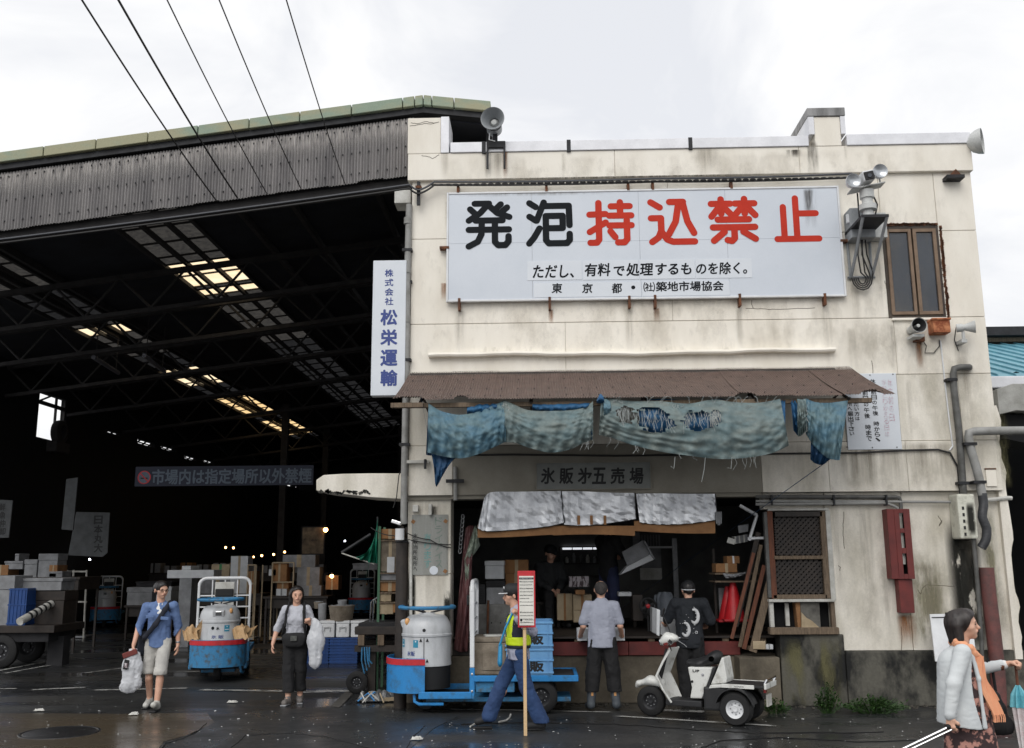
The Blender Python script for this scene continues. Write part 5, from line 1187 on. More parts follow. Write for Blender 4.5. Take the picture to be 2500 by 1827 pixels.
sheet('inner_cloth', m_tarpb, T3, [(1560, 978), (1620, 974), (1690, 980), (1760, 974), (1800, 982), (1880, 980)], [(1560, 1050), (1620, 1060), (1690, 1064), (1760, 1062), (1810, 1055), (1880, 1030)], 12.46, nu=60, nv=16, seed=12)
sheet('turned_corner', m_tarpb, T3, [(1458, 976), (1466, 962), (1474, 972)], [(1456, 984), (1466, 985), (1476, 984)], 12.3, nu=8, nv=6, seed=13, fold=.01)
sheet('turned_corner', m_tarpm, T3, [(1473, 972), (1482, 976), (1490, 982)], [(1475, 1024), (1484, 1018), (1492, 1010)], 12.3, nu=8, nv=14, seed=14, fold=.01)
sheet('turned_edge', m_tarpb, T3, [(1892, 985), (1904, 978), (1917, 976)], [(1896, 1040), (1908, 1064), (1918, 1080)], 12.40, nu=10, nv=22, seed=15, fold=.02)
for hu, hv, ru, rv in hol: threads(T3, f3, (hu-ru, hv-rv), (hu+ru, hv-rv*.2), 50, .22, int(hu*100))
threads(T3, f3, (.05, 0), (.9, .04), 60, .08, 77); threads(T3, f3, (.1, .99), (.9, 1.), 14, .16, 78)
mb = MB(); rnd = random.Random(5)
for i in range(22):
    x = rnd.uniform(1500, 1890); p = P(x, 984, 12.33); q = P(x+rnd.uniform(-14, 18), 968, 12.28); mb.tube([p, p.lerp(q, .5)+Vector((.01, -.01, .02)), q], .003, 4)
for x, l in ((1722, 60), (1648, 22), (1787, 26)): p = P(x, 1116, 12.33); mb.tube([p, p+Vector((-.02, 0, -.15)), p+Vector((-.06, 0, -l/190))], .003, 4)
mb.build('tie_strings', m_thread, T3, kind='stuff')
T4 = thing('tarpaulin', 'blue-green tarp hanging at the right end of the awning edge', 'tarpaulin', tuple(P(2010, 1130, 12.35)), world=True, group='tarps tied along the awning')
_, f4 = sheet('cloth', m_tarpm, T4, [(1966, 972), (1990, 982), (2025, 984), (2070, 978)], [(1964, 1052), (1985, 1086), (2020, 1118), (2050, 1124)], 12.35, seed=21, nu=50, nv=30)
sheet('bunched_edge', m_tarp, T4, [(1946, 974), (1956, 976), (1968, 974)], [(1948, 1066), (1958, 1062), (1968, 1052)], 12.3, seed=22, nu=14, nv=30, fold=.03)
sheet('inner_cloth', m_tarpb, T4, [(1930, 976), (1940, 974), (1950, 980)], [(1938, 1052), (1946, 1060), (1952, 1064)], 12.42, nu=12, nv=20, seed=23)
sheet('lower_cloth', m_tarpd, T4, [(1980, 1060), (2000, 1070), (2040, 1090), (2048, 1110)], [(1979, 1122), (1992, 1132), (2010, 1134), (2025, 1122)], 12.5, nu=24, nv=16, seed=24, fold=.03)
threads(T4, f4, (0., .0), (.12, .95), 50, .12, 31)
# ------------------------------------------------------------------ foil sheets and cardboard under the fascia
m_foil = mat('aluminium_foil', (214, 216, 219), (188, 191, 196), rough=.36, metal=.9, ns=3, fine=.08, rough2=.55)
YFo = YF-.04
def foil(lab, top, bot, seed, cols):
    t = thing('foil_sheet', lab, 'foil sheet', tuple(P(*bot[1], YFo)), world=True, group='foil sheets over the counter')
    nu, nv = cols*3, 9; rnd = random.Random(seed); jit = {}
    def fn(u, v):
        (xa, ya), (xb, yb) = interp(top, u), interp(bot, u); x, y = xa+(xb-xa)*v, ya+(yb-ya)*v
        k = (round(u*nu), round(v*nv)); jit.setdefault(k, rnd.uniform(-1, 1))
        d = .0075*jit[k]+(.012 if k[0] % 3 == 0 else 0)+.02*math.sin(u*9+seed)*(1-.5*v)
        return tuple(P(x, y, YFo+d-.02))
    MB().grid(fn, nu, nv).build('foil', m_foil, t, solid=.003)
    e = MB(); pts = [Vector(fn(1, v/8))+Vector((0, -.008, 0)) for v in range(9)]+[Vector(fn(1-i/8, 1))+Vector((0, -.008, 0)) for i in range(1, 9)]
    e.tube(pts, .006, 5).build('binding', m_inkd, t); return t
foil('crumpled silver foil sheet hung at the left of the counter opening', [(1182, 1216), (1200, 1202), (1260, 1201), (1320, 1200), (1370, 1199)], [(1166, 1290), (1190, 1298), (1260, 1294), (1340, 1286), (1378, 1276)], 3, 9)
foil('patched silver foil sheet in the middle of the counter opening', [(1372, 1200), (1420, 1200), (1490, 1203), (1550, 1204)], [(1378, 1282), (1420, 1284), (1490, 1278), (1553, 1268)], 4, 6)
foil('smooth silver foil sheet hung at the right of the counter opening', [(1553, 1206), (1610, 1205), (1680, 1206), (1746, 1206)], [(1562, 1276), (1610, 1281), (1680, 1279), (1752, 1270)], 5, 8)
t = thing('cardboard_strip', 'long brown cardboard strip hanging below the foil sheets', 'cardboard', tuple(P(1450, 1308, YFo)), world=True)
for (xa, xb) in ((1166, 1352), (1350, 1550), (1548, 1746)):
    def fn(u, v, xa=xa, xb=xb):
        x = xa+(xb-xa)*u; y = (1282 if xa < 1300 else (1284 if xa < 1500 else 1272))+(1308+5*math.sin(x*.012)-1282)*v
        return tuple(P(x, y, YFo+.03+.01*math.sin(x*.05)))
    MB().grid(fn, 24, 4).build('strip', m_card, t, smooth=True, solid=.005)
for x in (1413, 1444, 1477): p = P(x, 1270, YFo-.04); MB().box(p, (.04, .004, .13)).build('tape', m_card, t)
# ------------------------------------------------------------------ lattice window
LW = thing('lattice_window', 'weathered wooden window with diagonal lattice and a lower open hatch', 'window', tuple(P(1950, 1545, YG)), world=True)
yl = YG-.03
a, b, d, e = rect(1880, 1250, 2020, 1465, yl); h0, h1, hz0, hz1 = rect(1876, 1466, 2040, 1550, yl)
def bar(q, m, y0=yl, y1=None, nm='frame_bar'):
    x0, x1, z0, z1 = rect(*q, yl); return MB().bb(x0, x1, y0, y1 or yl+.09, z0, z1).build(nm, m, LW, bevel=.006)
bar((1874, 1241, 2024, 1247), m_whited); bar((1878, 1248, 1892, 1462), m_woodr); bar((2008, 1248, 2022, 1462), m_wood); bar((2022, 1246, 2034, 1466), m_whited); bar((1870, 1250, 1879, 1460), m_pvcd)
bar((1892, 1249, 2008, 1262), m_darkwood); bar((1890, 1357, 2010, 1366), m_wood, yl-.01); bar((1888, 1452, 2020, 1463), m_wood); bar((1876, 1463, 2036, 1470), m_whited, yl-.05)
bar((1880, 1470, 1890, 1532), m_whited); bar((1922, 1474, 1932, 1530), m_whited, yl+.1, yl+.15); bar((2030, 1468, 2040, 1536), m_wood); bar((1878, 1532, 2046, 1549), m_wood, yl-.06)
for z0, z1 in ((1264, 1356), (1367, 1451)):
    x0, x1, za, zb = rect(1893, z0, 2007, z1, yl+.05); st_ = .075
    for sg in (1, -1):
        nd = int((x1-x0+zb-za)/st_)+1
        for i in range(nd):
            cst = i*st_     # line x - x0 + sg*(z) = cst
            pts = []
            for tt in (0, 1):
                pass
            if sg > 0:
                xs_, zs0 = (x0+cst, za) if cst <= x1-x0 else (x1, za+cst-(x1-x0)); xe_, ze0 = (x0, za+cst) if cst <= zb-za else (x0+cst-(zb-za), zb)
            else:
                xs_, zs0 = (x1-cst, za) if cst <= x1-x0 else (x0, za+cst-(x1-x0)); xe_, ze0 = (x1, za+cst) if cst <= zb-za else (x1-cst+(zb-za), zb)
            if math.hypot(xs_-xe_, zs0-ze0) < .04: continue
            y = yl+.05+(.012 if sg > 0 else 0); c_ = Vector(((xs_+xe_)/2, y, (zs0+ze0)/2)); ang = math.atan2(ze0-zs0, xe_-xs_)
            MB().box(c_, (math.hypot(xs_-xe_, zs0-ze0), .01, .034), Matrix.Rotation(-ang, 3, 'Y')).build('lattice_slat', m_darkwood, LW)
x0, x1, za, zb = rect(1890, 1262, 2010, 1455, yl+.12); MB().bb(x0-.05, x1+.05, yl+.2, yl+.22, za-.5, zb+.05).build('gloom_sheet', m_black, LW)  # black sheet painting in the darkness behind the lattice
# torn poster board in the hatch
t = thing('torn_board', 'torn pale board standing in the open hatch below the lattice', 'board', tuple(P(1975, 1540, yl)), world=True)
MB().prism([XZ(x, y, yl+.02) for x, y in ((1954, 1472), (2000, 1472), (2004, 1536), (1957, 1532))], yl+.02, yl+.04).build('board', mat('grimy_board', (108, 106, 100), (70, 68, 64), rough=.8, ns=6), t)
MB().prism([XZ(x, y, yl+.0) for x, y in ((1956, 1495), (1968, 1508), (1982, 1516), (2002, 1534), (1992, 1541), (1957, 1541))], yl-.01, yl+.012).build('torn_sheet', m_cardp, t)
t = thing('plank', 'brown plank edge box beside the torn board in the hatch', 'plank', tuple(P(1945, 1535, yl+.05)), world=True); MB().prism([XZ(x, y, yl+.05) for x, y in ((1941, 1472), (1952, 1470), (1956, 1540), (1948, 1535))], yl+.03, yl+.3).build('board', m_card, t)
# ------------------------------------------------------------------ things inside the shop
def carton(name, lab, q, Y, d, m, cat='box', lid=None, rz=0., group=None, tape=None, tilt=0.):
    """a box seen at photo corners q on plane Y, d deep, with an overlapping lid or tape"""
    x0, x1, z0, z1 = rect(*q, Y); cx, cy, cz = (x0+x1)/2, Y+d/2, (z0+z1)/2; w_, h_ = x1-x0, z1-z0
    t = thing(name, lab, cat, (cx, cy, z0), rz, group)
    R3 = Matrix.Rotation(tilt, 3, 'Y')
    if lid is not None:
        MB().box((0, 0, h_*.36), (w_*.95, d*.95, h_*.72), R3).build('tub', m, t, bevel=.01)
        MB().box(R3 @ Vector((0, 0, h_*.43))+Vector((0, 0, h_*.43)) if tilt else (0, 0, h_*.86), (w_, d, h_*.28-.003), R3).build('lid', lid, t, bevel=.012)
    else:
        MB().box((0, 0, h_/2), (w_, d, h_), R3).build('carton', m, t, bevel=.006)
        if tape: MB().box((0, 0, h_/2), (w_*.14, d+.004, h_+.004), R3).build('tape', tape, t)
    return t
carton('foam_box', 'white lidded cool box on the counter left of the cartons', (1183, 1369, 1231, 1414), 15.2, .45, m_foam, lid=m_foam)
for q, Y_, lab in (((1150, 1478, 1246, 1560), 15.62, 'dark cabinet under the brown cartons in the shop'), ((1355, 1516, 1560, 1560), 16.3, 'low dark bench under the pale cartons in the shop'), ((1590, 1506, 1650, 1560), 16.2, 'low dark crate behind the swivel chairs')):
    a, b, d, e = rect(*q, Y_); t = thing('dark_bench', lab, 'bench', ((a+b)/2, Y_, zd), world=True); MB().bb(a, b, Y_, Y_+.6, zd+.1, e).build('body', m_darkwood, t, bevel=.01)
    for x in (a+.03, b-.08): MB().bb(x, x+.05, Y_+.05, Y_+.1, zd, zd+.1).build('leg', m_darkwood, t)
carton('cooler_base', 'grey stained tub under the white cool box behind the guard', (1186, 1418, 1232, 1478), 15.1, .5, m_foamg, 'tub', lid=m_dark)
carton('cardboard_box', 'brown cardboard box behind the red-edged placard', (1232, 1367, 1290, 1400), 15.6, .5, m_card, tape=m_cardp)
carton('cardboard_box', 'brown cardboard box stacked just behind the guard', (1234, 1400, 1285, 1440), 15.55, .5, m_card, tape=m_cardp)
t = thing('ice_machine', 'scratched steel ice cabinet with louvred black motor behind the cart', 'machine', tuple(P(1200, 1560, 14.9)), world=True)
a, b, d, e = rect(1145, 1476, 1256, 1553, 14.95); MB().bb(a, b, 14.95, 15.6, zd, e).build('cabinet', mat('scuffed_steel', (118, 118, 116), (86, 84, 80), rough=.5, metal=.3, ns=6), t, bevel=.01)
a, b, d, e = rect(1145, 1427, 1184, 1478, 15.0); MB().bb(a, b, 15.0, 15.5, d, e).build('motor', m_inkd, t, bevel=.01)
for i in range(7): MB().bb(a+.01, b-.01, 14.985, 15.0, d+.03+i*.036, d+.05+i*.036).build('louvre', m_dsteel, t)
p0, p1 = P(1192, 1466, 14.9), P(1190, 1560, 14.9); MB().tube([p0, p1], .018, 8).build('pipe', m_rust, t)
for x in (1200, 1222, 1233): q = P(x, 1521, 14.948); MB().lathe([(0, -.004), (.011, -.003), (.012, 0)], q, 'Y', 10).build('bolt', m_inkd, t)
# foam box held aloft by the worker, chairs, racks
YI = 15.7
t = thing('foam_box', 'big grey foam box tilted in the arms of the worker inside', 'box', tuple(P(1555, 1360, YI-.1)), world=True)
q = [(1518, 1348), (1570, 1319), (1592, 1358), (1536, 1392)]; MB().prism([XZ(x, y, YI-.25) for x, y in q], YI-.25, YI-.2).build('base', m_foamg, t, bevel=.01)
q2 = [(1514, 1404), (1596, 1367), (1592, 1352), (1530, 1384)]; MB().prism([XZ(x, y, YI-.3) for x, y in q2], YI-.3, YI+.1).build('rim', m_foam, t, bevel=.01)
q3 = [(1570, 1319), (1576, 1322), (1600, 1366), (1592, 1362)]; MB().prism([XZ(x, y, YI-.3) for x, y in q3], YI-.32, YI+.1).build('side', m_foamg, t, bevel=.006)
t = thing('steel_door_frame', 'steel doorway with pale notices at the back of the shop', 'door', tuple(P(1600, 1450, YB-.1)), world=True)
a, b, d, e = rect(1644, 1315, 1656, 1500, YB-.5); MB().bb(a, b, YB-.5, YB-.42, zd, e).build('post', m_steel, t)
a, b, d, e = rect(1565, 1334, 1645, 1339, YB-.5); MB().bb(a, b, YB-.5, YB-.45, d, e).build('rail', m_white, t)
for q, m in (((1566, 1340, 1614, 1386), m_foamg), ((1563, 1387, 1616, 1416), m_whited), ((1545, 1300, 1562, 1340), m_foamg)):
    a, b, d, e = rect(*q, YB-.45); MB().bb(a, b, YB-.45, YB-.43, d, e).build('notice', m, t)
for i in range(9):
    x = 1552+i*7; a, b, d, e = rect(x, 1306, x+3.4, 1333, YB-.4); MB().bb(a, b, YB-.4, YB-.39, d, e).build('slat', m_foamg, t)
def chair(lab, q, Y):
    a, b, d, e = rect(*q, Y); t = thing('office_chair', lab, 'chair', ((a+b)/2, Y+.2, zd), world=True)
    w_ = (b-a); mb = MB()
    def fn(u, v):
        x = a+w_*u; r_ = 1-abs(2*u-1)**6*.0; z = d+(e-d)*v; pin = .06*w_*(abs(2*v-1)**6); x = (x-(a+b)/2)*(1-.25*max(0, v-.8)/.2)+(a+b)/2
        return (x, Y+.08*(2*u-1)**2*-1+.05*v, z)
    mb.grid(fn, 12, 10).build('backrest', mat('grey_chair_fabric', (112, 118, 126), (96, 102, 110), rough=.7), t, smooth=True, solid=.04)
    MB().bb(a+.02, b-.02, Y+.02, Y+.45, d-.12, d-.03).build('seat', m_inkd, t, bevel=.02); MB().cyl(((a+b)/2, Y+.22, zd), ((a+b)/2, Y+.22, d-.12), .03).build('stem', m_dsteel, t); return t
chair('grey swivel chair back standing inside the counter', (1604, 1446, 1644, 1506), 15.5); chair('second grey chair partly behind the black shirt man', (1596, 1452, 1618, 1504), 15.7)
t = thing('electric_fan', 'black round fan standing on the deck inside the shop', 'fan', tuple(P(1580, 1505, 15.2)), world=True)
c = P(1582, 1480, 15.3); MB().lathe([(.11, -.03), (.13, -.02), (.135, 0), (.13, .02), (.11, .03)], c, 'Y', 24).build('ring', m_inkd, t, smooth=True); MB().lathe([(0, -.04), (.03, -.03), (.04, .05)], c, 'Y', 14).build('hub', m_redp, t)
for i in range(4):
    an = i*math.pi/2+.4; MB().box(c+Vector((.07*math.cos(an), 0, .07*math.sin(an))), (.09, .008, .04), Matrix.Rotation(-an, 3, 'Y')).build('blade', m_dsteel, t)
MB().cyl((c.x, c.y+.03, zd), (c.x, c.y+.03, c.z), .02).build('stem', m_inkd, t)
# shelf unit with poster, boxes behind the counter man
t = thing('picture_panel', 'small framed picture of pale figures standing on boxes in the shop', 'picture', tuple(P(1413, 1440, 16.2)), world=True)
a, b, d, e = rect(1388, 1406, 1439, 1436, 16.2); MB().bb(a, b, 16.2, 16.22, d, e).build('frame', m_inkd, t); MB().bb(a+.01, b-.01, 16.195, 16.2, d+.02, e-.01).build('print', mat('mottled_print', (190, 182, 186), (70, 50, 56), rough=.5, ns=22, zs=(1, 1, .4), lo=.45, hi=.55), t)
for i, (q, m, lab) in enumerate([((1360, 1450, 1398, 1515), m_cardp, 'pale carton stack left of the counter man, leftmost'), ((1399, 1452, 1445, 1490), m_cardp, 'pale green carton in the shop behind the counter man'), ((1400, 1490, 1440, 1520), m_cardp, 'pale lower carton on the deck behind the counter man'), ((1405, 1441, 1428, 1452), m_card, 'small brown box under the framed picture'), ((1510, 1446, 1542, 1456), m_foam, 'thin white foam tray on the shelf inside'), ((1545, 1452, 1570, 1516), m_darkwood, 'dark crate beside the fan inside the shop')]):
    carton('cardboard_box' if m is not m_foam else 'foam_tray', lab, q, 16.0-.1*i, .4, m, tape=m_card if m is m_cardp else None)
t = thing('shelf_unit', 'dark shelf unit with bottles below the lit slit window', 'shelf', tuple(P(1420, 1400, YB-.4)), world=True)
a, b, d, e = rect(1368, 1334, 1480, 1405, YB-.35)
for f_ in (0, .42, 1): MB().bb(a, b, YB-.35, YB-.1, d+(e-d)*f_-.02, d+(e-d)*f_).build('shelf', m_darkwood, t)
MB().bb(a-.03, a, YB-.36, YB-.1, zd, e).build('upright', m_darkwood, t); MB().bb(b, b+.03, YB-.36, YB-.1, zd, e).build('upright', m_darkwood, t)
for i in range(7):
    x = a+.12+i*.13; h_ = .12+.08*nz(i*1.7); o = MB().lathe([(.03, 0), (.035, .02), (.035, h_*.7), (.018, h_*.85), (.018, h_), (0, h_)], (x, YB-.25, d+(e-d)*.42+.002), 'Z', 12).build('bottle', [m_whited, m_foamg, m_pvcd][i % 3], smooth=True); tag(o, '%s small bottle from the left on the dark shelf under the lit slit window' % ('first second third fourth fifth sixth seventh'.split()[i]), 'bottle', 'bottles on the shop shelf')
t = thing('slit_window', 'bright slit window high at the back of the shop', 'window', tuple(P(1420, 1345, YB-.02)), world=True)
a, b, d, e = rect(1372, 1335, 1472, 1342, YB-.03); m_lit = mat('lit_pane', (236, 240, 246), rough=.4, emit=.9)
for i in range(4): MB().bb(a+(b-a)*i/4+.01, a+(b-a)*(i+1)/4-.01, YB-.03, YB-.01, d, e).build('pane', m_lit, t)
MB().bb(a, b, YB-.04, YB-.005, d-.03, d-.002).build('frame', m_darkwood, t)
# right-hand clutter: desk lamp, files, boxes, cones, leaning boards
t = thing('angle_lamp', 'white jointed lamp arm reaching out beside the lattice window', 'lamp', tuple(P(1840, 1330, YG+.15)), world=True)
pa = [P(x, y, YG+.1) for x, y in ((1806, 1234), (1848, 1258), (1829, 1320), (1826, 1316), (1850, 1314), (1872, 1314))]
MB().tube(pa[:2], .025, 6).build('shade_arm', m_white, t); MB().tube(pa[1:3], .022, 6).build('arm', m_white, t); MB().tube(pa[3:], .022, 6).build('foot_arm', m_white, t)
t = thing('file_rack', 'rack of grey files and papers hanging beside the lamp arm', 'rack', tuple(P(1800, 1330, YG+.3)), world=True)
for i in range(9):
    a, b, d, e = rect(1794+i*3.6, 1310-i*.6, 1796.6+i*3.6, 1328-i*.6, YG+.3); MB().bb(a, b, YG+.3, YG+.5, d, e).build('file', m_foamg if i % 3 else m_whited, t)
MB().prism([XZ(x, y, YG+.28) for x, y in ((1778, 1312), (1796, 1318), (1792, 1330), (1774, 1325))], YG+.27, YG+.29).build('paper', m_whited, t); MB().prism([XZ(x, y, YG+.3) for x, y in ((1802, 1284), (1828, 1279), (1826, 1298), (1804, 1302))], YG+.3, YG+.33).build('cloth', m_foamg, t)
carton('cardboard_box', 'brown carton on the clutter shelf by the traffic cones', (1748, 1376, 1800, 1398), YG+.4, .35, m_card, tape=m_cardp); carton('cardboard_box', 'upper brown carton with a white tag on the clutter shelf', (1775, 1358, 1806, 1376), YG+.45, .3, m_card, tape=m_white)
t = thing('folded_sheet', 'crumpled pale sheet lying on the clutter shelf', 'sheet', tuple(P(1790, 1410, YG+.3)), world=True); sheet('cloth', m_foamg, t, [(1764, 1400), (1790, 1402), (1822, 1396)], [(1772, 1412), (1794, 1410), (1820, 1402)], YG+.3, nu=16, nv=6, bulge=.02)
t = thing('clutter_shelf', 'rough timber shelf carrying cartons beside the lattice window', 'shelf', tuple(P(1790, 1500, YG+.5)), world=True)
for y in (1399, 1418): a, b, d, e = rect(1745, y, 1850, y+4, YG+.4); MB().bb(a, b, YG+.35, YG+.9, d, e).build('board', m_wood, t)
for x in (1742, 1852): a, b, d, e = rect(x, 1340, x+6, 1550, YG+.9); MB().bb(a, b, YG+.85, YG+.9, zd, e).build('post', m_darkwood, t)
def cone(lab, px, yt, yb, Y):
    p = P(px, yb, Y); h_ = P(px, yt, Y).z-p.z; t = thing('traffic_cone', lab, 'traffic cone', tuple(p), group='traffic cones in the shop')
    MB().lathe([(.155, .03), (.15, .05), (.035, h_), (.0, h_)], n=24).build('cone', mat('red_cone_plastic', (206, 36, 44), (180, 30, 40), rough=.45), t, smooth=True, sharp=50); MB().bb(-.18, .18, -.18, .18, 0, .03).build('base', m_redp, t, bevel=.01)
cone('red traffic cone standing inside the shop, the taller and nearer to the boards', 1794, 1418, 1516, YG+.5); cone('red traffic cone half hidden by its taller twin inside the shop', 1780, 1432, 1518, YG+.65)
t = thing('white_panel', 'grey-white plastic panel standing left of the red cones', 'panel', tuple(P(1766, 1515, YG+.7)), world=True); a, b, d, e = rect(1756, 1436, 1776, 1516, YG+.75); MB().bb(a, b, YG+.75, YG+.79, d, e).build('panel', m_foamg, t, bevel=.012)
MB().bb(a+.02, b-.02, YG+.735, YG+.748, d+.03, d+.05).build('rib', m_foamg, t)
bd = [((1852, 1300), (1796, 1530), 12, m_darkwood, 'dark board leaning left of the hatch, leftmost'), ((1858, 1330), (1806, 1580), 9, m_wood, 'grey weathered board leaning beside the red-brown one'), ((1866, 1380), (1816, 1585), 10, m_woodr, 'red-brown plank leaning against the lattice window frame'), ((1880, 1420), (1838, 1592), 18, m_wood, 'wide grey plank leaning, closest to the hatch'), ((1840, 1350), (1786, 1560), 8, m_woodr, 'narrow brown batten leaning behind the other boards')]
for i, (p0, p1, wpx, m, lab) in enumerate(bd):
    a_, b_ = P(*p0, Y=YG+.1-.02*i), P(*p1, Y=YF+.3-.05*i); b_.z = max(b_.z, zb0+.0)
    dv = (b_-a_); sd = Vector((0, 1, 0)).cross(dv).normalized()*wpx/2/168; nrm = dv.cross(sd).normalized()*.012
    mb = MB(); mb.add([a_-sd-nrm, a_+sd-nrm, b_+sd-nrm, b_-sd-nrm, a_-sd+nrm, a_+sd+nrm, b_+sd+nrm, b_-sd+nrm], [(0, 1, 2, 3), (7, 6, 5, 4), (0, 4, 5, 1), (1, 5, 6, 2), (2, 6, 7, 3), (3, 7, 4, 0)])
    tag(mb.build('leaning_board', m, bevel=.003), lab, 'board', 'boards leaning beside the hatch')
zl = zb0
MB().bb(xf(1806, 1590, YF), xf(1905, 1590, YF), YF+.06, YD-.002, 0, zl-.002).build('dock_ledge', m_dock, B, bevel=.015)
for i, (q, m, lab) in enumerate([((1842, 1566, 1872, 1586), m_cardp, 'pale wood block lying on the ledge under the hatch'), ((1868, 1574, 1888, 1586), m_foam, 'small white carton on the ledge under the hatch'), ((1826, 1578, 1846, 1588), m_wood, 'dark offcut on the ledge beside the boards')]): carton('wood_block' if i != 1 else 'carton', lab, q, YF+.1+.05*i, .14, m, tape=m_foamg if i == 1 else None, rz=.3*i-.3)
t = thing('hanging_apron', 'dull maroon rubber apron hanging inside the left of the counter opening', 'apron', tuple(P(1125, 1600, YG+.45)), world=True)
sheet('cloth', mat('maroon_rubber', (104, 66, 66), (82, 52, 54), rough=.5, ns=5), t, [(1136, 1290), (1146, 1284), (1156, 1284)], [(1108, 1585), (1124, 1592), (1142, 1590)], YG+.3, nu=20, nv=36, fold=.04, nf=1.5, seed=41)
t = thing('hanging_cloth', 'pale green cloth hanging from a chain beside the maroon apron', 'cloth', tuple(P(1150, 1440, YG+.3)), world=True)
sheet('cloth', mat('pale_green_cloth', (140, 150, 136), (118, 128, 116), rough=.8), t, [(1158, 1286), (1160, 1284), (1163, 1286)], [(1134, 1366), (1150, 1362), (1172, 1332)], YG+.25, nu=16, nv=24, fold=.03, nf=2, seed=42); sheet('tail', MATS['pale_green_cloth'], t, [(1134, 1352), (1140, 1356), (1146, 1362)], [(1136, 1440), (1140, 1440), (1144, 1436)], YG+.28, nu=10, nv=20, fold=.02, nf=2, seed=43)
mb = MB()
for i in range(9):
    p = P(1130-(i*.9), 1262+i*10.5, YG+.2); mb.tube([p+Vector((.022*math.cos(k*math.pi/4), .006*(i % 2), .034*math.sin(k*math.pi/4))) for k in range(8)], .006, 5, closed=True)
tag(mb.build('chain', m_steel, smooth=True), 'loop of pale chain hanging beside the pillar in the opening', 'chain')
# dark tube and coil above the counter man left
t = thing('work_glove', 'pair of grey work gloves pegged at the right end of the cardboard strip', 'gloves', tuple(P(1752, 1285, YF-.1)), world=True)
for i in range(4): p0, p1 = P(1748+i*4, 1250, YF-.06), P(1750+i*3.4, 1284-abs(i-1.5)*3, YF-.07); MB().tube([p0, p0.lerp(p1, .6), p1], [.012, .014, .008], 6).build('finger', m_foamg, t, smooth=True)
# ------------------------------------------------------------------ turret trucks
m_drum = mat('grey_drum_enamel', (188, 191, 194), (150, 152, 154), rough=.38, ns=6, fine=.05, coat=.1, lo=.48, hi=.85, zs=(1, 1, .35))
m_stick = mat('cyan_sticker', (52, 140, 170), rough=.4); m_green = mat('green_sticker', (34, 128, 70), rough=.4); m_paper = mat('kraft_paper', (196, 164, 124), (172, 138, 98), rough=.8, ns=14)
def on_drum(parent, body, r, c, ang, z, h, m, bold=.005, w=None, name='lettering'):
    """lettering wrapped on a drum: ang is the compass angle round its axis"""
    vs, fs = text_mesh(body); xs = [p[0] for p in vs]; ys = [p[1] for p in vs]; cx, cy = (min(xs)+max(xs))/2, (min(ys)+max(ys))/2
    k = h/(max(ys)-min(ys)); kx = k if w is None else w/(max(xs)-min(xs)); mb = MB(); g_ = bold*4*k
    for j, (ox, oz) in enumerate([(0, 0)]+[(g_*math.cos(i*math.pi/3), g_*math.sin(i*math.pi/3)) for i in range(6)]):
        pts = []
        for x, y in vs:
            a = ang+((x-cx)*kx+ox)/r; rr = r+.002+j*.00012; pts.append((c[0]+rr*math.cos(a), c[1]+rr*math.sin(a), z+(y-cy)*k+oz))
        mb.add(pts, fs)
    me = bpy.data.meshes.new(name); me.from_pydata(mb.v, [], mb.f); me.materials.append(m); return link(name, me, parent)
def patch(parent, r, c, ang, z, w_, h_, m, name='sticker'):
    mb = MB(); n = 6
    mb.grid(lambda u, v: (c[0]+(r+.0015)*math.cos(ang+(u-.5)*w_/r), c[1]+(r+.0015)*math.sin(ang+(u-.5)*w_/r), z+(v-.5)*h_), n, 1); return mb.build(name, m, parent, smooth=True)
def wheel(parent, c, r, wd, n=28, rim=None, treads=22):
    w_ = MB().lathe([(r*.55, -wd/2), (r*.9, -wd/2), (r, -wd*.34), (r, wd*.34), (r*.9, wd/2), (r*.55, wd/2)], c, 'Y', n).build('tyre', m_rubber, parent, smooth=True, sharp=50)
    MB().lathe([(0, -wd*.3), (r*.16, -wd*.34), (r*.18, -wd*.2), (r*.4, -wd*.18), (r*.5, -wd*.42), (r*.56, -wd*.46), (r*.56, wd*.46), (0, wd*.4)], c, 'Y', n).build('rim', rim or m_dsteel, w_, smooth=True, sharp=35)
    mb = MB()
    for i in range(8): a = i*math.pi/4; mb.ball((c[0]+r*.32*math.cos(a), c[1]-wd*.2, c[2]+r*.32*math.sin(a)), r*.05, 6, 4)
    mb.build('wheel_nuts', m_steel, w_, kind='stuff')
    return w_
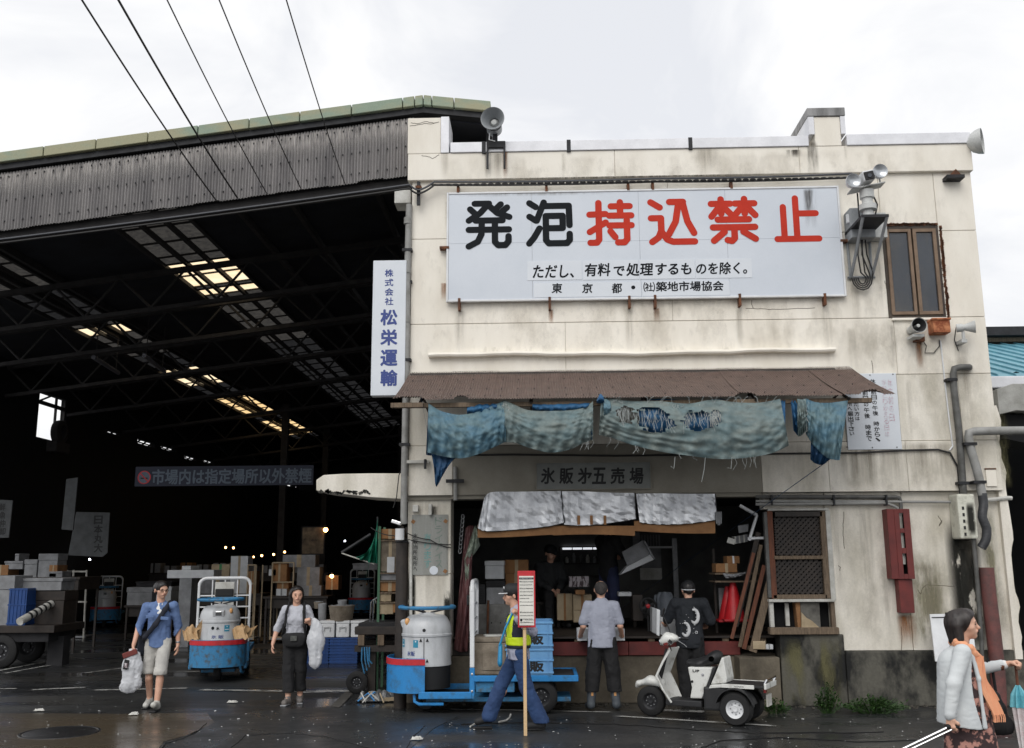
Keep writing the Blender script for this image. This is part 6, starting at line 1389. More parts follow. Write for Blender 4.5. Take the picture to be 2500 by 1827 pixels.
def turret_truck(lab, loc, rz, L_=2.7, number=None, gate=True, bed=True, blue=None, kraft=False, simple=False):
    t = thing('turret_truck', lab, 'truck', loc, rz, 'round-fronted turret trucks of the market'); mb_ = blue or m_blue; c = (.47, 0)
    r = .34
    d_ = MB().lathe([(0, .6), (r+.004, .6), (r+.004, .63), (r, .64), (r, .985), (r+.012, .995), (r+.012, 1.02), (r, 1.03), (r, 1.1), (r-.02, 1.17), (r-.06, 1.235), (r-.1, 1.265), (.12, 1.28), (.1, 1.3), (0, 1.3)], (c[0], c[1], 0), 'Z', 48).build('drum', m_drum, t, smooth=True, sharp=45)
    MB().lathe([(0, .3), (r-.01, .3), (r-.01, .598), (0, .598)], (c[0], c[1], 0), 'Z', 40).build('drum_base', m_inkd, t, smooth=True, sharp=45)
    mb = MB()
    for a in (0,): mb.box((c[0], c[1]-r, .815), (.008, .012, .33))
    for z in (.68, .95):
        for s_ in (-.045, .045): mb.prism([(c[0]+s_-.02, z-.02), (c[0]+s_+.02, z-.02), (c[0]+s_, z+.025)], -r-.006, -r+.02)
    mb.build('panel_catches', m_dsteel, d_, kind='stuff')
    MB().lathe([(0, -.008), (.022, -.006), (.026, .01)], (c[0], -r+.002, 1.08), 'Y', 14).build('plug', m_inkd, d_)
    for k, (a0, a1, m) in enumerate(((rad(80), rad(205), mb_), (rad(205), rad(440), m_blued))):
        n = 28; MB().tube([(c[0]+.38*math.cos(a0+(a1-a0)*i/n), .38*math.sin(a0+(a1-a0)*i/n), 1.375) for i in range(n+1)], .026, 8).build('steering_ring', m, t, smooth=True)
    for a in (0, 2.1, 4.2): MB().tube([(c[0]+.05*math.cos(a), .05*math.sin(a), 1.3), (c[0]+.37*math.cos(a), .37*math.sin(a), 1.37)], .012, 6).build('ring_spoke', m_dsteel, t)
    # lamp in the shoulder, facing forward
    MB().box((c[0]-r+.03, 0, 1.15), (.08, .2, .13), Matrix.Rotation(-.25, 3, 'Y')).build('lamp_recess', m_drum, d_, bevel=.03); MB().box((c[0]-r-.012, 0, 1.15), (.02, .1, .075), Matrix.Rotation(-.25, 3, 'Y')).build('headlamp', m_chrome, d_, bevel=.006)
    MB().ball((c[0]-.25, -.2, 1.19), (.035, .03, .05), 10, 6).build('indicator_lamp', mat('amber_lens', (226, 170, 110), rough=.2), d_, smooth=True)
    # wrap-round bumper
    pth = [(.5, -.47), (.3, -.465)]+[(.3+.42*math.cos(a)*.9-.0, .465*math.sin(a)) for a in [rad(270-15*i) for i in range(1, 12)]]+[(.3, .465), (.5, .47)]
    def band(z0, z1, o, m, nm):
        mb = MB(); cx = .35
        def fn(u, v):
            i = u*(len(pth)-1); k = int(i); k = min(k, len(pth)-2); f = i-k; x = pth[k][0]+(pth[k+1][0]-pth[k][0])*f; y = pth[k][1]+(pth[k+1][1]-pth[k][1])*f
            return (cx+(x-cx)*(1+o), y*(1+o), z0+(z1-z0)*v)
        mb.grid(fn, 56, 6); return mb.build(nm, m, t, smooth=True, solid=.012)
    band(.27, .72, 0, mb_, 'bumper'); band(.635, .712, .022, m_redp, 'bumper_stripe')
    # step and chassis
    MB().bb(.4, 1.12, -.44, .44, .2, .215).build('step_plate', m_dark, t)
    for s_ in (-1, 1): MB().bb(.42, 1.13, s_*.46-.025, s_*.46+.025, .2, .29).build('side_rail', mb_, t, bevel=.008)
    MB().tube([(.35, -.38, .25), (.36, -.4, .16), (.42, -.42, .13), (.75, -.42, .13)], .022, 8).build('toe_guard', mb_, t, smooth=True)
    MB().bb(.5, L_-.1, -.28, .28, .14, .2).build('chassis', m_blued, t, bevel=.01)
    wheel(t, (c[0], 0, .14), .14, .12)
    if bed:
        for s_ in (-1, 1):
            MB().bb(1.16, L_, s_*.47-.02, s_*.47+.02, .42, .5).build('bed_rail', mb_, t, bevel=.008)
            for x in (L_-.5,): wheel(t, (x, s_*.37, .22), .22, .15)
        MB().bb(L_-.05, L_, -.45, .45, .42, .5).build('bed_rail', mb_, t, bevel=.008); MB().bb(1.16, L_-.052, -.448, .448, .44, .485).build('bed_floor', m_dark, t)
        MB().bb(1.18, 1.7, -.44, .44, .28, .418).build('bed_skirt', m_blued, t, bevel=.008)
    if gate:
        gx = 1.135
        for s_ in (-1, 1):
            MB().bb(gx-.03, gx+.03, s_*.45-.022, s_*.45+.022, .6, 1.62).build('gate_post', m_white, t, bevel=.008); MB().bb(gx-.034, gx+.034, s_*.45-.026, s_*.45+.026, .2, .598).build('gate_foot', mb_, t, bevel=.006)
            for z in (.3, .52): MB().lathe([(0, -.006), (.016, -.004), (.018, .004)], (gx, s_*.45+(-.03 if s_ < 0 else .03), z), 'Y', 10).build('gate_bolt', m_chrome, t)
        arch = [(gx, -.45, 1.6)]+[(gx, -.45+.14*(1-math.cos(a)), 1.6+.13*math.sin(a)) for a in [rad(i*15) for i in range(1, 7)]]+[(gx, .45-.14*(1-math.cos(a)), 1.6+.13*math.sin(a)) for a in [rad(90-i*15) for i in range(0, 7)]]
        MB().tube(arch, .03, 8).build('gate_arch', m_white, t, smooth=True)
        for z in (.82, 1.02, 1.22, 1.42): MB().bb(gx-.012, gx+.012, -.43, .43, z-.012, z+.012).build('gate_bar', m_white, t)
        for y in (-.22, 0, .22): MB().bb(gx-.01, gx+.01, y-.01, y+.01, .82, 1.7).build('gate_bar', m_white, t)
        MB().bb(gx-.1, gx-.035, -.16, .16, 1.4, 1.54).build('back_pad', m_inkd, t, bevel=.02); MB().bb(gx-.06, gx-.02, -.17, .17, 1.05, 1.66).build('pad_board', m_whited, t, bevel=.01)
    if not simple:
        a = math.pi
        on_drum(d_, '氷 販', r, c, a, .76, .06, m_blueink, w=.2); patch(d_, r, c, a+.45, .9, .09, .105, m_stick); on_drum(d_, '●', r, c, a+.45, .93, .02, m_plate)
        on_drum(d_, '▬▬', r, c, a+.45, .88, .012, m_plate, w=.07)
        patch(d_, r, c, a, .66, .17, .075, m_green)
        on_drum(d_, '水', r, c, a+.0, .9, .05, m_ink, bold=.012); on_drum(d_, '⬢', r, c, a-.25, .905, .06, m_ink, bold=.0)
        if number: on_drum(d_, number, r, c, a+.45, .675, .05, m_ink, w=.13)
        # the same marks again round the side that faces the road
        on_drum(d_, '氷販', r, c, a+1.0, .77, .06, m_blueink, w=.13); patch(d_, r, c, a+1.22, .9, .075, .1, m_stick, 'sticker'); on_drum(d_, '●', r, c, a+1.22, .93, .02, m_plate); patch(d_, r, c, a+.86, .655, .08, .1, m_green)
    if kraft:
        for y, s_ in ((-.4, 1), (.42, 1)):
            def cr(u, v, y=y): 
                q = nz(u*5, v*5, y*7); return (.2+.16*u-.05*q, y-.12+.24*v+.05*math.sin(u*6), .69+.22*math.sin(math.pi*u)*(.5+.7*q)+.06*nz(u*9, v*9, 3))
            MB().grid(cr, 14, 14).build('paper_wad', m_paper, t, solid=.003)
    return t
xf0 = P(946, 1690, Y=13.45).x; LT = P(1412, 1660, Y=13.45).x-xf0
turret_truck('blue turret truck with round grey drum parked before the counter', (xf0, 13.9, 0), 0, LT)
n3 = P(545, 1668, Z=0)
turret_truck('turret truck marked No3 facing out of the hall, paper stuffed in its bumper', (P(541, 1640, Y=n3.y+.2).x, n3.y-.15, 0), rad(103), 2.4, number='No3', kraft=True, blue=m_blued)
q = P(250, 1534, Z=0)
_t = turret_truck('small far turret truck in the dark hall behind the white pipes', (q.x, q.y, 0), rad(108), 2.2, blue=m_blued, simple=True); _t.scale = (.92, .92, .92)
q = P(880, 1508, Z=0)
turret_truck('turret truck half hidden behind the carton shelf and green cloth', (q.x, q.y, 0), rad(98), 2.2, blue=m_blued, simple=True)
# ------------------------------------------------------------------ load on the main truck
m_crate = mat('light_blue_crate', (112, 164, 208), (96, 148, 196), rough=.45, ns=4, fine=.04); m_dcrate = mat('dark_blue_crate', (28, 72, 136), (22, 58, 112), rough=.45, ns=4)
def crate(name, lab, loc, size, m, rz=0., group=None, txt=None, ribs=5):
    w_, d_, h_ = size; t = thing(name, lab, 'crate', loc, rz, group); e = .014
    MB().bb(-w_/2, w_/2, -d_/2, d_/2, 0, .015).build('floor', m, t)
    for nm, q in (('wall', (-w_/2, w_/2, -d_/2, -d_/2+e)), ('wall', (-w_/2, w_/2, d_/2-e, d_/2)), ('wall', (-w_/2, -w_/2+e, -d_/2+e, d_/2-e)), ('wall', (w_/2-e, w_/2, -d_/2+e, d_/2-e))): MB().bb(*q, .015, h_).build(nm, m, t)
    for z in (h_-.02, h_*.55, .03):
        mb = MB(); o = .014
        for q in ((-w_/2-o, w_/2+o, -d_/2-o, -d_/2-.001), (-w_/2-o, w_/2+o, d_/2+.001, d_/2+o), (-w_/2-o, -w_/2-.001, -d_/2, d_/2), (w_/2+.001, w_/2+o, -d_/2, d_/2)): mb.bb(*q, z-.012, z+.012)
        mb.build('rim' if z > h_*.9 else 'band', m, t, bevel=.003)
    for i in range(ribs):
        x = -w_/2+w_*(i+.5)/ribs
        if txt and abs(x) < w_*.3: continue
        MB().bb(x-.006, x+.006, -d_/2-.0135, -d_/2-.0005, .045, h_-.035).build('rib', m, t)
    if txt: text(txt, (0, -d_/2-.002, h_*.35), .2, m_inkd, t, bold=.012, w=w_*.6, h=h_*.42)
    return t
bz_ = .487
cx0, cx1 = P(1236, 1600, Y=13.55).x, P(1349, 1600, Y=13.55).x; chh = (P(1300, 1517, Y=13.55).z-bz_)/2
for i in range(2): crate('ice_crate', ['lower light blue crate with brushed characters on the turret truck', 'upper light blue crate with brushed characters on the turret truck'][i], ((cx0+cx1)/2, 13.9, bz_+i*chh+.002), (cx1-cx0, .68, chh-.006), m_crate, group='light blue crates on the truck', txt='氷販')
a, b, d, e = rect(1156, 1556, 1244, 1648, 13.6)
t = thing('insulated_box', 'old grimy brown-grey insulated box on the truck bed', 'box', ((a+b)/2, 13.9, bz_))
m_grime = mat('grimy_foam', (136, 126, 112), (98, 88, 76), rough=.9, ns=6, fine=.14, bump=.3)
w_, h_ = b-a, e-bz_; MB().bb(-w_/2, w_/2, -.3, .3, .002, h_*.86).build('tub', m_grime, t, bevel=.02); MB().bb(-w_/2-.01, w_/2+.01, -.31, .31, h_*.862, h_).build('lid', m_grime, t, bevel=.02)
MB().bb(-w_/2+.12, w_/2-.06, -.312, -.3, .06, h_*.78).build('front_panel', m_grime, t, bevel=.008); MB().box((.05, -.1, h_+.012), (.32, .22, .02), .2).build('paper', m_whited, t)
# ------------------------------------------------------------------ three-wheeled scooter
m_sc = mat('white_scooter_paint', (214, 215, 211), (150, 147, 138), rough=.4, ns=9, fine=.07, coat=.1, lo=.52, hi=.78); m_scd = mat('black_scooter_plastic', (40, 41, 43), (30, 30, 32), rough=.55)
def zx(x, z): return (x-340)/985., (1345+(x-340)*.125-z)/985.
fw = P(1592, 1748, Z=0)
SC = thing('cargo_scooter', 'white three-wheeled cargo scooter with black seat parked before the counter', 'scooter', (fw.x, fw.y, 0), rad(-27))
def poly(pts): return [zx(*p) for p in pts]
rw = .19
wheel(SC, (0, 0, rw), rw, .1, rim=m_dsteel)
xr2 = (1525-340)/985.
for s_ in (-1, 1): wheel(SC, (xr2, s_*.26, .2), .2, .17, rim=m_white)
# leg shield: bent plate
prof = [zx(610, 520), zx(520, 670), zx(440, 830), zx(520, 1000), zx(610, 1170)]
wid = [.15, .21, .25, .25, .2]
def shield(u, v):
    t_ = v*4; i = min(int(t_), 3); f = t_-i; x = prof[i][0]+(prof[i+1][0]-prof[i][0])*f; z = prof[i][1]+(prof[i+1][1]-prof[i][1])*f; w_ = wid[i]+(wid[i+1]-wid[i])*f
    y = (2*u-1)*w_; return (x+.06*(2*u-1)**2+.0, y, z)
MB().grid(shield, 14, 16).build('leg_shield', m_sc, SC, smooth=True, solid=.018, sharp=60)
for s_ in (0, 1):
    MB().tube([Vector(shield(s_, v/12))+Vector((.01, 0, 0)) for v in range(13)], .014, 6).build('shield_edge', m_sc, SC, smooth=True)
# front fender
def fender(u, v):
    a = rad(35+115*u); y = (2*v-1)*.075; return (.0-.0+.235*math.cos(a)*-1*-1*(-1)+0, y, rw+.235*math.sin(a)-.03*(2*v-1)**2)
sdf_mesh('front_fender', [((-.17, 0, .40), (.0, 0, .445), .03, .055, 1.2), ((0, 0, .445), (.14, 0, .42), .055, .06, 1.2), ((-.2, 0, .36), (-.17, 0, .4), .02, .03, 1.2)], .012, m_sc, SC, k=.05)
# steering column, head
MB().tube([(0.02, 0, rw), (.12, 0, .45), (.24, 0, .85)], .028, 8).build('fork', m_scd, SC, smooth=True)
hx0, hz0 = zx(590, 440)
sdf_mesh('headset', [((hx0-.02, 0, hz0+.05), (hx0+.1, 0, hz0+.04), .05, .045, 1.6), ((hx0-.05, 0, hz0+.0), (hx0+.02, 0, hz0), .055, .05, 1.5), ((hx0, 0, hz0+.08), (hx0+.06, 0, hz0+.07), .035, .03, 1.5)], .01, m_sc, SC, k=.04)
MB().ball((hx0-.09, -.0, hz0-.005), (.03, .06, .055), 16, 10).build('headlamp', m_chrome, SC, smooth=True)
MB().box((hx0+.0, -.085, hz0-.03), (.06, .02, .035), Matrix.Rotation(-.3, 3, 'Y')).build('indicator', mat('red_lens', (120, 36, 34), rough=.2), SC, bevel=.006)
for s_ in (-1, 1):
    g_ = MB().tube([(hx0+.04, s_*.07, hz0+.03), (hx0+.08, s_*.2, hz0+.03), (hx0+.14, s_*.3, hz0+.02)], .016, 8).build('handlebar', m_chrome, SC, smooth=True)
    MB().tube([(hx0+.1, s_*.22, hz0+.025), (hx0+.16, s_*.33, hz0+.015)], .021, 8).build('grip', m_scd, g_, smooth=True); MB().tube([(hx0+.06, s_*.16, hz0+.01), (hx0+.13, s_*.27, hz0-.06), (hx0+.15, s_*.3, hz0-.09)], .008, 6).build('brake_lever', m_chrome, g_, smooth=True)
MB().tube([(hx0+.02, .1, hz0+.06), (hx0-.04, .1, hz0+.22), (hx0-.08, .1, hz0+.3)], .007, 6).build('mirror_stem', m_scd, SC); MB().box((hx0-.09, .1, hz0+.36), (.02, .07, .12), Matrix.Rotation(.3, 3, 'Y')).build('mirror', m_scd, SC, bevel=.01)
# floorboard and body
f0, f1 = zx(590, 1150), zx(1040, 1165)
MB().bb(f0[0], f1[0]+.02, -.17, .17, f0[1]-.06, f0[1]+.015).build('floorboard', m_scd, SC, bevel=.012)
bp = poly([(890, 770), (1215, 800), (1180, 900), (1060, 1165), (905, 1150), (935, 1020)])
MB().prism(bp, -.15, .15).build('side_panel', m_sc, SC, bevel=.02)
MB().prism(poly([(1222, 805), (1262, 800), (1100, 1170), (1062, 1168)]), -.155, .155).build('body_trim', m_scd, SC, bevel=.01)
sx0 = zx(900, 720); sx1 = zx(1230, 700)
sdf_mesh('seat', [((sx0[0]-.02, 0, sx0[1]-.01), (sx0[0]+.12, 0, sx0[1]-.02), .045, .06, 2.0), ((sx0[0]+.12, 0, sx0[1]-.02), (sx1[0]-.02, 0, sx1[1]-.0), .06, .075, 2.0), ((sx1[0]-.02, 0, sx1[1]), (sx1[0]+.01, 0, sx1[1]+.03), .07, .06, 2.0)], .011, m_scd, SC, k=.05)
MB().prism(poly([(1340, 690), (1362, 702), (1392, 950), (1385, 1000), (1185, 1000), (1265, 850)]), -.16, .16).build('rear_guard', m_sc, SC, bevel=.015)
MB().prism(poly([(1190, 1004), (1345, 1010), (1345, 1050), (1170, 1048)]), -.2, .2).build('bed_front', m_sc, SC, bevel=.008)
d0, d1 = zx(1350, 1030), zx(1870, 1010)
MB().bb(d0[0], d1[0], -.25, .25, d0[1]-.0, d0[1]+.03).build('cargo_deck', m_scd, SC, bevel=.006)
for s_ in (-1, 1): MB().bb(d0[0], d1[0]-.12, s_*.255-.01, s_*.255+.01, d0[1]-.012, d0[1]+.036).build('deck_trim', m_sc, SC, bevel=.004)
MB().bb(d1[0]+.001, d1[0]+.03, -.26, .26, d0[1]-.01, d0[1]+.055).build('deck_lip', m_sc, SC, bevel=.01)
MB().tube([(d1[0], -.22, d0[1]+.05), (d1[0]+.03, -.22, d0[1]+.1), (d1[0]+.03, .22, d0[1]+.1), (d1[0], .22, d0[1]+.05)], .012, 6).build('rear_rail', m_chrome, SC, smooth=True)
for s_ in (-1, 1):
    def mg(u, v, s_=s_): a = rad(15+150*u); return (xr2+.245*math.cos(a), s_*.26+(2*v-1)*.1, .2+.245*math.sin(a))
    MB().grid(mg, 16, 3).build('mudguard', m_scd, SC, smooth=True, solid=.012)
MB().bb(f1[0]+.05, xr2-.12, -.18, .18, .14, d0[1]-.02).build('engine_housing', m_scd, SC, bevel=.03); MB().tube([(f1[0]-.1, 0, .18), (xr2, 0, .2)], .03, 8).build('frame_tube', m_dsteel, SC)
MB().cyl((xr2, -.22, .2), (xr2, .22, .2), .02).build('axle', m_dsteel, SC)
MB().bb(d1[0]-.02, d1[0]-.0, -.1, .1, .22, .36).build('number_plate', m_whited, SC); MB().box((d1[0]-.0, -.2, .42), (.03, .06, .05)).build('tail_lamp', MATS['red_lens'], SC, bevel=.006)
for (x, z), r_, m in ((zx(1087, 880), .018, m_chrome), (zx(945, 950), .016, m_inkd), (zx(1250, 978), .014, m_inkd)): MB().lathe([(0, -.006), (r_, -.005), (r_, .006)], (x, -.152 if x < 1.0 else -.162, z), 'Y', 14).build('badge' if m is m_chrome else 'bolt', m, SC)
q = zx(1000, 828); text('UP', (q[0], -.1525, q[1]), .1, m_ink, SC, bold=.012, w=.085, h=.03)
q = zx(1525, 1040); text('HONDA', ((d0[0]+d1[0])/2-.04, -.2675, d0[1]+.012), .05, m_dsteel, SC, w=.12, h=.018)
# ------------------------------------------------------------------ goods inside the market hall
def cz(px, py): return P(px, py, Z=0).y          # depth of a point standing on the floor
def stall(lab, q, Y, d=.8, m=None):
    a, b, z0, z1 = rect(*q, Y); t = thing('market_stall', lab, 'stall', ((a+b)/2, Y+d/2, 0), world=True); z1 = max(z1, .15)
    MB().bb(a, b, Y, Y+d, z1-.06, z1).build('table_top', m or m_darkwood, t, bevel=.006); MB().bb(a+.04, b-.04, Y+.08, Y+d-.05, z1-.3, z1-.062).build('shelf_box', m_darkwood, t)
    for x in (a+.05, b-.1):
        for y in (Y+.04, Y+d-.09): MB().bb(x, x+.05, y, y+.05, 0, z1-.062).build('leg', m_darkwood, t)
    return t
# left flat wagon with boxes
YW_ = 19.4
t = thing('flat_wagon', 'low dark flat wagon with rubber wheel at the left edge of the hall', 'wagon', tuple(P(40, 1600, Z=0)), world=True)
a, b, d, e = rect(-80, 1528, 132, 1546, YW_)
MB().bb(a, b, YW_, YW_+1.3, d, e).build('deck', m_darkwood, t, bevel=.01); MB().bb(a+.1, b-.15, YW_+.1, YW_+1.2, d-.18, d-.002).build('frame', m_dark, t, bevel=.01)
for x in (2, ):
    q = P(x, 1570, YW_+.05); rr = q.z; rr = .32; wheel(t, (q.x, YW_+.12, rr), rr, .16); wheel(t, (q.x, YW_+1.15, rr), rr, .16)
q = P(125, 1545, YW_); MB().bb(q.x-.3, q.x+.02, YW_+.5, YW_+.8, 0, d-.1).build('leg', m_dark, t)
zt = e
G1 = 'foam boxes on the left wagon'
carton('foam_box', 'tall grey foam box cut by the left frame edge on the wagon', (-40, 1406, 32, 1528), YW_+.1, .7, m_foamg, lid=m_foamg, group=G1)
carton('foam_box', 'white lidless foam box row above the blue tub on the wagon', (34, 1412, 152, 1442), YW_+.4, .6, m_foamg, lid=m_foamg, group=G1)
carton('crate', 'dark brown crate under the white foam row on the wagon', (70, 1443, 156, 1528), YW_+.45, .6, m_darkwood, lid=m_darkwood, group=G1)
crate('crate', 'dark blue tub between the foam boxes on the wagon', (P(53, 1500, YW_+.3).x, YW_+.35, zt), (.36, .5, P(53, 1436, YW_+.3).z-zt), m_dcrate)
YZ = 23.2
stall('dark stall table carrying the upper left foam boxes', (-30, 1410, 190, 1560), YZ, 1.2)
for q, m, lab in [((92, 1352, 140, 1410), m_foamg, 'tall white foam box standing on the far left stall'), ((10, 1370, 56, 1390), m_foamg, 'flat white foam box on the far left stall'), ((58, 1366, 90, 1410), m_foamg, 'grey foam box in the middle of the left stall'), ((-20, 1380, 20, 1405), m_card, 'yellow-brown carton at the left end of the stall'), ((36, 1352, 46, 1370), m_foamg, 'narrow grey carton on the far left stall'), ((118, 1395, 152, 1412), m_foamg, 'small grey carton by the white uprights'), ((120, 1380, 140, 1396), m_card, 'small brown carton on top of the grey one')]:
    carton('foam_box' if m is not m_card else 'cardboard_box', lab, q, YZ+.2, .5, m, lid=m if m is not m_card else None, tape=m_cardp if m is m_card else None)
# hand truck frame of white uprights
t = thing('hand_trolley', 'pale tubular trolley frame beside the far small truck', 'trolley', tuple(P(185, 1505, Z=0)), world=True)
YT = 27.0
for x in (160, 176, 208): p0, p1 = P(x, 1504, YT), P(x+4, 1392, YT); MB().tube([(p0.x, YT, 0), p1], .03, 6).build('upright', m_whited, t)
for y in (1396, 1430, 1470): MB().tube([P(160, y, YT), P(212, y, YT)], .025, 6).build('rail', m_whited, t)
MB().bb(P(158, 1500, YT).x, P(212, 1500, YT).x, YT, YT+.6, .02, .06).build('plate', m_steel, t)
# printed carpet-roll tube leaning
p0, p1 = P(48, 1518, 18.9), P(172, 1448, 20.5)
t = thing('printed_tube', 'long white printed tube leaning over the left wagon', 'tube', tuple(p0), world=True)
MB().tube([p0, p1], .075, 14).build('roll', m_whited, t, smooth=True); mb = MB()
for i in range(9): q = p0.lerp(p1, .15+.09*i); mb.tube([q, p0.lerp(p1, .15+.09*i+.035)], .0765, 14)
mb.build('print_band', m_inkd, t, smooth=True)
# bag, low boxes, white table, bucket
YQ1 = cz(300, 1508); c = P(302, 1490, YQ1)
t = thing('plastic_bag', 'white tied plastic bag on the hall floor behind the man', 'bag', (c.x, YQ1, 0))
sdf_mesh('bag', [((0, 0, .14), (0, 0, .25), .16, .12, .8), ((0, 0, .25), (.02, 0, .5), .12, .03, .8)], .025, m_foam, t, k=.08, disp=lambda p: .03*(noise3(p, 14)-.5)); MB().tube([(.02, 0, .5), (.0, 0, .56)], [.02, .035], 6).build('knot', m_foam, t)
stall('low dark stall behind the man with the shoulder bag', (300, 1478, 424, 1540), 26.5, .9)
for q, m, lab in [((308, 1434, 372, 1478), m_foamg, 'long grey foam box left of the walking man'), ((380, 1432, 418, 1470), m_foam, 'white foam box right of the walking man head'), ((330, 1420, 420, 1433), m_dark, 'flat dark tray on the grey foam box')]: carton('foam_box', lab, q, 26.6, .6, m, lid=m)
YQ2 = cz(445, 1522); c = P(447, 1520, YQ2)
t = thing('green_bucket', 'round green plastic tub on the hall floor', 'bucket', (c.x, YQ2, 0)); hb = P(447, 1474, YQ2).z
MB().lathe([(0, .01), (.2, .01), (.205, .03), (.25, hb-.03), (.27, hb-.02), (.27, hb), (.245, hb), (.2, .04), (0, .04)], n=28).build('tub', mat('green_plastic', (46, 140, 110), (36, 120, 94), rough=.4), t, smooth=True, sharp=50)
sdf_mesh('heap', [((-.1, 0, hb-.05), (.12, 0, hb), .12, .1)], .03, m_inkd, t, k=.05, disp=lambda p: .05*(noise3(p, 12)-.5))
YQ3 = 24.0
t = thing('foam_table', 'white T-shaped foam slab table standing in the hall', 'table', tuple(P(445, 1480, YQ3)), world=True)
for q, nm, m in (((408, 1392, 522, 1412), 'slab', m_foam), ((436, 1412, 466, 1500), 'pedestal', m_foamg), ((444, 1382, 466, 1392), 'block', m_foam)):
    a, b, d, e = rect(*q, YQ3); MB().bb(a, b, YQ3, YQ3+.6, 0 if nm == 'pedestal' else d+.002, e).build(nm, m, t, bevel=.012)
stall('dark stall at the centre of the hall behind the truck', (470, 1450, 640, 1530), 26.0, 1.0)
for q, m, lab in [((516, 1378, 560, 1412), m_cardp, 'pale green-lettered carton left of the tall white lid'), ((466, 1415, 500, 1450), m_foamg, 'grey carton beside the white slab table'), ((500, 1412, 562, 1450), m_foamg, 'large grey carton behind the truck gate'), ((562, 1358, 604, 1450), m_foam, 'tall upright white foam lid behind the truck gate'), ((605, 1395, 622, 1450), m_card, 'brown carton right of the upright white lid')]:
    carton('foam_box' if m in (m_foam, m_foamg) else 'cardboard_box', lab, q, 26.1, .45, m, lid=None, tape=m_green if 'green' in lab else m_cardp)
# roll cages with cartons
def cage(lab, q, Y):
    a, b, z0, z1 = rect(*q, Y); t = thing('roll_cage', lab, 'roll cage', ((a+b)/2, Y, 0), world=True, group='roll cages in the hall')
    for x in (a, b):
        for y in (Y, Y+.6): MB().tube([(x, y, .1), (x, y, z1)], .02, 6).build('post', m_cardp, t)
    for z in (.15, z0+(z1-z0)*.5, z1): MB().tube([(a, Y, z), (b, Y, z)], .018, 6).build('rail', m_cardp, t)
    MB().bb(a, b, Y, Y+.6, .1, .14).build('base', m_steel, t); return t
cage('roll cage of brown cartons right of the truck gate', (604, 1380, 624, 1470), 25.0); cage('roll cage holding a tall brown carton at the centre back', (664, 1374, 716, 1470), 25.0)
for q, m, lab in [((664, 1376, 700, 1420), m_card, 'tall brown lettered carton in the centre roll cage'), ((676, 1420, 704, 1438), m_card, 'lower brown carton in the centre roll cage'), ((674, 1438, 700, 1455), m_foam, 'small white box under the brown cartons'), ((656, 1390, 674, 1406), m_foam, 'white label box on the left of the centre cage')]: carton('cardboard_box' if m is m_card else 'foam_box', lab, q, 25.1, .4, m, tape=m_cardp if m is m_card else m_foamg)
stall('dark bench under the centre cartons of the hall', (640, 1456, 800, 1530), 25.0, .9)
for q, m, lab in [((725, 1385, 780, 1430), m_foamg, 'dull grey carton right of the centre cage'), ((732, 1430, 784, 1456), m_foamg, 'lower dull grey carton right of the centre cage'), ((795, 1405, 826, 1440), m_card, 'small brown box below the orange lamp'), ((690, 1355, 770, 1385), m_foamg, 'long dull foam lid across the centre cartons')]: carton('foam_box' if m is m_foamg else 'cardboard_box', lab, q, 25.3, .45, m, lid=None, tape=m_cardp)
# far back fill
stall('long far stall in the depth of the hall', (300, 1400, 800, 1480), 36, 1.2)
for i in range(12):
    x = 320+i*40; h_ = 14+12*nz(i*1.3, 2); carton('foam_box', 'dim grey foam box in the far row of the hall, %s from the left' % 'first second third fourth fifth sixth seventh eighth ninth tenth eleventh twelfth'.split()[i], (x, 1398-h_, x+26+6*nz(i*2.1), 1399), 36.2, .5, m_foamg if i % 3 else m_card, lid=None, tape=m_dark, group='foam boxes in the far row')
# notice panel lit by a bulb
t = thing('lit_notice', 'mottled notice board lit warm by a bulb at the back', 'notice', tuple(P(770, 1350, 30)), world=True)
a, b, d, e = rect(738, 1288, 790, 1352, 30.); MB().bb(a, b, 30, 30.05, d, e).build('board', mat('mottled_notice', (150, 128, 100), (60, 52, 44), rough=.7, ns=5), t); MB().bb(a-.04, b+.04, 30.01, 30.04, d-.04, e+.04).build('frame', m_dark, t)
# bulbs
m_bulb = mat('warm_bulb', (255, 186, 110), rough=.3, emit=18.); m_bulbw = mat('cool_bulb', (236, 240, 255), rough=.3, emit=20.)
bl = [((551, 1337), .035, 33), ((570, 1338), .035, 33), ((619, 1360), .03, 33), ((639, 1357), .035, 33), ((668, 1354), .035, 33), ((695, 1348), .035, 33), ((795, 1294), .07, 30), ((810, 1407), .05, 25), ((842, 1321), .025, 33), ((219, 1366), .03, 30)]
for i, (p, r_, Y) in enumerate(bl):
    c = P(*p, Y=Y); t = thing('light_bulb', 'small glowing %s bulb in the dark hall, %s from the left' % ('white' if i in (8, 9) else 'orange', ['second', 'third', 'fourth', 'fifth', 'sixth', 'seventh', 'eighth', 'ninth', 'last', 'first'][i]), 'bulb', tuple(c), world=True, group='glowing bulbs in the hall')
    MB().ball(c, r_, 10, 8).build('glass', m_bulbw if i in (8, 9) else m_bulb, t, smooth=True); MB().cyl(c+Vector((0, 0, r_*.8)), c+Vector((0, 0, r_*2)), r_*.5, n=8).build('socket', m_inkd, t)
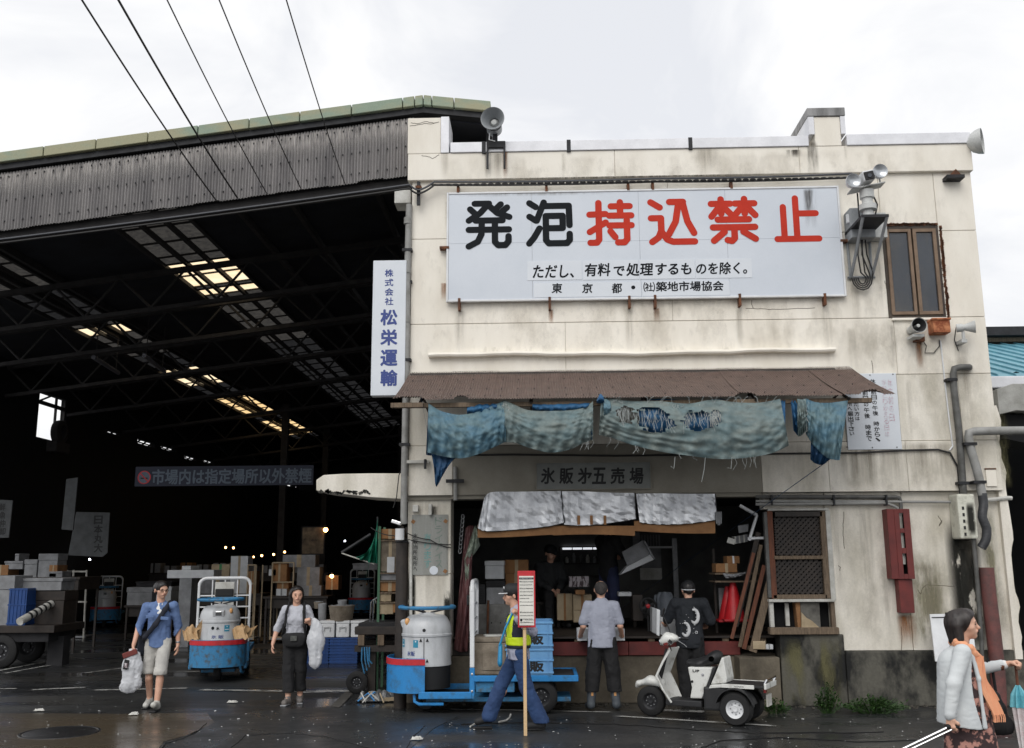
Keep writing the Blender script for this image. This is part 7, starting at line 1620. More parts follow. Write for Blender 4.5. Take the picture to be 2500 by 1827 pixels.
# right side of the hall mouth: crates, cool boxes, tubs
YR_ = cz(830, 1622); crw = P(872, 1590, YR_).x-P(802, 1590, YR_).x; ch_ = (P(837, 1557, YR_).z)/3
for col, px in enumerate((767, 837)):
    x = P(px, 1590, YR_).x
    for i in range(3): crate('blue_crate', '%s dark blue crate in the stack %s' % (['bottom', 'middle', 'top'][i], ['just right of the walking woman', 'under the white cool boxes by the dark cart'][col]), (x, YR_+.3, i*ch_+.002), (crw*.96, .5, ch_-.006), m_dcrate, group='dark blue crates at the hall mouth', ribs=4)
x = P(837, 1590, YR_).x
for i, (px0, px1, lab) in enumerate([(778, 816, 'white cool box on the blue crates beside the woman'), (818, 852, 'middle white cool box on the blue crates'), (854, 890, 'white cool box on the blue crates beside the dark cart')]):
    a, b, d, e = rect(px0, 1516, px1, 1556, YR_); zb_ = 3*ch_
    t = thing('cool_box', lab, 'cool box', ((a+b)/2, YR_+.3, zb_), group='white cool boxes on the crates'); w_, h_ = b-a, e-zb_
    MB().bb(-w_/2+.01, w_/2-.01, -.24, .24, 0.002, h_*.82).build('tub', m_white, t, bevel=.015); MB().bb(-w_/2, w_/2, -.25, .25, h_*.822, h_).build('lid', m_white, t, bevel=.012)
    MB().tube([(-.06, -.25, h_*.35), (-.06, -.27, h_*.62), (.06, -.27, h_*.62), (.06, -.25, h_*.35)], .012, 6).build('handle', m_white, t)
ztop = P(837, 1516, YR_).z
def tub(lab, px0, px1, y0, y1, m, Y):
    a, b, d, e = rect(px0, y0, px1, y1, Y); t = thing('ice_tub', lab, 'tub', ((a+b)/2, Y, d), group='battered tubs on the cool boxes'); r_ = (b-a)/2; h_ = e-d
    MB().lathe([(0, 0), (r_*.8, 0), (r_*.82, .01), (r_*.97, h_*.9), (r_, h_*.9), (r_, h_), (r_*.92, h_), (r_*.78, .03), (0, .03)], n=24).build('tub', m, t, smooth=True, sharp=50)
    def hp(u, v): rr = r_*.9*math.sqrt(u); return (rr*math.cos(6.283*v), rr*math.sin(6.283*v), h_-.03+.05*nz(rr*20+3, v*9, 2))
    MB().grid(hp, 5, 16).build('ice_fill', m_foamg, t); return t
tub('battered grey ice tub with lid, larger one on the cool boxes', 802, 866, 1478, 1516, m_grime, YR_+.25); tub('slim grey bucket on the cool boxes beside the woman', 776, 798, 1474, 1514, m_foamg, YR_+.3)
tub('small grey bucket on top of the bigger ice tub', 824, 848, 1466, 1480, m_foamg, YR_+.25); tub('pale round tub at the far left of the cool boxes', 766, 790, 1470, 1486, m_grime, YR_+.55)
# dark hand cart
YC = 15.6
t = thing('hand_cart', 'dark wet timber hand cart with small wheel beside the crates', 'cart', tuple(P(900, 1655, Z=0)), world=True)
a, b, d, e = rect(866, 1530, 1002, 1550, YC); MB().bb(a, b, YC, YC+1., d, e).build('deck', m_darkwood, t, bevel=.01); MB().bb(a+.05, b, YC+.02, YC+.98, e+.001, e+.05).build('deck_board', m_dark, t)
for x in (882, 930, 978):
    q = P(x, 1560, YC); MB().bb(q.x-.05, q.x+.05, YC-.02, YC+.1, d-.16, d-.002).build('bearer', m_wood, t)
MB().bb(a, b, YC+.02, YC+.1, d-.26, d-.162).build('rail', m_darkwood, t)
for x in (905, 960, 985): q = P(x, 1600, YC); MB().bb(q.x-.06, q.x+.06, YC+.1, YC+.2, 0, d-.26).build('leg', m_darkwood, t)
q = P(874, 1628, YC); wheel(t, (q.x, YC-.05, .17), .17, .08)
mb = MB()
for i in range(4): p = P(884+i*6, 1580, YC-.02); mb.tube([p, p+Vector((.02*math.sin(i), -.02, -.2)), p+Vector((.05, -.02, -.4+.05*i))], .012, 5)
mb.build('cords', m_blued, t, kind='stuff')
for x, y0, y1 in ((903, 1470, 1530), (910, 1466, 1534)):
    q0, q1 = P(x, y1, YC+.4), P(x+3, y0, YC+.4); tag(MB().tube([q0, q1, q1+Vector((.05, 0, .05)), q1+Vector((.09, 0, -.02))], .014, 8).build('bent_bar', m_chrome, smooth=True), 'bright bent steel bar standing on the dark cart, %s' % ('thinner left one' if x == 903 else 'right one'), 'bar')
# rack of cartons by the pillar
YK = 15.9
t = thing('carton_rack', 'rough rack stacked with cartons between the pillar and hall', 'rack', tuple(P(950, 1510, YK)), world=True)
zt_ = P(950, 1530, YC).z
a, b, d, e = rect(922, 1285, 984, 1500, YK)
for x in (a, b-.04):
    for y in (YK, YK+.5): MB().bb(x, x+.04, y, y+.04, 0, e).build('post', mat('green_post', (70, 110, 84), rough=.6) if x == a else m_darkwood, t)
for py in (1318, 1398, 1418, 1446, 1470): z_ = P(950, py, YK).z; MB().bb(a+.04, b-.04, YK+.002, YK+.5, z_-.025, z_).build('board', m_wood, t)
for q, m, lab in [((923, 1292, 982, 1316), m_card, 'brown carton on the top board of the carton rack'), ((925, 1322, 980, 1396), m_grime, 'stained grey foam carton on the carton rack'), ((922, 1400, 984, 1417), m_foamg, 'flat silver-grey foam box on the carton rack'), ((922, 1421, 982, 1444), m_card, 'wide brown carton in the middle of the carton rack'), ((924, 1450, 955, 1469), m_cardp, 'small pale carton low on the carton rack'), ((925, 1474, 960, 1500), m_cardp, 'lowest pale carton on the carton rack'), ((958, 1474, 980, 1496), m_card, 'small brown carton beside the lowest pale one')]:
    carton('cardboard_box' if m is not m_foamg else 'foam_box', lab, q, YK+.03, .4, m, lid=m if m is m_foamg else None, tape=m_cardp)
q = P(954, 1380, YK+.02); tag(MB().box(q, (.12, .004, .26)).build('paper_tag', m_foam), 'white paper label on the stained foam carton', 'label')
t = thing('green_net', 'folded green net hanging from a slanted pole by the hall mouth', 'net', tuple(P(900, 1380, 17)), world=True)
sheet('net', mat('green_net_cloth', (24, 132, 104), (18, 104, 84), rough=.6, trans=.2), t, [(914, 1345), (918, 1300), (922, 1268)], [(866, 1362), (895, 1372), (922, 1376)], 17.0, nu=24, nv=20, fold=.05, nf=3, seed=51)
MB().tube([P(834, 1350, 17.0), P(905, 1305, 17.1)], .03, 8).build('pole', m_dsteel, t); MB().tube([P(834, 1351, 16.98), P(914, 1378, 17.0)], .012, 6).build('cord', m_whited, t); MB().tube([P(922, 1262, 17.02), P(924, 1390, 17.02)], .02, 6).build('mast', m_dsteel, t)
carton('foam_box', 'pale flat box on the gate of the half hidden truck', (860, 1375, 922, 1392), 26.8, .5, m_foamg, lid=m_foamg)
# ------------------------------------------------------------------ people
V3 = Vector
m_skin = mat('skin', (214, 170, 146), (200, 152, 128), rough=.5, ns=6, fine=.04); m_hairb = mat('black_hair', (30, 26, 25), (20, 18, 18), rough=.4, ns=30, zs=(1, 1, .15), fine=.3)
m_lip = mat('lip', (156, 84, 80), rough=.5); m_eye = mat('eye', (24, 20, 20), rough=.2)
def cloth(name, c, c2=None, rough=.85, **k): return mat(name, c, c2, rough=rough, bump=.15, bs=220, fine=.05, ns=k.pop('ns', 5), **k)
def joints(H=1.7, **o):
    s = H/1.7; J = dict(pel=(0, 0, .93), ch=(0, 0, 1.24), nk=(0, .012, 1.43), hd=(0, -.012, 1.59), sa=(-.175, .0, 1.37), sb=(.175, 0, 1.37), ea=(-.235, .03, 1.10), eb=(.235, .03, 1.10), wa=(-.25, -.05, .86), wb=(.25, -.05, .86),
                        ha=(-.085, 0, .9), hb=(.085, 0, .9), ka=(-.1, -.02, .49), kb=(.1, -.02, .49), aa=(-.105, .025, .085), ab=(.105, .025, .085), ta=(-.12, -.13, .035), tb=(.12, -.13, .035))
    for k, v in o.items(): J[k] = v
    return {k: V3(v)*s for k, v in J.items()}
def head_prims(J, yaw=0., pitch=0., s=1.):
    R3 = Matrix.Rotation(yaw, 3, 'Z') @ Matrix.Rotation(pitch, 3, 'X'); c = J['hd']
    def q(a, b, ra, rb, fl=1., sg=1): return (c+R3 @ (V3(a)*s), c+R3 @ (V3(b)*s), ra*s, rb*s, fl, sg)
    face = [q((0, .035, .03), (0, -.012, .035), .082, .084), q((0, -.03, .0), (0, -.038, -.06), .068, .05), q((0, -.06, -.08), (0, -.066, -.088), .03, .026), q((0, -.096, .004), (0, -.114, -.026), .008, .0135),
            q((-.034, -.084, .024), (.034, -.084, .024), .014, .014), q((-.08, .012, .005), (-.083, .018, -.025), .016, .013), q((.08, .012, .005), (.083, .018, -.025), .016, .013), q((-.016, -.095, -.052), (.016, -.095, -.052), .009, .009), q((-.045, -.055, -.02), (-.03, -.06, -.055), .03, .025), q((.045, -.055, -.02), (.03, -.06, -.055), .03, .025)]
    return face, q, R3
def hand(w_, d, n, curl=.5, side=1, s=1.):
    w_, d, n = V3(w_), V3(d).normalized(), V3(n); n = (n-d*n.dot(d)).normalized(); sd = d.cross(n)*side; P_ = []
    for o in (-.024, 0, .024): P_.append((w_+sd*o*.5*s, w_+(d*.085+sd*o)*s, .016*s, .0145*s))
    for i, (o, l) in enumerate(((-.033, .82), (-.011, .95), (.011, 1.), (.032, .9))):
        p = w_+(d*.088+sd*o)*s; a = 0
        for seg, (ll, r0, r1) in enumerate(((.034, .0095, .009), (.026, .009, .008), (.02, .008, .0068))):
            a += curl*(.8, 1.1, .9)[seg]; e = p+(d*math.cos(a)+n*math.sin(a))*ll*l*s; P_.append((p, e, r0*s, r1*s)); p = e
    p = w_+(d*.03+sd*.028)*s; e = p+(d*.6+sd*.55+n*.35*(.5+curl)).normalized()*.042*s; f_ = e+(d*.7+n*(.3+.6*curl)+sd*.1).normalized()*.032*s; P_ += [(p, e, .0125*s, .0105*s), (e, f_, .0105*s, .008*s)]
    return P_
def limbs(J, arm=1., leg=1.):
    P_ = []
    for k in 'ab': P_ += [(J['s'+k], J['e'+k], .038*arm, .038*arm), (J['e'+k], J['w'+k], .041*arm, .027*arm), (J['h'+k], J['k'+k], .075*leg, .05*leg), (J['k'+k]+V3((0, .012, -.1)), J['a'+k], .053*leg, .034*leg), (J['k'+k], J['a'+k], .05*leg, .033*leg), (J['a'+k], J['t'+k], .035, .028)]
    P_ += [(J['pel'], J['ch'], .105, .112, .66), (J['sa'], J['sb'], .042, .042), (J['nk']-V3((0, 0, .06)), J['hd']-V3((0, -.005, .05)), .058, .052), (J['ch'], J['nk']-V3((0, 0, .05)), .105, .06, .68)]
    return P_
def folds(amp=.012, sc=16, seed=0, zst=.6):
    def f_(p):
        q = p+.03*np.stack([noise3(p, 9, seed+5), noise3(p, 9, seed+6), noise3(p, 9, seed+7)], -1)
        r1 = 1-np.abs(2*noise3(q*np.array([1, 1, zst]), sc, seed)-1); r2 = 1-np.abs(2*noise3(q*np.array([1, 1, 1/zst*.6]), sc*1.9, seed+1)-1)
        return amp*1.5*(.62-r1)+amp*.6*(.6-r2)
    return f_
class Person:
    def __init__(s, label, loc, rz, J, yaw=0., pitch=0., hs=1., skin=None):
        s.t = thing('person', label, 'person', loc, rz); s.J = J; s.skin = skin or m_skin; s.hp, s.q, s.R3 = head_prims(J, yaw, pitch, hs); s.hs = hs; s.hands = []
    def body(s, h=.0085, arm=1., leg=1.): s.b = sdf_mesh('body', limbs(s.J, arm, leg)+s.hp+s.hands, h, s.skin, s.t, k=.018); return s
    def face(s, glasses=False):
        c = s.J['hd']; h = s.hs
        for sx in (-1, 1):
            MB().ball(c+s.R3 @ (V3((sx*.033, -.0935, .006))*h), (.0135*h, .006*h, .0055*h), 8, 6, rot=s.R3).build('eye', m_eye, s.t, smooth=True); MB().ball(c+s.R3 @ (V3((sx*.034, -.0985, .026))*h), (.02*h, .005*h, .004*h), 8, 6, rot=s.R3).build('eyebrow', m_hairb, s.t, smooth=True)
        MB().ball(c+s.R3 @ (V3((0, -.103, -.053))*h), (.02*h, .005*h, .0055*h), 8, 6, rot=s.R3).build('mouth', m_lip, s.t, smooth=True)
        if glasses:
            mb = MB()
            for sx in (-1, 1): mb.tube([c+s.R3 @ (V3((sx*.036+.024*math.cos(a), -.108, .004+.016*math.sin(a)))*h) for a in [i*.785 for i in range(8)]], .0022, 4, closed=True); mb.tube([c+s.R3 @ (V3((sx*.06, -.105, .01))*h), c+s.R3 @ (V3((sx*.088, .01, .01))*h)], .0022, 4)
            mb.tube([c+s.R3 @ (V3((-.012, -.108, .006))*h), c+s.R3 @ (V3((.012, -.108, .006))*h)], .0022, 4); mb.build('glasses', m_inkd, s.t)
        return s
    def hair(s, kind='short', m=None, h=.008):
        q = s.q
        if kind == 'short': pr = [q((0, .04, .035), (0, -.02, .045), .094, .09), q((0, .06, .0), (0, .07, -.03), .07, .05), q((0, -.05, .085), (0, -.07, .07), .03, .02), q((0, -.125, .0), (0, -.13, -.1), .082, .09, 1., -1), q((-.09, -.03, -.04), (-.09, .02, -.07), .03, .03, 1., -1), q((.09, -.03, -.04), (.09, .02, -.07), .03, .03, 1., -1)]
        elif kind == 'bob': pr = [q((0, .045, .03), (0, -.02, .045), .103, .096), q((-.072, .045, .0), (-.074, .045, -.1), .042, .036), q((.072, .045, .0), (.074, .045, -.1), .042, .036), q((0, .075, .0), (0, .07, -.11), .075, .065), q((0, -.118, -.015), (0, -.118, -.12), .108, .108, 1., -1), q((0, -.08, -.06), (0, -.1, -.16), .055, .06, 1., -1)]
        elif kind == 'balding': pr = [q((0, .05, .015), (0, .0, .02), .09, .088), q((0, -.02, .12), (0, .03, .12), .062, .05, 1., -1), q((0, -.125, .0), (0, -.13, -.1), .09, .09, 1., -1), q((0, .07, -.02), (0, .075, -.04), .06, .05)]
        sdf_mesh('hair', pr, h, m or m_hairb, s.t, k=.02, disp=lambda p: .008*(noise3(p*np.array([1, 1, .35]), 60, 2)-.5)); return s
    def wear(s, name, pr, m, h=.01, k=.03, amp=.01, sc=15, seed=0, cut=None, zst=.6): return sdf_mesh(name, pr, h, m, s.t, k=k, disp=folds(amp, sc, seed, zst) if amp else None, cut=cut)
    def trousers(s, m, r0=.09, r1=.075, r2=.06, end=1., waist=.13, seed=3, name='trousers', amp=.012, wz=1.0, h=.01, zb=None, zst=.5):
        J = s.J; pr = [(J['pel']-V3((0, 0, .02)), J['pel']+V3((0, 0, .06)), waist, waist*.95, .75)]
        for k in 'ab':
            e = J['k'+k].lerp(J['a'+k], end) if end <= 1 else J['a'+k]
            pr += [(J['h'+k]+V3((0, 0, .0)), J['k'+k], r0, r1)]
            if end > 0: pr.append((J['k'+k], e, r1, r2))
        zt_ = J['pel'].z+.11
        return s.wear(name, pr, m, h, .025, amp, 13, seed, zst=zst, cut=lambda g: np.maximum(g[..., 2]-zt_, (zb if zb is not None else -1.)-g[..., 2]))
    def shoes(s, m, r=.045, sole=None, high=.0, name='shoe'):
        for k in 'ab':
            a, t_ = s.J['a'+k], s.J['t'+k]; pr = [(a+V3((0, .0, -.03)), t_+V3((0, 0, .012)), r, r*.88), (a+V3((0, 0, -.04)), a+V3((0, 0, .02+high)), r*.98, r*.85+high*.05)]
            o = sdf_mesh(name, pr, .008, m, s.t, k=.03)
            if sole:
                d = (t_-a); d.z = 0; an = math.atan2(d.y, d.x); c = (a+t_)/2; MB().box((c.x+d.normalized().x*.01, c.y+d.normalized().y*.01, min(a.z-.06, .012)+.0), (d.length+.1, .085, .022), an).build('sole', sole, o, bevel=.008)
        return s
# ---- man in a blue shirt with a shoulder bag
p1 = P(366, 1736, Z=0)
J = joints(1.74, ka=(-.105, .04, .5), aa=(-.1, .16, .12), ta=(-.12, .03, .04), kb=(.075, -.12, .5), ab=(.06, -.16, .1), tb=(.05, -.31, .085), ea=(-.27, .0, 1.09), wa=(-.3, -.1, .87), eb=(.245, .06, 1.09), wb=(.255, .05, .85), sa=(-.18, 0, 1.375), sb=(.18, 0, 1.375))
A = Person('man in a blue rolled-sleeve shirt and pale shorts walking with a white bag', (p1.x, p1.y+.15, 0), rad(10), J, yaw=rad(38), pitch=rad(6))
A.hands = hand(J['wa'], (-.05, -.1, -1), (.9, 0, 0), .75, 1)+hand(J['wb'], (0, -.05, -1), (-1, 0, 0), .35, -1); A.body().face(True).hair('short')
m_bs = cloth('blue_chambray', (98, 122, 164), (84, 106, 148)); m_ws = cloth('white_cotton', (226, 226, 224), (206, 206, 206)); m_gs = cloth('grey_white_shorts', (196, 194, 188), (168, 166, 162)); m_strap = cloth('navy_webbing', (30, 34, 46))
wr = lambda k, f: J['e'+k].lerp(J['w'+k], f)
A.wear('shirt', [(J['pel']+V3((0, 0, -.1)), J['ch'], .16, .145, .74), (J['ch'], J['nk']-V3((0, 0, .05)), .14, .08, .72), (J['sa']+V3((.02, 0, 0)), J['sb']-V3((.02, 0, 0)), .058, .058), (J['sa'], J['ea'], .06, .05), (J['ea'], wr('a', .4), .05, .049), (J['sb'], J['eb'], .06, .05), (J['eb'], wr('b', .4), .05, .049), (wr('a', .36), wr('a', .44), .054, .054), (wr('b', .36), wr('b', .44), .054, .054),
                 ((0, -.2, 1.50), (0, -.19, 1.36), .07, .03, 1., -1)], m_bs, .009, .025, .011, 15, 2, cut=lambda g: .835+3.*g[..., 0]**2-g[..., 2])
A.wear('undershirt', [(J['ch']+V3((0, -.035, .02)), J['nk']+V3((0, -.02, -.055)), .1, .07, .72)], m_ws, .01, .02, 0)
A.trousers(m_gs, .092, .083, .08, .1, .125, name='shorts', amp=.009, zb=.475); A.shoes(m_whited, .047, m_inkd)
A.wear('shoulder_strap', [((.13, .02, 1.46), (.09, -.12, 1.36), .03, .032, .7), ((.09, -.12, 1.36), (-.02, -.165, 1.16), .034, .034, .6), ((-.02, -.165, 1.16), (-.16, -.12, .99), .034, .034, .6), ((-.16, -.12, .99), (-.2, .05, .93), .03, .04)], m_strap, .011, .02, 0)
A.wear('shoulder_bag', [((-.2, .08, .98), (-.22, .12, .8), .08, .09)], m_strap, .014, .03, .006)
MB().box((.1, -.165, 1.24), (.11, .02, .045), Matrix.Rotation(.1, 3, 'Y')).build('pocket_flap', m_bs, A.t, bevel=.006); MB().box((-.1, -.16, 1.27), (.11, .02, .045), Matrix.Rotation(-.1, 3, 'Y')).build('pocket_flap', m_bs, A.t, bevel=.006)
MB().lathe([(.03, -.012), (.034, 0), (.03, .012)], J['wb']+V3((0, 0, .03)), 'Z', 14).build('watch', m_steel, A.t)
mt = Matrix.Translation(A.t.location) @ Matrix.Rotation(A.t.rotation_euler.z, 4, 'Z')
hw = mt @ (J['wa']+V3((0, -.02, -.1)))
t = thing('shopping_bag', 'white plastic shopping bag in the hand of the man in blue', 'bag', (hw.x, hw.y, hw.z-.5), rad(20))
m_poly = mat('white_polythene', (222, 224, 228), (204, 207, 212), rough=.35, ns=8, fine=.03, trans=.25)
sdf_mesh('bag', [((0, 0, .08), (0, 0, .3), .12, .115, .55), ((-.06, 0, .3), (-.03, 0, .46), .05, .03, .5), ((.07, 0, .3), (.04, 0, .46), .05, .03, .5), ((.0, 0, .46), (0, 0, .5), .04, .025, .6), ((-.06, 0, .04), (.06, 0, .06), .05, .05, .6)], .01, m_poly, t, k=.05, disp=lambda p: .022*(noise3(p*np.array([1, 1, .4]), 22)-.5)+.012*(noise3(p, 45)-.5))
t2 = thing('phone_wallet', 'dark red wallet case and phone held above the white bag', 'wallet', tuple(hw+V3((-.02, -.05, -.02))), rad(10)); MB().box((0, 0, 0), (.2, .03, .075), Matrix.Rotation(-.35, 3, 'Y')).build('case', mat('oxblood_leather', (112, 46, 40), rough=.5), t2, bevel=.008); MB().box((-.03, -.05, -.14), (.07, .012, .13), Matrix.Rotation(.15, 3, 'Y')).build('phone', m_inkd, t2, bevel=.006); MB().box((-.03, -.058, -.15), (.05, .004, .06), Matrix.Rotation(.15, 3, 'Y')).build('screen', MATS['mottled_print'], t2)
# ---- woman in grey with waist bag
p2 = P(716, 1719, Z=0)
J = joints(1.64, ka=(-.08, -.04, .5), aa=(-.07, -.08, .085), ta=(-.1, -.23, .035), kb=(.09, .02, .5), ab=(.08, .1, .1), tb=(.1, -.04, .035), ea=(-.28, .04, 1.1), wa=(-.33, -.02, .88), eb=(.27, .03, 1.12), wb=(.24, -.2, 1.17), sa=(-.165, 0, 1.37), sb=(.165, 0, 1.37))
A = Person('woman in a grey cardigan and black trousers walking with a white plastic bag', (p2.x, p2.y, 0), rad(6), J, yaw=rad(16), pitch=rad(4), hs=.97)
A.hands = hand(J['wa'], (-.05, -.1, -1), (1, 0, 0), .35, 1, .92)+hand(J['wb'], (-.3, -.4, .7), (0, -.6, -.5), 1.0, -1, .92); A.body().face().hair('bob')
m_gc = cloth('light_grey_knit', (186, 188, 196), (168, 170, 178)); m_bk = cloth('black_cotton', (26, 26, 28), (20, 20, 22)); m_nv = cloth('navy_cotton', (48, 54, 72))
wr = lambda k, f: J['e'+k].lerp(J['w'+k], f)
A.wear('cardigan', [(J['pel']+V3((0, 0, .03)), J['ch'], .15, .142, .74), ((-.07, -.06, 1.18), (.07, -.06, 1.18), .075, .075, .9), (J['ch'], J['nk']-V3((0, 0, .05)), .132, .075, .75), (J['sa']+V3((.02, 0, 0)), J['sb']-V3((.02, 0, 0)), .056, .056), (J['sa'], J['ea'], .056, .046), (J['ea'], wr('a', .12), .046, .045), (J['sb'], J['eb'], .056, .046), (J['eb'], wr('b', .15), .046, .045), ((0, -.2, 1.44), (0, -.18, 1.24), .085, .03, 1., -1)], m_gc, .0095, .03, .012, 16, 5)
A.wear('top', [(J['ch']+V3((0, -.04, -.05)), J['nk']+V3((0, -.02, -.06)), .1, .07, .75)], m_nv, .01, .02, 0)
A.trousers(m_bk, .1, .082, .082, .9, .145, seed=7, zb=.17); A.shoes(mat('grey_trainers', (120, 114, 110), (90, 86, 84), rough=.7, ns=20), .047, m_foamg)
A.wear('waist_bag', [((-.11, -.13, .93), (.1, -.15, .93), .07, .075, .6), ((-.08, -.14, .86), (.08, -.15, .86), .06, .06, .6)], m_bk, .01, .03, .004); MB().box((.0, -.205, .93), (.09, .008, .07)).build('bag_badge', mat('grey_patch', (90, 92, 88), (50, 52, 50), rough=.7, ns=30), A.t)
A.wear('backpack_strap', [((-.11, .02, 1.42), (-.125, -.12, 1.3), .018, .018), ((-.125, -.12, 1.3), (-.14, -.13, 1.1), .018, .018), ((-.14, -.13, 1.1), (-.2, .02, .95), .018, .018)], m_bk, .01, .015, 0); A.wear('backpack_strap', [((.11, .02, 1.42), (.125, -.12, 1.3), .022, .022), ((.125, -.12, 1.3), (.14, -.14, 1.1), .022, .022), ((.14, -.14, 1.1), (.16, -.1, .95), .02, .02)], m_bk, .01, .015, 0)
A.wear('backpack', [((-.1, .18, 1.3), (-.12, .2, 1.0), .1, .11), ((.1, .18, 1.3), (.1, .2, 1.0), .1, .11)], m_bk, .016, .04, .006)
mt = Matrix.Translation(A.t.location) @ Matrix.Rotation(A.t.rotation_euler.z, 4, 'Z'); hw = mt @ (J['wb']+V3((.03, -.0, .03)))
t = thing('shopping_bag', 'long white plastic bag hanging from the arm of the woman in grey', 'bag', (hw.x+.06, hw.y-.02, hw.z-.66))
sdf_mesh('bag', [((0, 0, .1), (0, 0, .4), .085, .11, .6), ((0, 0, .4), (.0, 0, .58), .1, .06, .5), ((0, 0, .58), (-.03, 0, .68), .05, .025, .6)], .01, m_poly, t, k=.06, disp=lambda p: .018*(noise3(p*np.array([1, 1, .3]), 24)-.5)+.008*(noise3(p, 45)-.5))
MB().tube([(-.03, 0, .66), (-.07, .02, .72), (-.1, .02, .66)], .012, 6).build('handle', m_poly, t, smooth=True)
# ---- guard striding left with placard
p3 = P(1262, 1792, Z=0)
J = joints(1.7, ka=(-.09, -.2, .54), aa=(-.09, -.36, .15), ta=(-.09, -.5, .07), kb=(.09, .08, .5), ab=(.09, .26, .09), tb=(.1, .11, .04), ea=(-.2, -.12, 1.12), wa=(-.1, -.33, 1.1), eb=(.24, .08, 1.1), wb=(.2, -.12, .95), ch=(0, -.02, 1.24), nk=(0, -.03, 1.43), hd=(0, -.07, 1.58))
# he walks to the left of the street, his near side is his left
J['ea'], J['eb'] = V3((-.22, .0, 1.1)), V3((.31, .14, 1.17)); J['wa'], J['wb'] = V3((-.2, -.04, .92)), V3((.36, -.03, 1.33))
A = Person('guard in a yellow safety vest and raincoat striding past with a placard', (p3.x+.02, p3.y+.33, 0), rad(-90+6), J, yaw=rad(0), pitch=rad(4))
A.hands = hand(J['wb'], (.25, -.2, .7), (.0, -.8, -.1), 1.15, -1)+hand(J['wa'], (0, -.4, -1), (1, 0, 0), .4, 1); A.body().face().hair('short')
m_rain = mat('clear_raincoat', (188, 190, 206), (168, 170, 190), rough=.3, ns=7, fine=.05, trans=.2); m_hv = mat('hi_vis_yellow', (214, 236, 30), (196, 220, 24), rough=.5, fine=.04); m_nt = cloth('navy_work_trousers', (44, 70, 112), (34, 56, 94)); m_dn = cloth('navy_mesh', (36, 40, 56))
wr = lambda k, f: J['e'+k].lerp(J['w'+k], f)
A.wear('raincoat', [(J['pel']-V3((0, 0, .1)), J['ch'], .16, .15, .8), (J['ch'], J['nk']-V3((0, 0, .04)), .142, .08, .78), (J['sa']+V3((.02, 0, 0)), J['sb']-V3((.02, 0, 0)), .066, .066), (J['sa'], J['ea'], .068, .06), (J['ea'], wr('a', .9), .06, .052), (J['sb'], J['eb'], .068, .062), (J['eb'], wr('b', .95), .062, .055)], m_rain, .0095, .03, .02, 15, 9, cut=lambda g: .815-g[..., 2])
vest = [(J['pel']+V3((0, 0, .04)), J['ch'], .182, .172, .83), (J['ch'], J['nk']-V3((0, 0, .06)), .162, .085, .82), ((0, -.3, 1.5), (0, -.22, 1.2), .06, .03, 1., -1), (J['sa']+V3((-.06, 0, 0)), J['ea'], .085, .085, 1., -1), (J['sb']+V3((.06, 0, 0)), J['eb'], .085, .085, 1., -1)]
A.wear('vest', vest, m_dn, .01, .02, .006, 12, 10, cut=lambda g: np.maximum(.95-g[..., 2], g[..., 2]-1.4))
vb = lambda lo_, hi_, gr: [(a, b, ra+gr, rb+gr, *r_) if (len(r_) < 2 or r_[1] > 0) else (a, b, ra-gr, rb-gr, *r_) for a, b, ra, rb, *r_ in vest]
A.wear('vest_band', vb(0, 0, .005), m_hv, .01, .02, .006, 12, 10, cut=lambda g: np.maximum(.985-g[..., 2], g[..., 2]-1.09))
for sx in (-1, 1): A.wear('vest_strip', vb(0, 0, .006), m_hv, .01, .02, .006, 12, 10, cut=lambda g, sx=sx: np.maximum(np.maximum(1.08-g[..., 2], g[..., 2]-1.42), np.maximum(np.abs(g[..., 0]*sx-.105)-.045, g[..., 1]-10)))
A.trousers(m_nt, .096, .08, .094, 1., .15, seed=12, amp=.013, zst=.35, zb=.085); A.shoes(m_inkd, .05, m_rubber)
A.wear('satchel', [((-.24, -.08, .9), (-.24, .08, .9), .05, .05, 1.), ((-.24, -.08, .74), (-.24, .08, .74), .05, .05)], mat('cyan_satchel', (40, 140, 190), rough=.5), .014, .03, 0)
A.wear('satchel', [((.1, -.23, .98), (.14, -.24, .8), .05, .06, .5)], mat('cyan_satchel', (40, 140, 190), rough=.5), .012, .03, 0); A.wear('satchel_strap', [((.12, -.06, 1.42), (.15, -.17, 1.2), .014, .014), ((.15, -.17, 1.2), (.14, -.24, 1.0), .014, .014)], MATS['cyan_satchel'], .009, .01, 0)
q = A.q
capo = sdf_mesh('cap', [q((0, .04, .055), (0, -.02, .06), .093, .092), q((0, -.06, -.08), (0, .1, -.08), .11, .11, 1., -1)], .008, m_inkd, A.t, k=.02)
c = J['hd']; mb = MB()
def brim(u, v): a = math.pi*(1.12+.76*u); r_ = .09+.07*v; return tuple(c+A.R3 @ V3((.088*math.cos(a)*(1+.15*v), -.01+r_*math.sin(a), .05-.015*v)))
MB().grid(brim, 16, 4).build('cap_brim', m_inkd, capo, smooth=True, solid=.006); MB().tube([V3(brim(i/16, 1)) for i in range(17)], .006, 6).build('brim_trim', m_white, capo, smooth=True); mb = MB()
for sx in (-.03, 0, .03): mb.ball(c+A.R3 @ V3((sx+.0, -.1, .1)), (.012, .006, .018), 6, 5, rot=A.R3)
mb.build('cap_badge', m_white, capo, kind='stuff')
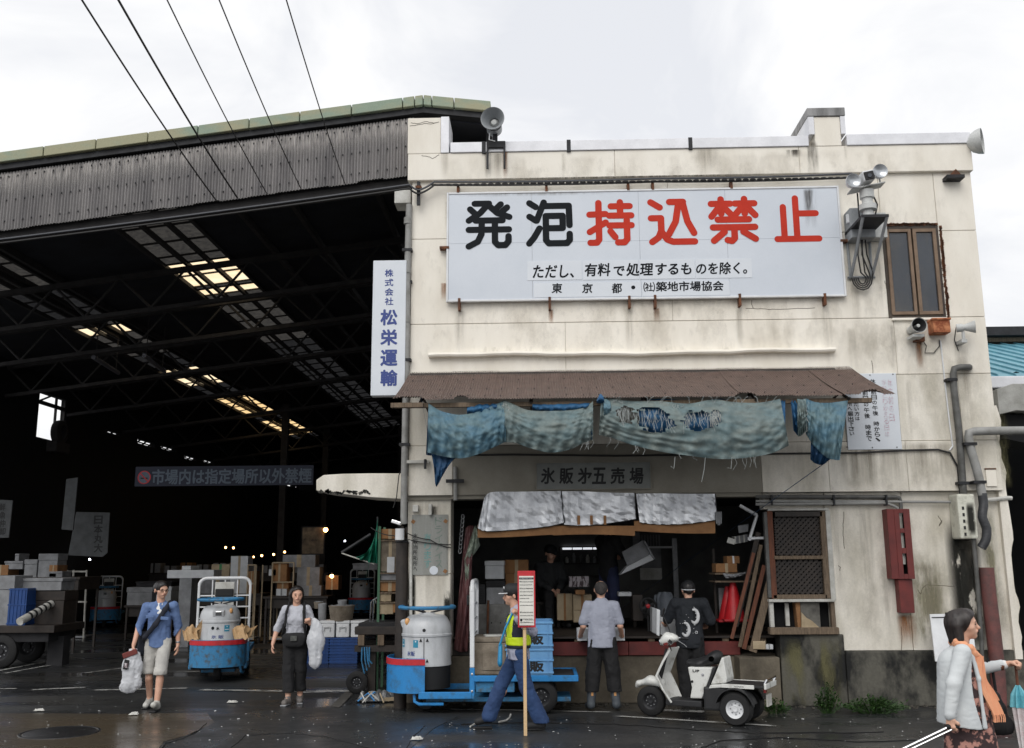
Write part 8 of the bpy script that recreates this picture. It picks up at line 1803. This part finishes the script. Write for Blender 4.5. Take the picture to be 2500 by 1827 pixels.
# placard
YPl = P(1283, 1797, Z=0).y-.03
t = thing('placard', 'red-edged placard on a long wooden pole held before the guard', 'placard', tuple(P(1283, 1797, YPl)), world=True)
x0, x1, z0, z1 = rect(1264, 1394, 1307, 1532, YPl)
pz = P(1285, 1410, YPl); pb = P(1283, 1797, YPl)
MB().bb(pb.x-.02, pb.x+.02, YPl-.005, YPl+.015, .004, z1-.1).build('pole', mat('pale_pine', (214, 184, 142), (196, 164, 120), rough=.6, ns=5, zs=(8, 8, .5)), t, bevel=.003)
MB().bb(x0, x1, YPl-.025, YPl-.006, z0, z1).build('board', m_redp, t, bevel=.003); MB().bb(x0+.018, x1-.018, YPl-.029, YPl-.0255, z0+.025, z1-.06).build('sheet', mat('cream_paper', (226, 224, 216), rough=.6, fine=.02), t)
yy = YPl-.0305; wS = x1-x0-.05; xc = (x0+x1)/2
MB().bb(x0+.02, x1-.02, yy-.001, yy+.001, z1-.1, z1-.078).build('heading_bar', m_inkd, t); text('For Market Visitors to Note', (xc, yy-.0025, z1-.089), .02, m_plate, t, w=wS*.9, h=.012)
lines = ['●Visits to the area are restricted', 'between open hours 9:00 A.M.', '● This is the wholesale market', 'and is a place working in the', 'market. Watch for trucks and', 'pedestrian traffic', '● Do not touch or take pictures of', 'merchandise without permission', ' ', '●This market trade is carried', 'here and work proceeds. Please', 'bring no big bags. Suitcases', 'are not allowed. Thank you for', 'your care and for other', 'understanding and help.']
for i, s_ in enumerate(lines):
    if s_.strip(): text(s_, (xc-(1-min(1, len(s_)/30))*wS*.35, yy, z1-.125-i*.0395), .02, m_ink, t, w=wS*min(1, .3+len(s_)/44), h=.016, bold=.003)
text('Tokyo Metropolitan Government', (xc+.035, yy, z0+.085), .02, m_ink, t, w=wS*.68, h=.014); text('Tsukiji Market', (xc+.0, yy, z0+.06), .02, m_ink, t, w=wS*.4, h=.014); MB().lathe([(0, 0), (.014, .0)], (x0+.04, yy, z0+.085), 'Y', 12).build('leaf_mark', m_ink, t); MB().bb(x0+.038, x0+.042, yy-.0005, yy+.0005, z0+.05, z0+.075).build('leaf_stem', m_ink, t)
# ---- man at the counter, from behind
p4 = P(1474, 1735, Z=0)
J = joints(1.72, ka=(-.13, 0, .5), kb=(.13, 0, .5), aa=(-.17, .02, .1), ab=(.17, .02, .1), ta=(-.2, -.11, .04), tb=(.2, -.11, .04), ea=(-.25, .0, 1.1), eb=(.25, .0, 1.1), wa=(-.29, -.2, .95), wb=(.29, -.2, .95), hd=(0, -.05, 1.58), nk=(0, -.01, 1.43))
A = Person('man in a grey-blue polo shirt and rubber boots at the counter, seen from behind', (p4.x, p4.y, 0), rad(180), J, pitch=rad(14))
A.hands = hand(J['wa'], (.2, -1, -.1), (.3, 0, -1), .6, 1)+hand(J['wb'], (-.2, -1, -.1), (-.3, 0, -1), .6, -1); A.body().hair('balding', cloth('grey_black_hair', (64, 60, 58), (40, 38, 38), ns=30))
m_po = cloth('grey_blue_polo', (160, 164, 178), (146, 150, 164))
wr = lambda k, f: J['e'+k].lerp(J['w'+k], f)
A.wear('polo_shirt', [(J['pel']-V3((0, 0, .1)), J['ch'], .2, .172, .74), (J['ch'], J['nk']-V3((0, 0, .05)), .155, .08, .72), (J['sa']+V3((.01, 0, -.01)), J['sb']-V3((.01, 0, .01)), .068, .068), (J['sa'], J['ea']+V3((0, 0, .06)), .07, .064), (J['sb'], J['eb']+V3((0, 0, .06)), .07, .064), (J['nk']-V3((.03, 0, .02)), J['nk']+V3((.03, 0, -.02)), .062, .062)], m_po, .0095, .03, .011, 11, 14, zst=.3, cut=lambda g: .83-g[..., 2])
A.trousers(m_bk, .108, .098, .09, .72, .145, seed=15, amp=.013, zb=.25)
m_boot = mat('grey_rubber_boot', (84, 90, 96), (62, 68, 74), rough=.4)
for k in 'ab':
    a, t_, kn = J['a'+k], J['t'+k], J['k'+k]; o = sdf_mesh('boot', [(a+V3((0, 0, -.03)), t_+V3((0, 0, .015)), .052, .048), (a, a.lerp(kn, .75), .056, .075)], .009, m_boot, A.t, k=.03, cut=lambda g, z=a.lerp(kn, .75).z: g[..., 2]-z)
    MB().box(a.lerp(kn, .42)+V3((0, .068, 0)), (.03, .008, .14)).build('reflective_strip', mat('amber_strip', (204, 150, 96), rough=.3), o)
mt = Matrix.Translation(A.t.location) @ Matrix.Rotation(A.t.rotation_euler.z, 4, 'Z'); hb_ = mt @ V3((0, -.38, .92))
t = thing('foam_tray', 'white foam box held by the man in the polo shirt', 'box', (hb_.x, hb_.y, hb_.z-.02)); MB().bb(-.33, .33, -.16, .16, 0, .02).build('floor', m_foam, t)
for q_ in ((-.33, .33, -.16, -.135), (-.33, .33, .135, .16), (-.33, -.305, -.135, .135), (.305, .33, -.135, .135)): MB().bb(*q_, .02, .16).build('wall', m_foam, t, bevel=.005)
# ---- man in black T-shirt behind the scooter
p5 = P(1690, 1722, Z=0)
J = joints(1.72, ea=(.0, 0, 0))
J = joints(1.72, sa=(-.19, -.02, 1.37), sb=(.19, -.02, 1.37), ea=(-.29, -.08, 1.12), eb=(.3, -.1, 1.14), wa=(-.22, -.3, 1.05), wb=(.34, -.3, 1.06), ch=(0, -.06, 1.23), nk=(0, -.1, 1.42), hd=(.0, -.15, 1.55), aa=(-.09, .03, .085), ab=(.09, .03, .085))
A = Person('man in a black T-shirt with white back print behind the scooter', (p5.x, p5.y-.05, 0), rad(172), J, yaw=rad(10), pitch=rad(16))
A.hands = hand(J['wb'], (.3, -1, .3), (.2, 0, -1), .8, -1)+hand(J['wa'], (0, -1, 0), (0, 0, -1), .5, 1); A.body().hair('short')
m_bt = cloth('black_tshirt', (34, 38, 44), (28, 32, 38))
tshirt = [(J['pel']-V3((0, 0, .08)), J['ch'], .19, .185, .72), (J['ch'], J['nk']-V3((0, 0, .05)), .172, .08, .75), (J['sa'], J['sb'], .075, .075), (J['sa'], J['ea']+V3((0, 0, .02)), .078, .075), (J['sb'], J['eb']+V3((0, 0, .02)), .078, .075)]
A.wear('t_shirt', tshirt, m_bt, .0095, .035, .014, 12, 21, zst=.4, cut=lambda g: .78-g[..., 2]); A.trousers(m_bk, .105, .095, .085, .95, .16, seed=22); A.shoes(m_inkd, .05)
fy = lambda x, z: V3((x, .128-.35*x*x-.06*max(0, z-1.1)-.0, z))
m_prt = mat('white_print', (206, 208, 210), rough=.7); rnd = random.Random(3)
def swirl(c0, r0, a0, a1, n, flip):
    for i in range(n):
        a = a0+(a1-a0)*i/n; x = c0[0]+flip*r0*math.cos(a)*.6; z = c0[1]+r0*math.sin(a); o = MB()
        mb_p.ball(fy(x, z), (.014+.01*math.sin(math.pi*i/n), .02, .016+.014*math.sin(math.pi*i/n)), 8, 6)
        if i % 2 == 0: mb_p.ball(fy(x-flip*.03*math.cos(a), z+.03*math.sin(a)), (.007, .018, .009), 6, 5)
mb_p = MB(); swirl((-.07, 1.22), .09, -2.2, 2.0, 20, -1); swirl((.06, 1.04), .085, -2.4, 1.9, 18, -1)
for i in range(14): mb_p.ball(fy(rnd.uniform(-.12, .13), rnd.uniform(.98, 1.28)), (.006, .016, .006), 6, 4)
for a in range(5): mb_p.ball(fy(-.09+.016*math.cos(a*1.256), 1.0+.016*math.sin(a*1.256)), (.009, .018, .009), 6, 5)
mb_p.build('back_print', m_prt, A.t, smooth=True, kind='stuff')
c = J['hd']; mb = MB(); MB().tube([c+A.R3 @ V3((.092*math.cos(a), .02+.1*math.sin(a), .01-.035*math.sin(a))) for a in [i*math.pi/12 for i in range(24)]], .0075, 6, closed=True).build('headband', m_white, A.t, smooth=True)
sdf_mesh('cap', [A.q((0, .035, .04), (0, -.02, .045), .099, .097), A.q((0, -.13, -.04), (0, -.1, -.12), .09, .09, 1., -1)], .009, m_inkd, A.t, k=.02)
t = thing('foam_cover', 'upright white foam lid held by the man in black', 'lid', tuple(P(1606, 1550, 13.9)), world=True)
MB().prism([XZ(x, y, 13.85) for x, y in ((1592, 1483), (1602, 1486), (1605, 1550), (1592, 1544))], 13.84, 14.1).build('face', m_foamg, t, bevel=.006); MB().prism([XZ(x, y, 13.83) for x, y in ((1603, 1487), (1612, 1490), (1610, 1554), (1603, 1551))], 13.83, 14.12).build('rim', m_foam, t, bevel=.006)
carton('foam_box', 'white foam box on the counter before the man in black', (1612, 1506, 1662, 1553), 14.6, .4, m_foam, lid=m_foam)
# ---- woman in the foreground with scarf
YW = 8.7
p6 = P(2352, 1700, YW)
J = joints(1.52, hd=(0, -.06, 1.6), nk=(0, -.02, 1.43), ch=(0, 0, 1.22), ea=(-.25, .08, 1.1), wa=(-.3, -.0, .85), eb=(.24, -.13, 1.17), wb=(.2, -.42, 1.24), sa=(-.175, .02, 1.36), sb=(.175, -.02, 1.36), ka=(-.09, -.05, .49), kb=(.09, -.12, .5), ab=(.1, -.1, .085), tb=(.1, -.25, .035), aa=(-.09, .1, .09), ta=(-.09, -.04, .035))
# her right arm is the far one, her left side is turned away: she walks to the right
J['ea'], J['wa'] = V3((-.26, .14, 1.08))*.9, V3((-.27, .2, .8))*.9
J['eb'], J['wb'] = V3((.22, -.16, 1.13))*.92, V3((.16, -.44, 1.19))*.92
A = Person('woman with short black hair, peach scarf and pale cardigan in the foreground', (p6.x, YW, 0), rad(90-8), J, yaw=rad(-16), pitch=rad(-4), hs=1.02)
A.hands = hand(J['wa'], (0, .05, -1), (.6, -.5, 0), 1.1, 1)+hand(J['wb'], (-.1, -1, .15), (-.5, 0, -.8), 1.15, -1); A.body(.0075).face().hair('bob', mat('dark_brown_hair', (44, 36, 33), (30, 25, 24), rough=.45, ns=30, zs=(1, 1, .15), fine=.3), .007)
m_card2 = cloth('pale_blue_grey_knit', (204, 208, 209), (188, 193, 195)); m_flor = mat('dark_floral_print', (52, 36, 38), (176, 128, 116), rough=.8, ns=14, lo=.5, hi=.56, fine=.1); m_peach = cloth('peach_scarf', (232, 170, 132), (220, 152, 116))
wr = lambda k, f: J['e'+k].lerp(J['w'+k], f)
A.wear('dress', [(V3((0, -.03, .42)), J['pel']+V3((0, -.02, 0)), .17, .13, 1.25), (J['pel']+V3((0, -.02, 0)), J['ch']+V3((0, -.01, 0)), .128, .125, 1.3), (J['ch'], J['nk']-V3((0, 0, .06)), .12, .07, 1.1)], m_flor, .011, .04, .01, 9, 30, zst=.3)
A.wear('cardigan', [(V3((0, .03, .62)), J['ch']+V3((0, .02, 0)), .195, .165, 1.), (J['ch']+V3((0, .02, 0)), J['nk']-V3((0, 0, .06)), .15, .08, .85), (J['sa']+V3((.02, 0, 0)), J['sb']-V3((.02, 0, 0)), .06, .06), (J['sa'], J['ea'], .07, .058), (J['ea'], wr('a', .97), .056, .046)], m_card2, .008, .022, .0065, 8, 31, zst=.22, cut=lambda g: np.maximum(.6+.12*np.clip(g[..., 1]+.05, 0, 1)-g[..., 2], -.085-.05*np.sin(g[..., 2]*5)-g[..., 1]))
n_ = J['nk']
A.wear('sleeve', [(J['sb'], J['eb'], .06, .05), (J['eb'], wr('b', .86), .05, .042)], m_card2, .008, .02, .006, 8, 35); A.wear('cuff', [(wr('b', .84), wr('b', .95), .04, .038)], m_ws, .008, .01, 0)
A.wear('lapel', [(n_+V3((-.085, -.05, -.04)), V3((-.13, -.1, 1.0)), .018, .018), (V3((-.13, -.1, 1.0)), V3((-.15, -.11, .62)), .018, .018)], m_card2, .008, .015, .005, 9, 36)
A.wear('scarf', [(n_+V3((-.07, .045, .0)), n_+V3((.07, .045, .0)), .03, .03), (n_+V3((-.07, .045, .02)), n_+V3((-.095, -.04, -.03)), .03, .03), (n_+V3((.07, .045, .02)), n_+V3((.07, -.05, -.04)), .03, .03), (n_+V3((-.095, -.04, -.03)), n_+V3((-.07, -.12, -.12)), .032, .026), (n_+V3((.07, -.05, -.04)), n_+V3((-.03, -.125, -.12)), .03, .026), (n_+V3((-.08, .03, -.03)), n_+V3((-.11, -.02, -.06)), .026, .02)], m_peach, .007, .014, .012, 28, 33, zst=.4)
for ox, tw, ln, nm in ((-.1, .055, .46, 'scarf_end'), (-.02, .05, .36, 'scarf_end')):
    def rb(u, v, ox=ox, tw=tw, ln=ln):
        w_ = (u-.5)*2*tw*(.75+.35*v); f = .012*math.sin(u*15+v*3)+.008*math.sin(u*31+v*5)
        return tuple(n_+V3((ox-.02*v+.35*w_+f*.6, -.115-.075*v+.02*math.sin(v*4)-.9*w_*.75+f, -.1-ln*v+.25*w_*(1-v))))
    MB().grid(rb, 18, 24).build(nm, m_peach, A.t, smooth=True, solid=.006)
mb = MB()
for i in range(18):
    u = i/17; a = V3(rb(u, 1, ox=-.1, tw=.055, ln=.46)); mb.tube([a, a+V3((.004*math.sin(i*3), -.004, -.03)), a+V3((.008*math.sin(i*5), .0, -.06))], .0045, 4)
mb.build('scarf_fringe', m_peach, A.t, kind='stuff'); A.shoes(m_inkd, .045)
MB().lathe([(.042, -.016), (.045, 0), (.042, .016)], wr('b', .86), 'Y', 16).build('cuff_band', m_woodr, A.t, smooth=True)
mt = Matrix.Translation(A.t.location) @ Matrix.Rotation(A.t.rotation_euler.z, 4, 'Z')
hw = mt @ (J['wb']+V3((0, -.08, .0)))
t = thing('umbrella', 'folded umbrella with turquoise and white cloth hanging from her hand', 'umbrella', (hw.x, hw.y, hw.z-.95))
MB().tube([(0, 0, .98), (0, 0, .75)], .012, 8).build('handle', m_woodr, t, smooth=True); m_ub = mat('turquoise_nylon', (112, 184, 196), (90, 164, 180), rough=.4); m_uw = mat('white_floral_nylon', (222, 222, 222), (206, 190, 190), rough=.4, ns=9)
def fold_c(r0, r1, z0, z1, nm, m):
    MB().grid(lambda u, v: ((r0+(r1-r0)*v)*(1+.35*math.cos(8*2*math.pi*u))*math.cos(2*math.pi*u), (r0+(r1-r0)*v)*(1+.35*math.cos(8*2*math.pi*u))*math.sin(2*math.pi*u), z0+(z1-z0)*v), 64, 4).build(nm, m, t, smooth=True, solid=.002)
fold_c(.014, .05, .78, .7, 'upper_cloth', m_ub); fold_c(.05, .062, .7, .6, 'middle_cloth', m_ub); fold_c(.05, .02, .6, .12, 'lower_cloth', m_uw); MB().tube([(0, 0, .12), (0, 0, .02)], .007, 6).build('ferrule', m_steel, t)
hw = mt @ (J['wa']+V3((.0, -.01, -.09)))
t = thing('suitcase', 'wheeled case pulled by the woman, only its twin metal handle bars in view', 'suitcase', (hw.x-.5, hw.y, 0))
d_ = V3((hw.x-.42, hw.y, .62)); 
for sx in (-.035, .035): MB().tube([V3((.5+sx, 0, hw.z)), V3((-.25+sx, 0, .3))], .009, 8).build('handle_bar', m_chrome, t, smooth=True)
MB().tube([V3((.45, 0, hw.z+.005)), V3((.55, 0, hw.z+.005))], .02, 10).build('grip', m_inkd, t, smooth=True); MB().box((-.46, 0, .2), (.22, .36, .44), Matrix.Rotation(.95, 3, 'Y')).build('case', m_bk, t, bevel=.03)
for sy in (-.14, .14): MB().lathe([(0, -.015), (.035, -.015), (.04, 0), (.035, .015), (0, .015)], (-.66, sy, .04), 'Y', 14).build('wheel', m_rubber, t, smooth=True)
hb_ = mt @ V3((.1, -.26, .5))
t = thing('handbag', 'large black handbag hanging on the far side of the woman', 'handbag', (P(2424, 1760, YW+.15).x, YW+.15, P(2424, 1790, YW+.15).z), rad(0))
sdf_mesh('bag', [((-.09, 0, .06), (.1, 0, .06), .075, .075, .9), ((-.07, 0, .2), (.06, 0, .2), .065, .065, .9), ((-.03, 0, .3), (.03, 0, .3), .05, .05, .9)], .011, m_bk, t, k=.06, disp=folds(.008, 14, 3)); MB().tube([(-.05, 0, .32), (-.04, -.02, .5), (.0, -.02, .62), (.04, 0, .5), (.05, 0, .32)], .012, 6).build('strap', m_bk, t, smooth=True); MB().box((-.02, -.07, .3), (.05, .01, .02)).build('clasp', m_chrome, t)
# ---- two workers inside the shop
p7 = P(1340, 1540, 15.4); J = joints(1.66, pel=(0, 0, .55), ch=(0, -.06, .88), nk=(0, -.09, 1.07), hd=(0, -.14, 1.22), sa=(-.18, -.07, 1.0), sb=(.18, -.07, 1.0), ea=(-.25, -.12, .76), eb=(.25, -.12, .76), wa=(-.06, -.34, .62), wb=(.06, -.34, .62), ha=(-.09, -.02, .53), hb=(.09, -.02, .53), ka=(-.15, -.42, .52), kb=(.15, -.42, .52), aa=(-.14, -.44, .09), ab=(.14, -.44, .09), ta=(-.15, -.58, .035), tb=(.15, -.58, .035))
A = Person('seated man in a dark cap and jacket inside the shop', (P(1340, 1540, 16.5).x, 16.6, zd), rad(20), J, yaw=rad(10), pitch=rad(10)); A.hands = hand(J['wa'], (.5, -.6, -.5), (0, 0, -1), .6, 1)+hand(J['wb'], (-.5, -.6, -.5), (0, 0, -1), .6, -1); A.body(.011).face()
m_jk = cloth('dark_grey_jacket', (52, 54, 56), (40, 42, 44)); A.wear('jacket', [(J['pel'], J['ch'], .17, .17, .8), (J['ch'], J['nk']-V3((0, 0, .05)), .16, .085, .8), (J['sa'], J['sb'], .08, .08), (J['sa'], J['ea'], .078, .066), (J['ea'], J['wa'].lerp(J['ea'], .1), .066, .05), (J['sb'], J['eb'], .078, .066), (J['eb'], J['wb'].lerp(J['eb'], .1), .066, .05)], m_jk, .012, .03, .014, 12, 40)
pr = [(J['pel']-V3((0, 0, .02)), J['pel']+V3((0, 0, .05)), .15, .14, .8)]
for k in 'ab': pr += [(J['h'+k], J['k'+k], .1, .085), (J['k'+k], J['a'+k], .085, .075)]
A.wear('trousers', pr, m_bk, .013, .03, .012, 12, 41); A.shoes(m_inkd, .05); sdf_mesh('cap', [A.q((0, .04, .055), (0, -.02, .06), .095, .094), A.q((0, -.1, .05), (0, -.16, .035), .05, .04, .8), A.q((0, -.06, -.09), (0, .1, -.09), .115, .115, 1., -1)], .01, m_inkd, A.t, k=.02)
t = thing('stool', 'dark box seat under the seated man in the shop', 'stool', (P(1340, 1540, 16.5).x, 16.62, zd)); MB().bb(-.2, .2, -.18, .2, .36, .41).build('seat', m_darkwood, t, bevel=.01)
for sx in (-1, 1):
    for sy in (-1, 1): MB().bb(sx*.17-.02, sx*.17+.02, sy*.15-.02, sy*.15+.02, 0, .359).build('leg', m_darkwood, t)
p8 = P(1490, 1540, 15.9); J = joints(1.72, ea=(-.26, -.1, 1.14), eb=(.26, -.1, 1.14), wa=(-.3, -.32, 1.2), wb=(.24, -.34, 1.1))
A = Person('worker in dark top and navy trousers lifting a foam box inside the shop', (p8.x, 16.0, zd), rad(130), J, yaw=rad(0)); A.hands = hand(J['wa'], (0, -1, .2), (1, 0, 0), .6, 1)+hand(J['wb'], (0, -1, .1), (-1, 0, 0), .6, -1); A.body(.011).hair('short', h=.01)
A.wear('top', [(J['pel']-V3((0, 0, .05)), J['ch'], .17, .17, .75), (J['ch'], J['nk']-V3((0, 0, .05)), .16, .085, .78), (J['sa'], J['sb'], .08, .08), (J['sa'], J['ea'], .078, .066), (J['sb'], J['eb'], .078, .066)], m_bk, .012, .03, .012, 12, 44); A.trousers(cloth('navy_trousers', (38, 46, 78), (30, 36, 62)), .1, .088, .08, .95, .15, seed=45, h=.013); A.shoes(m_inkd, .05)
# ------------------------------------------------------------------ weeds, litter and small debris
m_leaf = mat('weed_leaf', (62, 94, 42), (36, 62, 28), rough=.6, ns=12, trans=.25)
def weed(lab, px, py, w_, h_, n, seed):
    rnd = random.Random(seed); c = P(px, py, Z=0); c.y = min(c.y, YG-.12); t = thing('weed', lab, 'weed', (c.x, c.y, 0), group='weeds along the foot of the wall'); mb = MB(); st_ = MB()
    for i in range(n):
        a = rnd.uniform(0, 6.28); r_ = rnd.random()**.6*w_; top = V3((r_*math.cos(a), r_*math.sin(a)*.3, h_*(1-.6*(r_/w_)**2)*rnd.uniform(.5, 1))); base = V3((top.x*.4, top.y*.4, 0))
        st_.tube([base, base.lerp(top, .6)+V3((0, 0, .02)), top], .003, 3)
        for k in range(6):
            p = base.lerp(top, .35+.65*rnd.random()); d = V3((rnd.uniform(-1, 1), rnd.uniform(-1, .6), rnd.uniform(-.3, .8))).normalized(); s_ = d.cross(V3((0, 0, 1))).normalized(); l = rnd.uniform(.03, .06)
            mb.add([p, p+d*l*.5+s_*l*.28, p+d*l, p+d*l*.5-s_*l*.28], [(0, 1, 2, 3)])
    mb.build('leaves', m_leaf, t, kind='stuff'); st_.build('stems', m_leaf, t, kind='stuff')
weed('low weed clump behind the scooter rear wheel', 1893, 1742, .24, .22, 60, 1); weed('tall leafy weed by the plinth between the other two clumps', 2022, 1742, .2, .42, 70, 2); weed('widest weed clump at the plinth near the whiteboard', 2135, 1742, .5, .26, 150, 3); weed('dark small weed at the dock foot left of the scooter', 1800, 1738, .25, .16, 40, 4)
rnd = random.Random(9)
# pale scraps scattered on the asphalt
mb = MB()
for i in range(300):
    px, py = rnd.uniform(-20, 2520), 1640+190*rnd.random()**.6
    if px < 1000 and py < 1690: continue
    c = P(px, py, Z=0)
    if c.y > 13.2 and px > 960: continue
    s_ = rnd.uniform(.003, .008)*(2 if rnd.random() < .05 else 1); a = rnd.uniform(0, 3.1); b_ = MB().box((c.x, c.y, .014), (s_*2*rnd.uniform(.6, 1.5), s_*1.6, s_*.7), Matrix.Rotation(a, 3, 'Z') @ Matrix.Rotation(rnd.uniform(-.3, .3), 3, 'X')); mb.add(b_.v, b_.f)
tag(mb.build('litter', mat('foam_crumbs', (200, 202, 202), (160, 160, 158), rough=.8, ns=40)), 'pale foam crumbs and scraps scattered over the wet asphalt', 'litter', kind='stuff')
def scrap(lab, pts, r=.012, m=None):
    o = MB().tube([P(x, y, Z=0)+V3((0, 0, .018)) for x, y in pts], r, 5).build('strap_scrap', m or m_whited, smooth=True); tag(o, lab, 'scrap', 'strap scraps on the road')
scrap('curled white strap scrap between the guard feet', [(1218, 1767), (1235, 1763), (1244, 1756), (1247, 1748)]); scrap('short white strap scrap left of the guard', [(1148, 1778), (1158, 1772), (1169, 1770)])
for i, (px, py, lab) in enumerate([(93, 1738, 'crumpled white paper on the brown paving near the manhole'), (323, 1748, 'crumpled white paper near the walking man shoes'), (565, 1718, 'flat grey paper scrap in front of the truck'), (1014, 1809, 'small white paper on the road near the bottom edge')]):
    c = P(px, py, Z=0); t = thing('crumpled_paper', lab, 'paper', (c.x, c.y, .008), group='paper scraps on the road')
    MB().grid(lambda u, v: ((u-.5)*.13+.03*nz(v*3, u*2, i), (v-.5)*.08+.03*nz(u*3, 4, i), .008+.035*nz(u*7, v*7, i)*min(1, 4*math.sin(math.pi*u)*math.sin(math.pi*v))), 9, 7).build('sheet', m_whited, t, solid=.002)
# rubbish heap in front of the truck
c = P(925, 1712, Z=0); t = thing('rubbish_heap', 'heap of dirty plastic wrap and straps by the front of the truck', 'rubbish', (c.x, c.y, 0))
m_wrap = mat('dirty_clear_wrap', (110, 112, 114), (60, 62, 64), rough=.25, ns=12, trans=.2)
for i in range(5):
    x, y = (i-2)*.09, .05*math.sin(i*2); MB().grid(lambda u, v: (x+(u-.5)*.3, y+(v-.5)*.25, .02+.2*nz(u*4+i, v*4, i)*math.sin(math.pi*u)*math.sin(math.pi*v)), 12, 10).build('wrap', m_wrap, t, solid=.003)
for i in range(7):
    a = rnd.uniform(0, 6.28); p = V3((rnd.uniform(-.25, .2), rnd.uniform(-.2, .1), .03)); MB().tube([p, p+V3((.12*math.cos(a), .12*math.sin(a), .1)), p+V3((.25*math.cos(a+.4), .25*math.sin(a+.4), -.01))], .011, 5).build('strap', [m_whited, m_blue, m_cardp][i % 3], t, smooth=True)
MB().box((.2, -.1, .04), (.22, .06, .05), .3).build('carton', m_cardp, t)
# loose grit and rubbish along the dock foot
mb = MB()
for i in range(160):
    px = rnd.uniform(1000, 2300); c = V3((P(px, 1730, YD-.1).x, (YD if px < 1800 else YG)-.06-abs(rnd.gauss(0, .1)), .012)); s_ = rnd.uniform(.008, .03); b_ = MB().box(c, (s_*2, s_*1.4, s_), Matrix.Rotation(rnd.uniform(0, 3), 3, 'Z')); mb.add(b_.v, b_.f)
tag(mb.build('debris', mat('dark_grit', (92, 88, 80), (44, 42, 38), rough=.9, ns=30)), 'dark grit and rubbish gathered along the foot of the wall', 'grit', kind='stuff')
# far ground haze is not present; remove the scratch scene used for lettering
bpy.data.scenes.remove(TSC)
for o in bpy.data.objects:
    if '_w' in o: del o['_w']
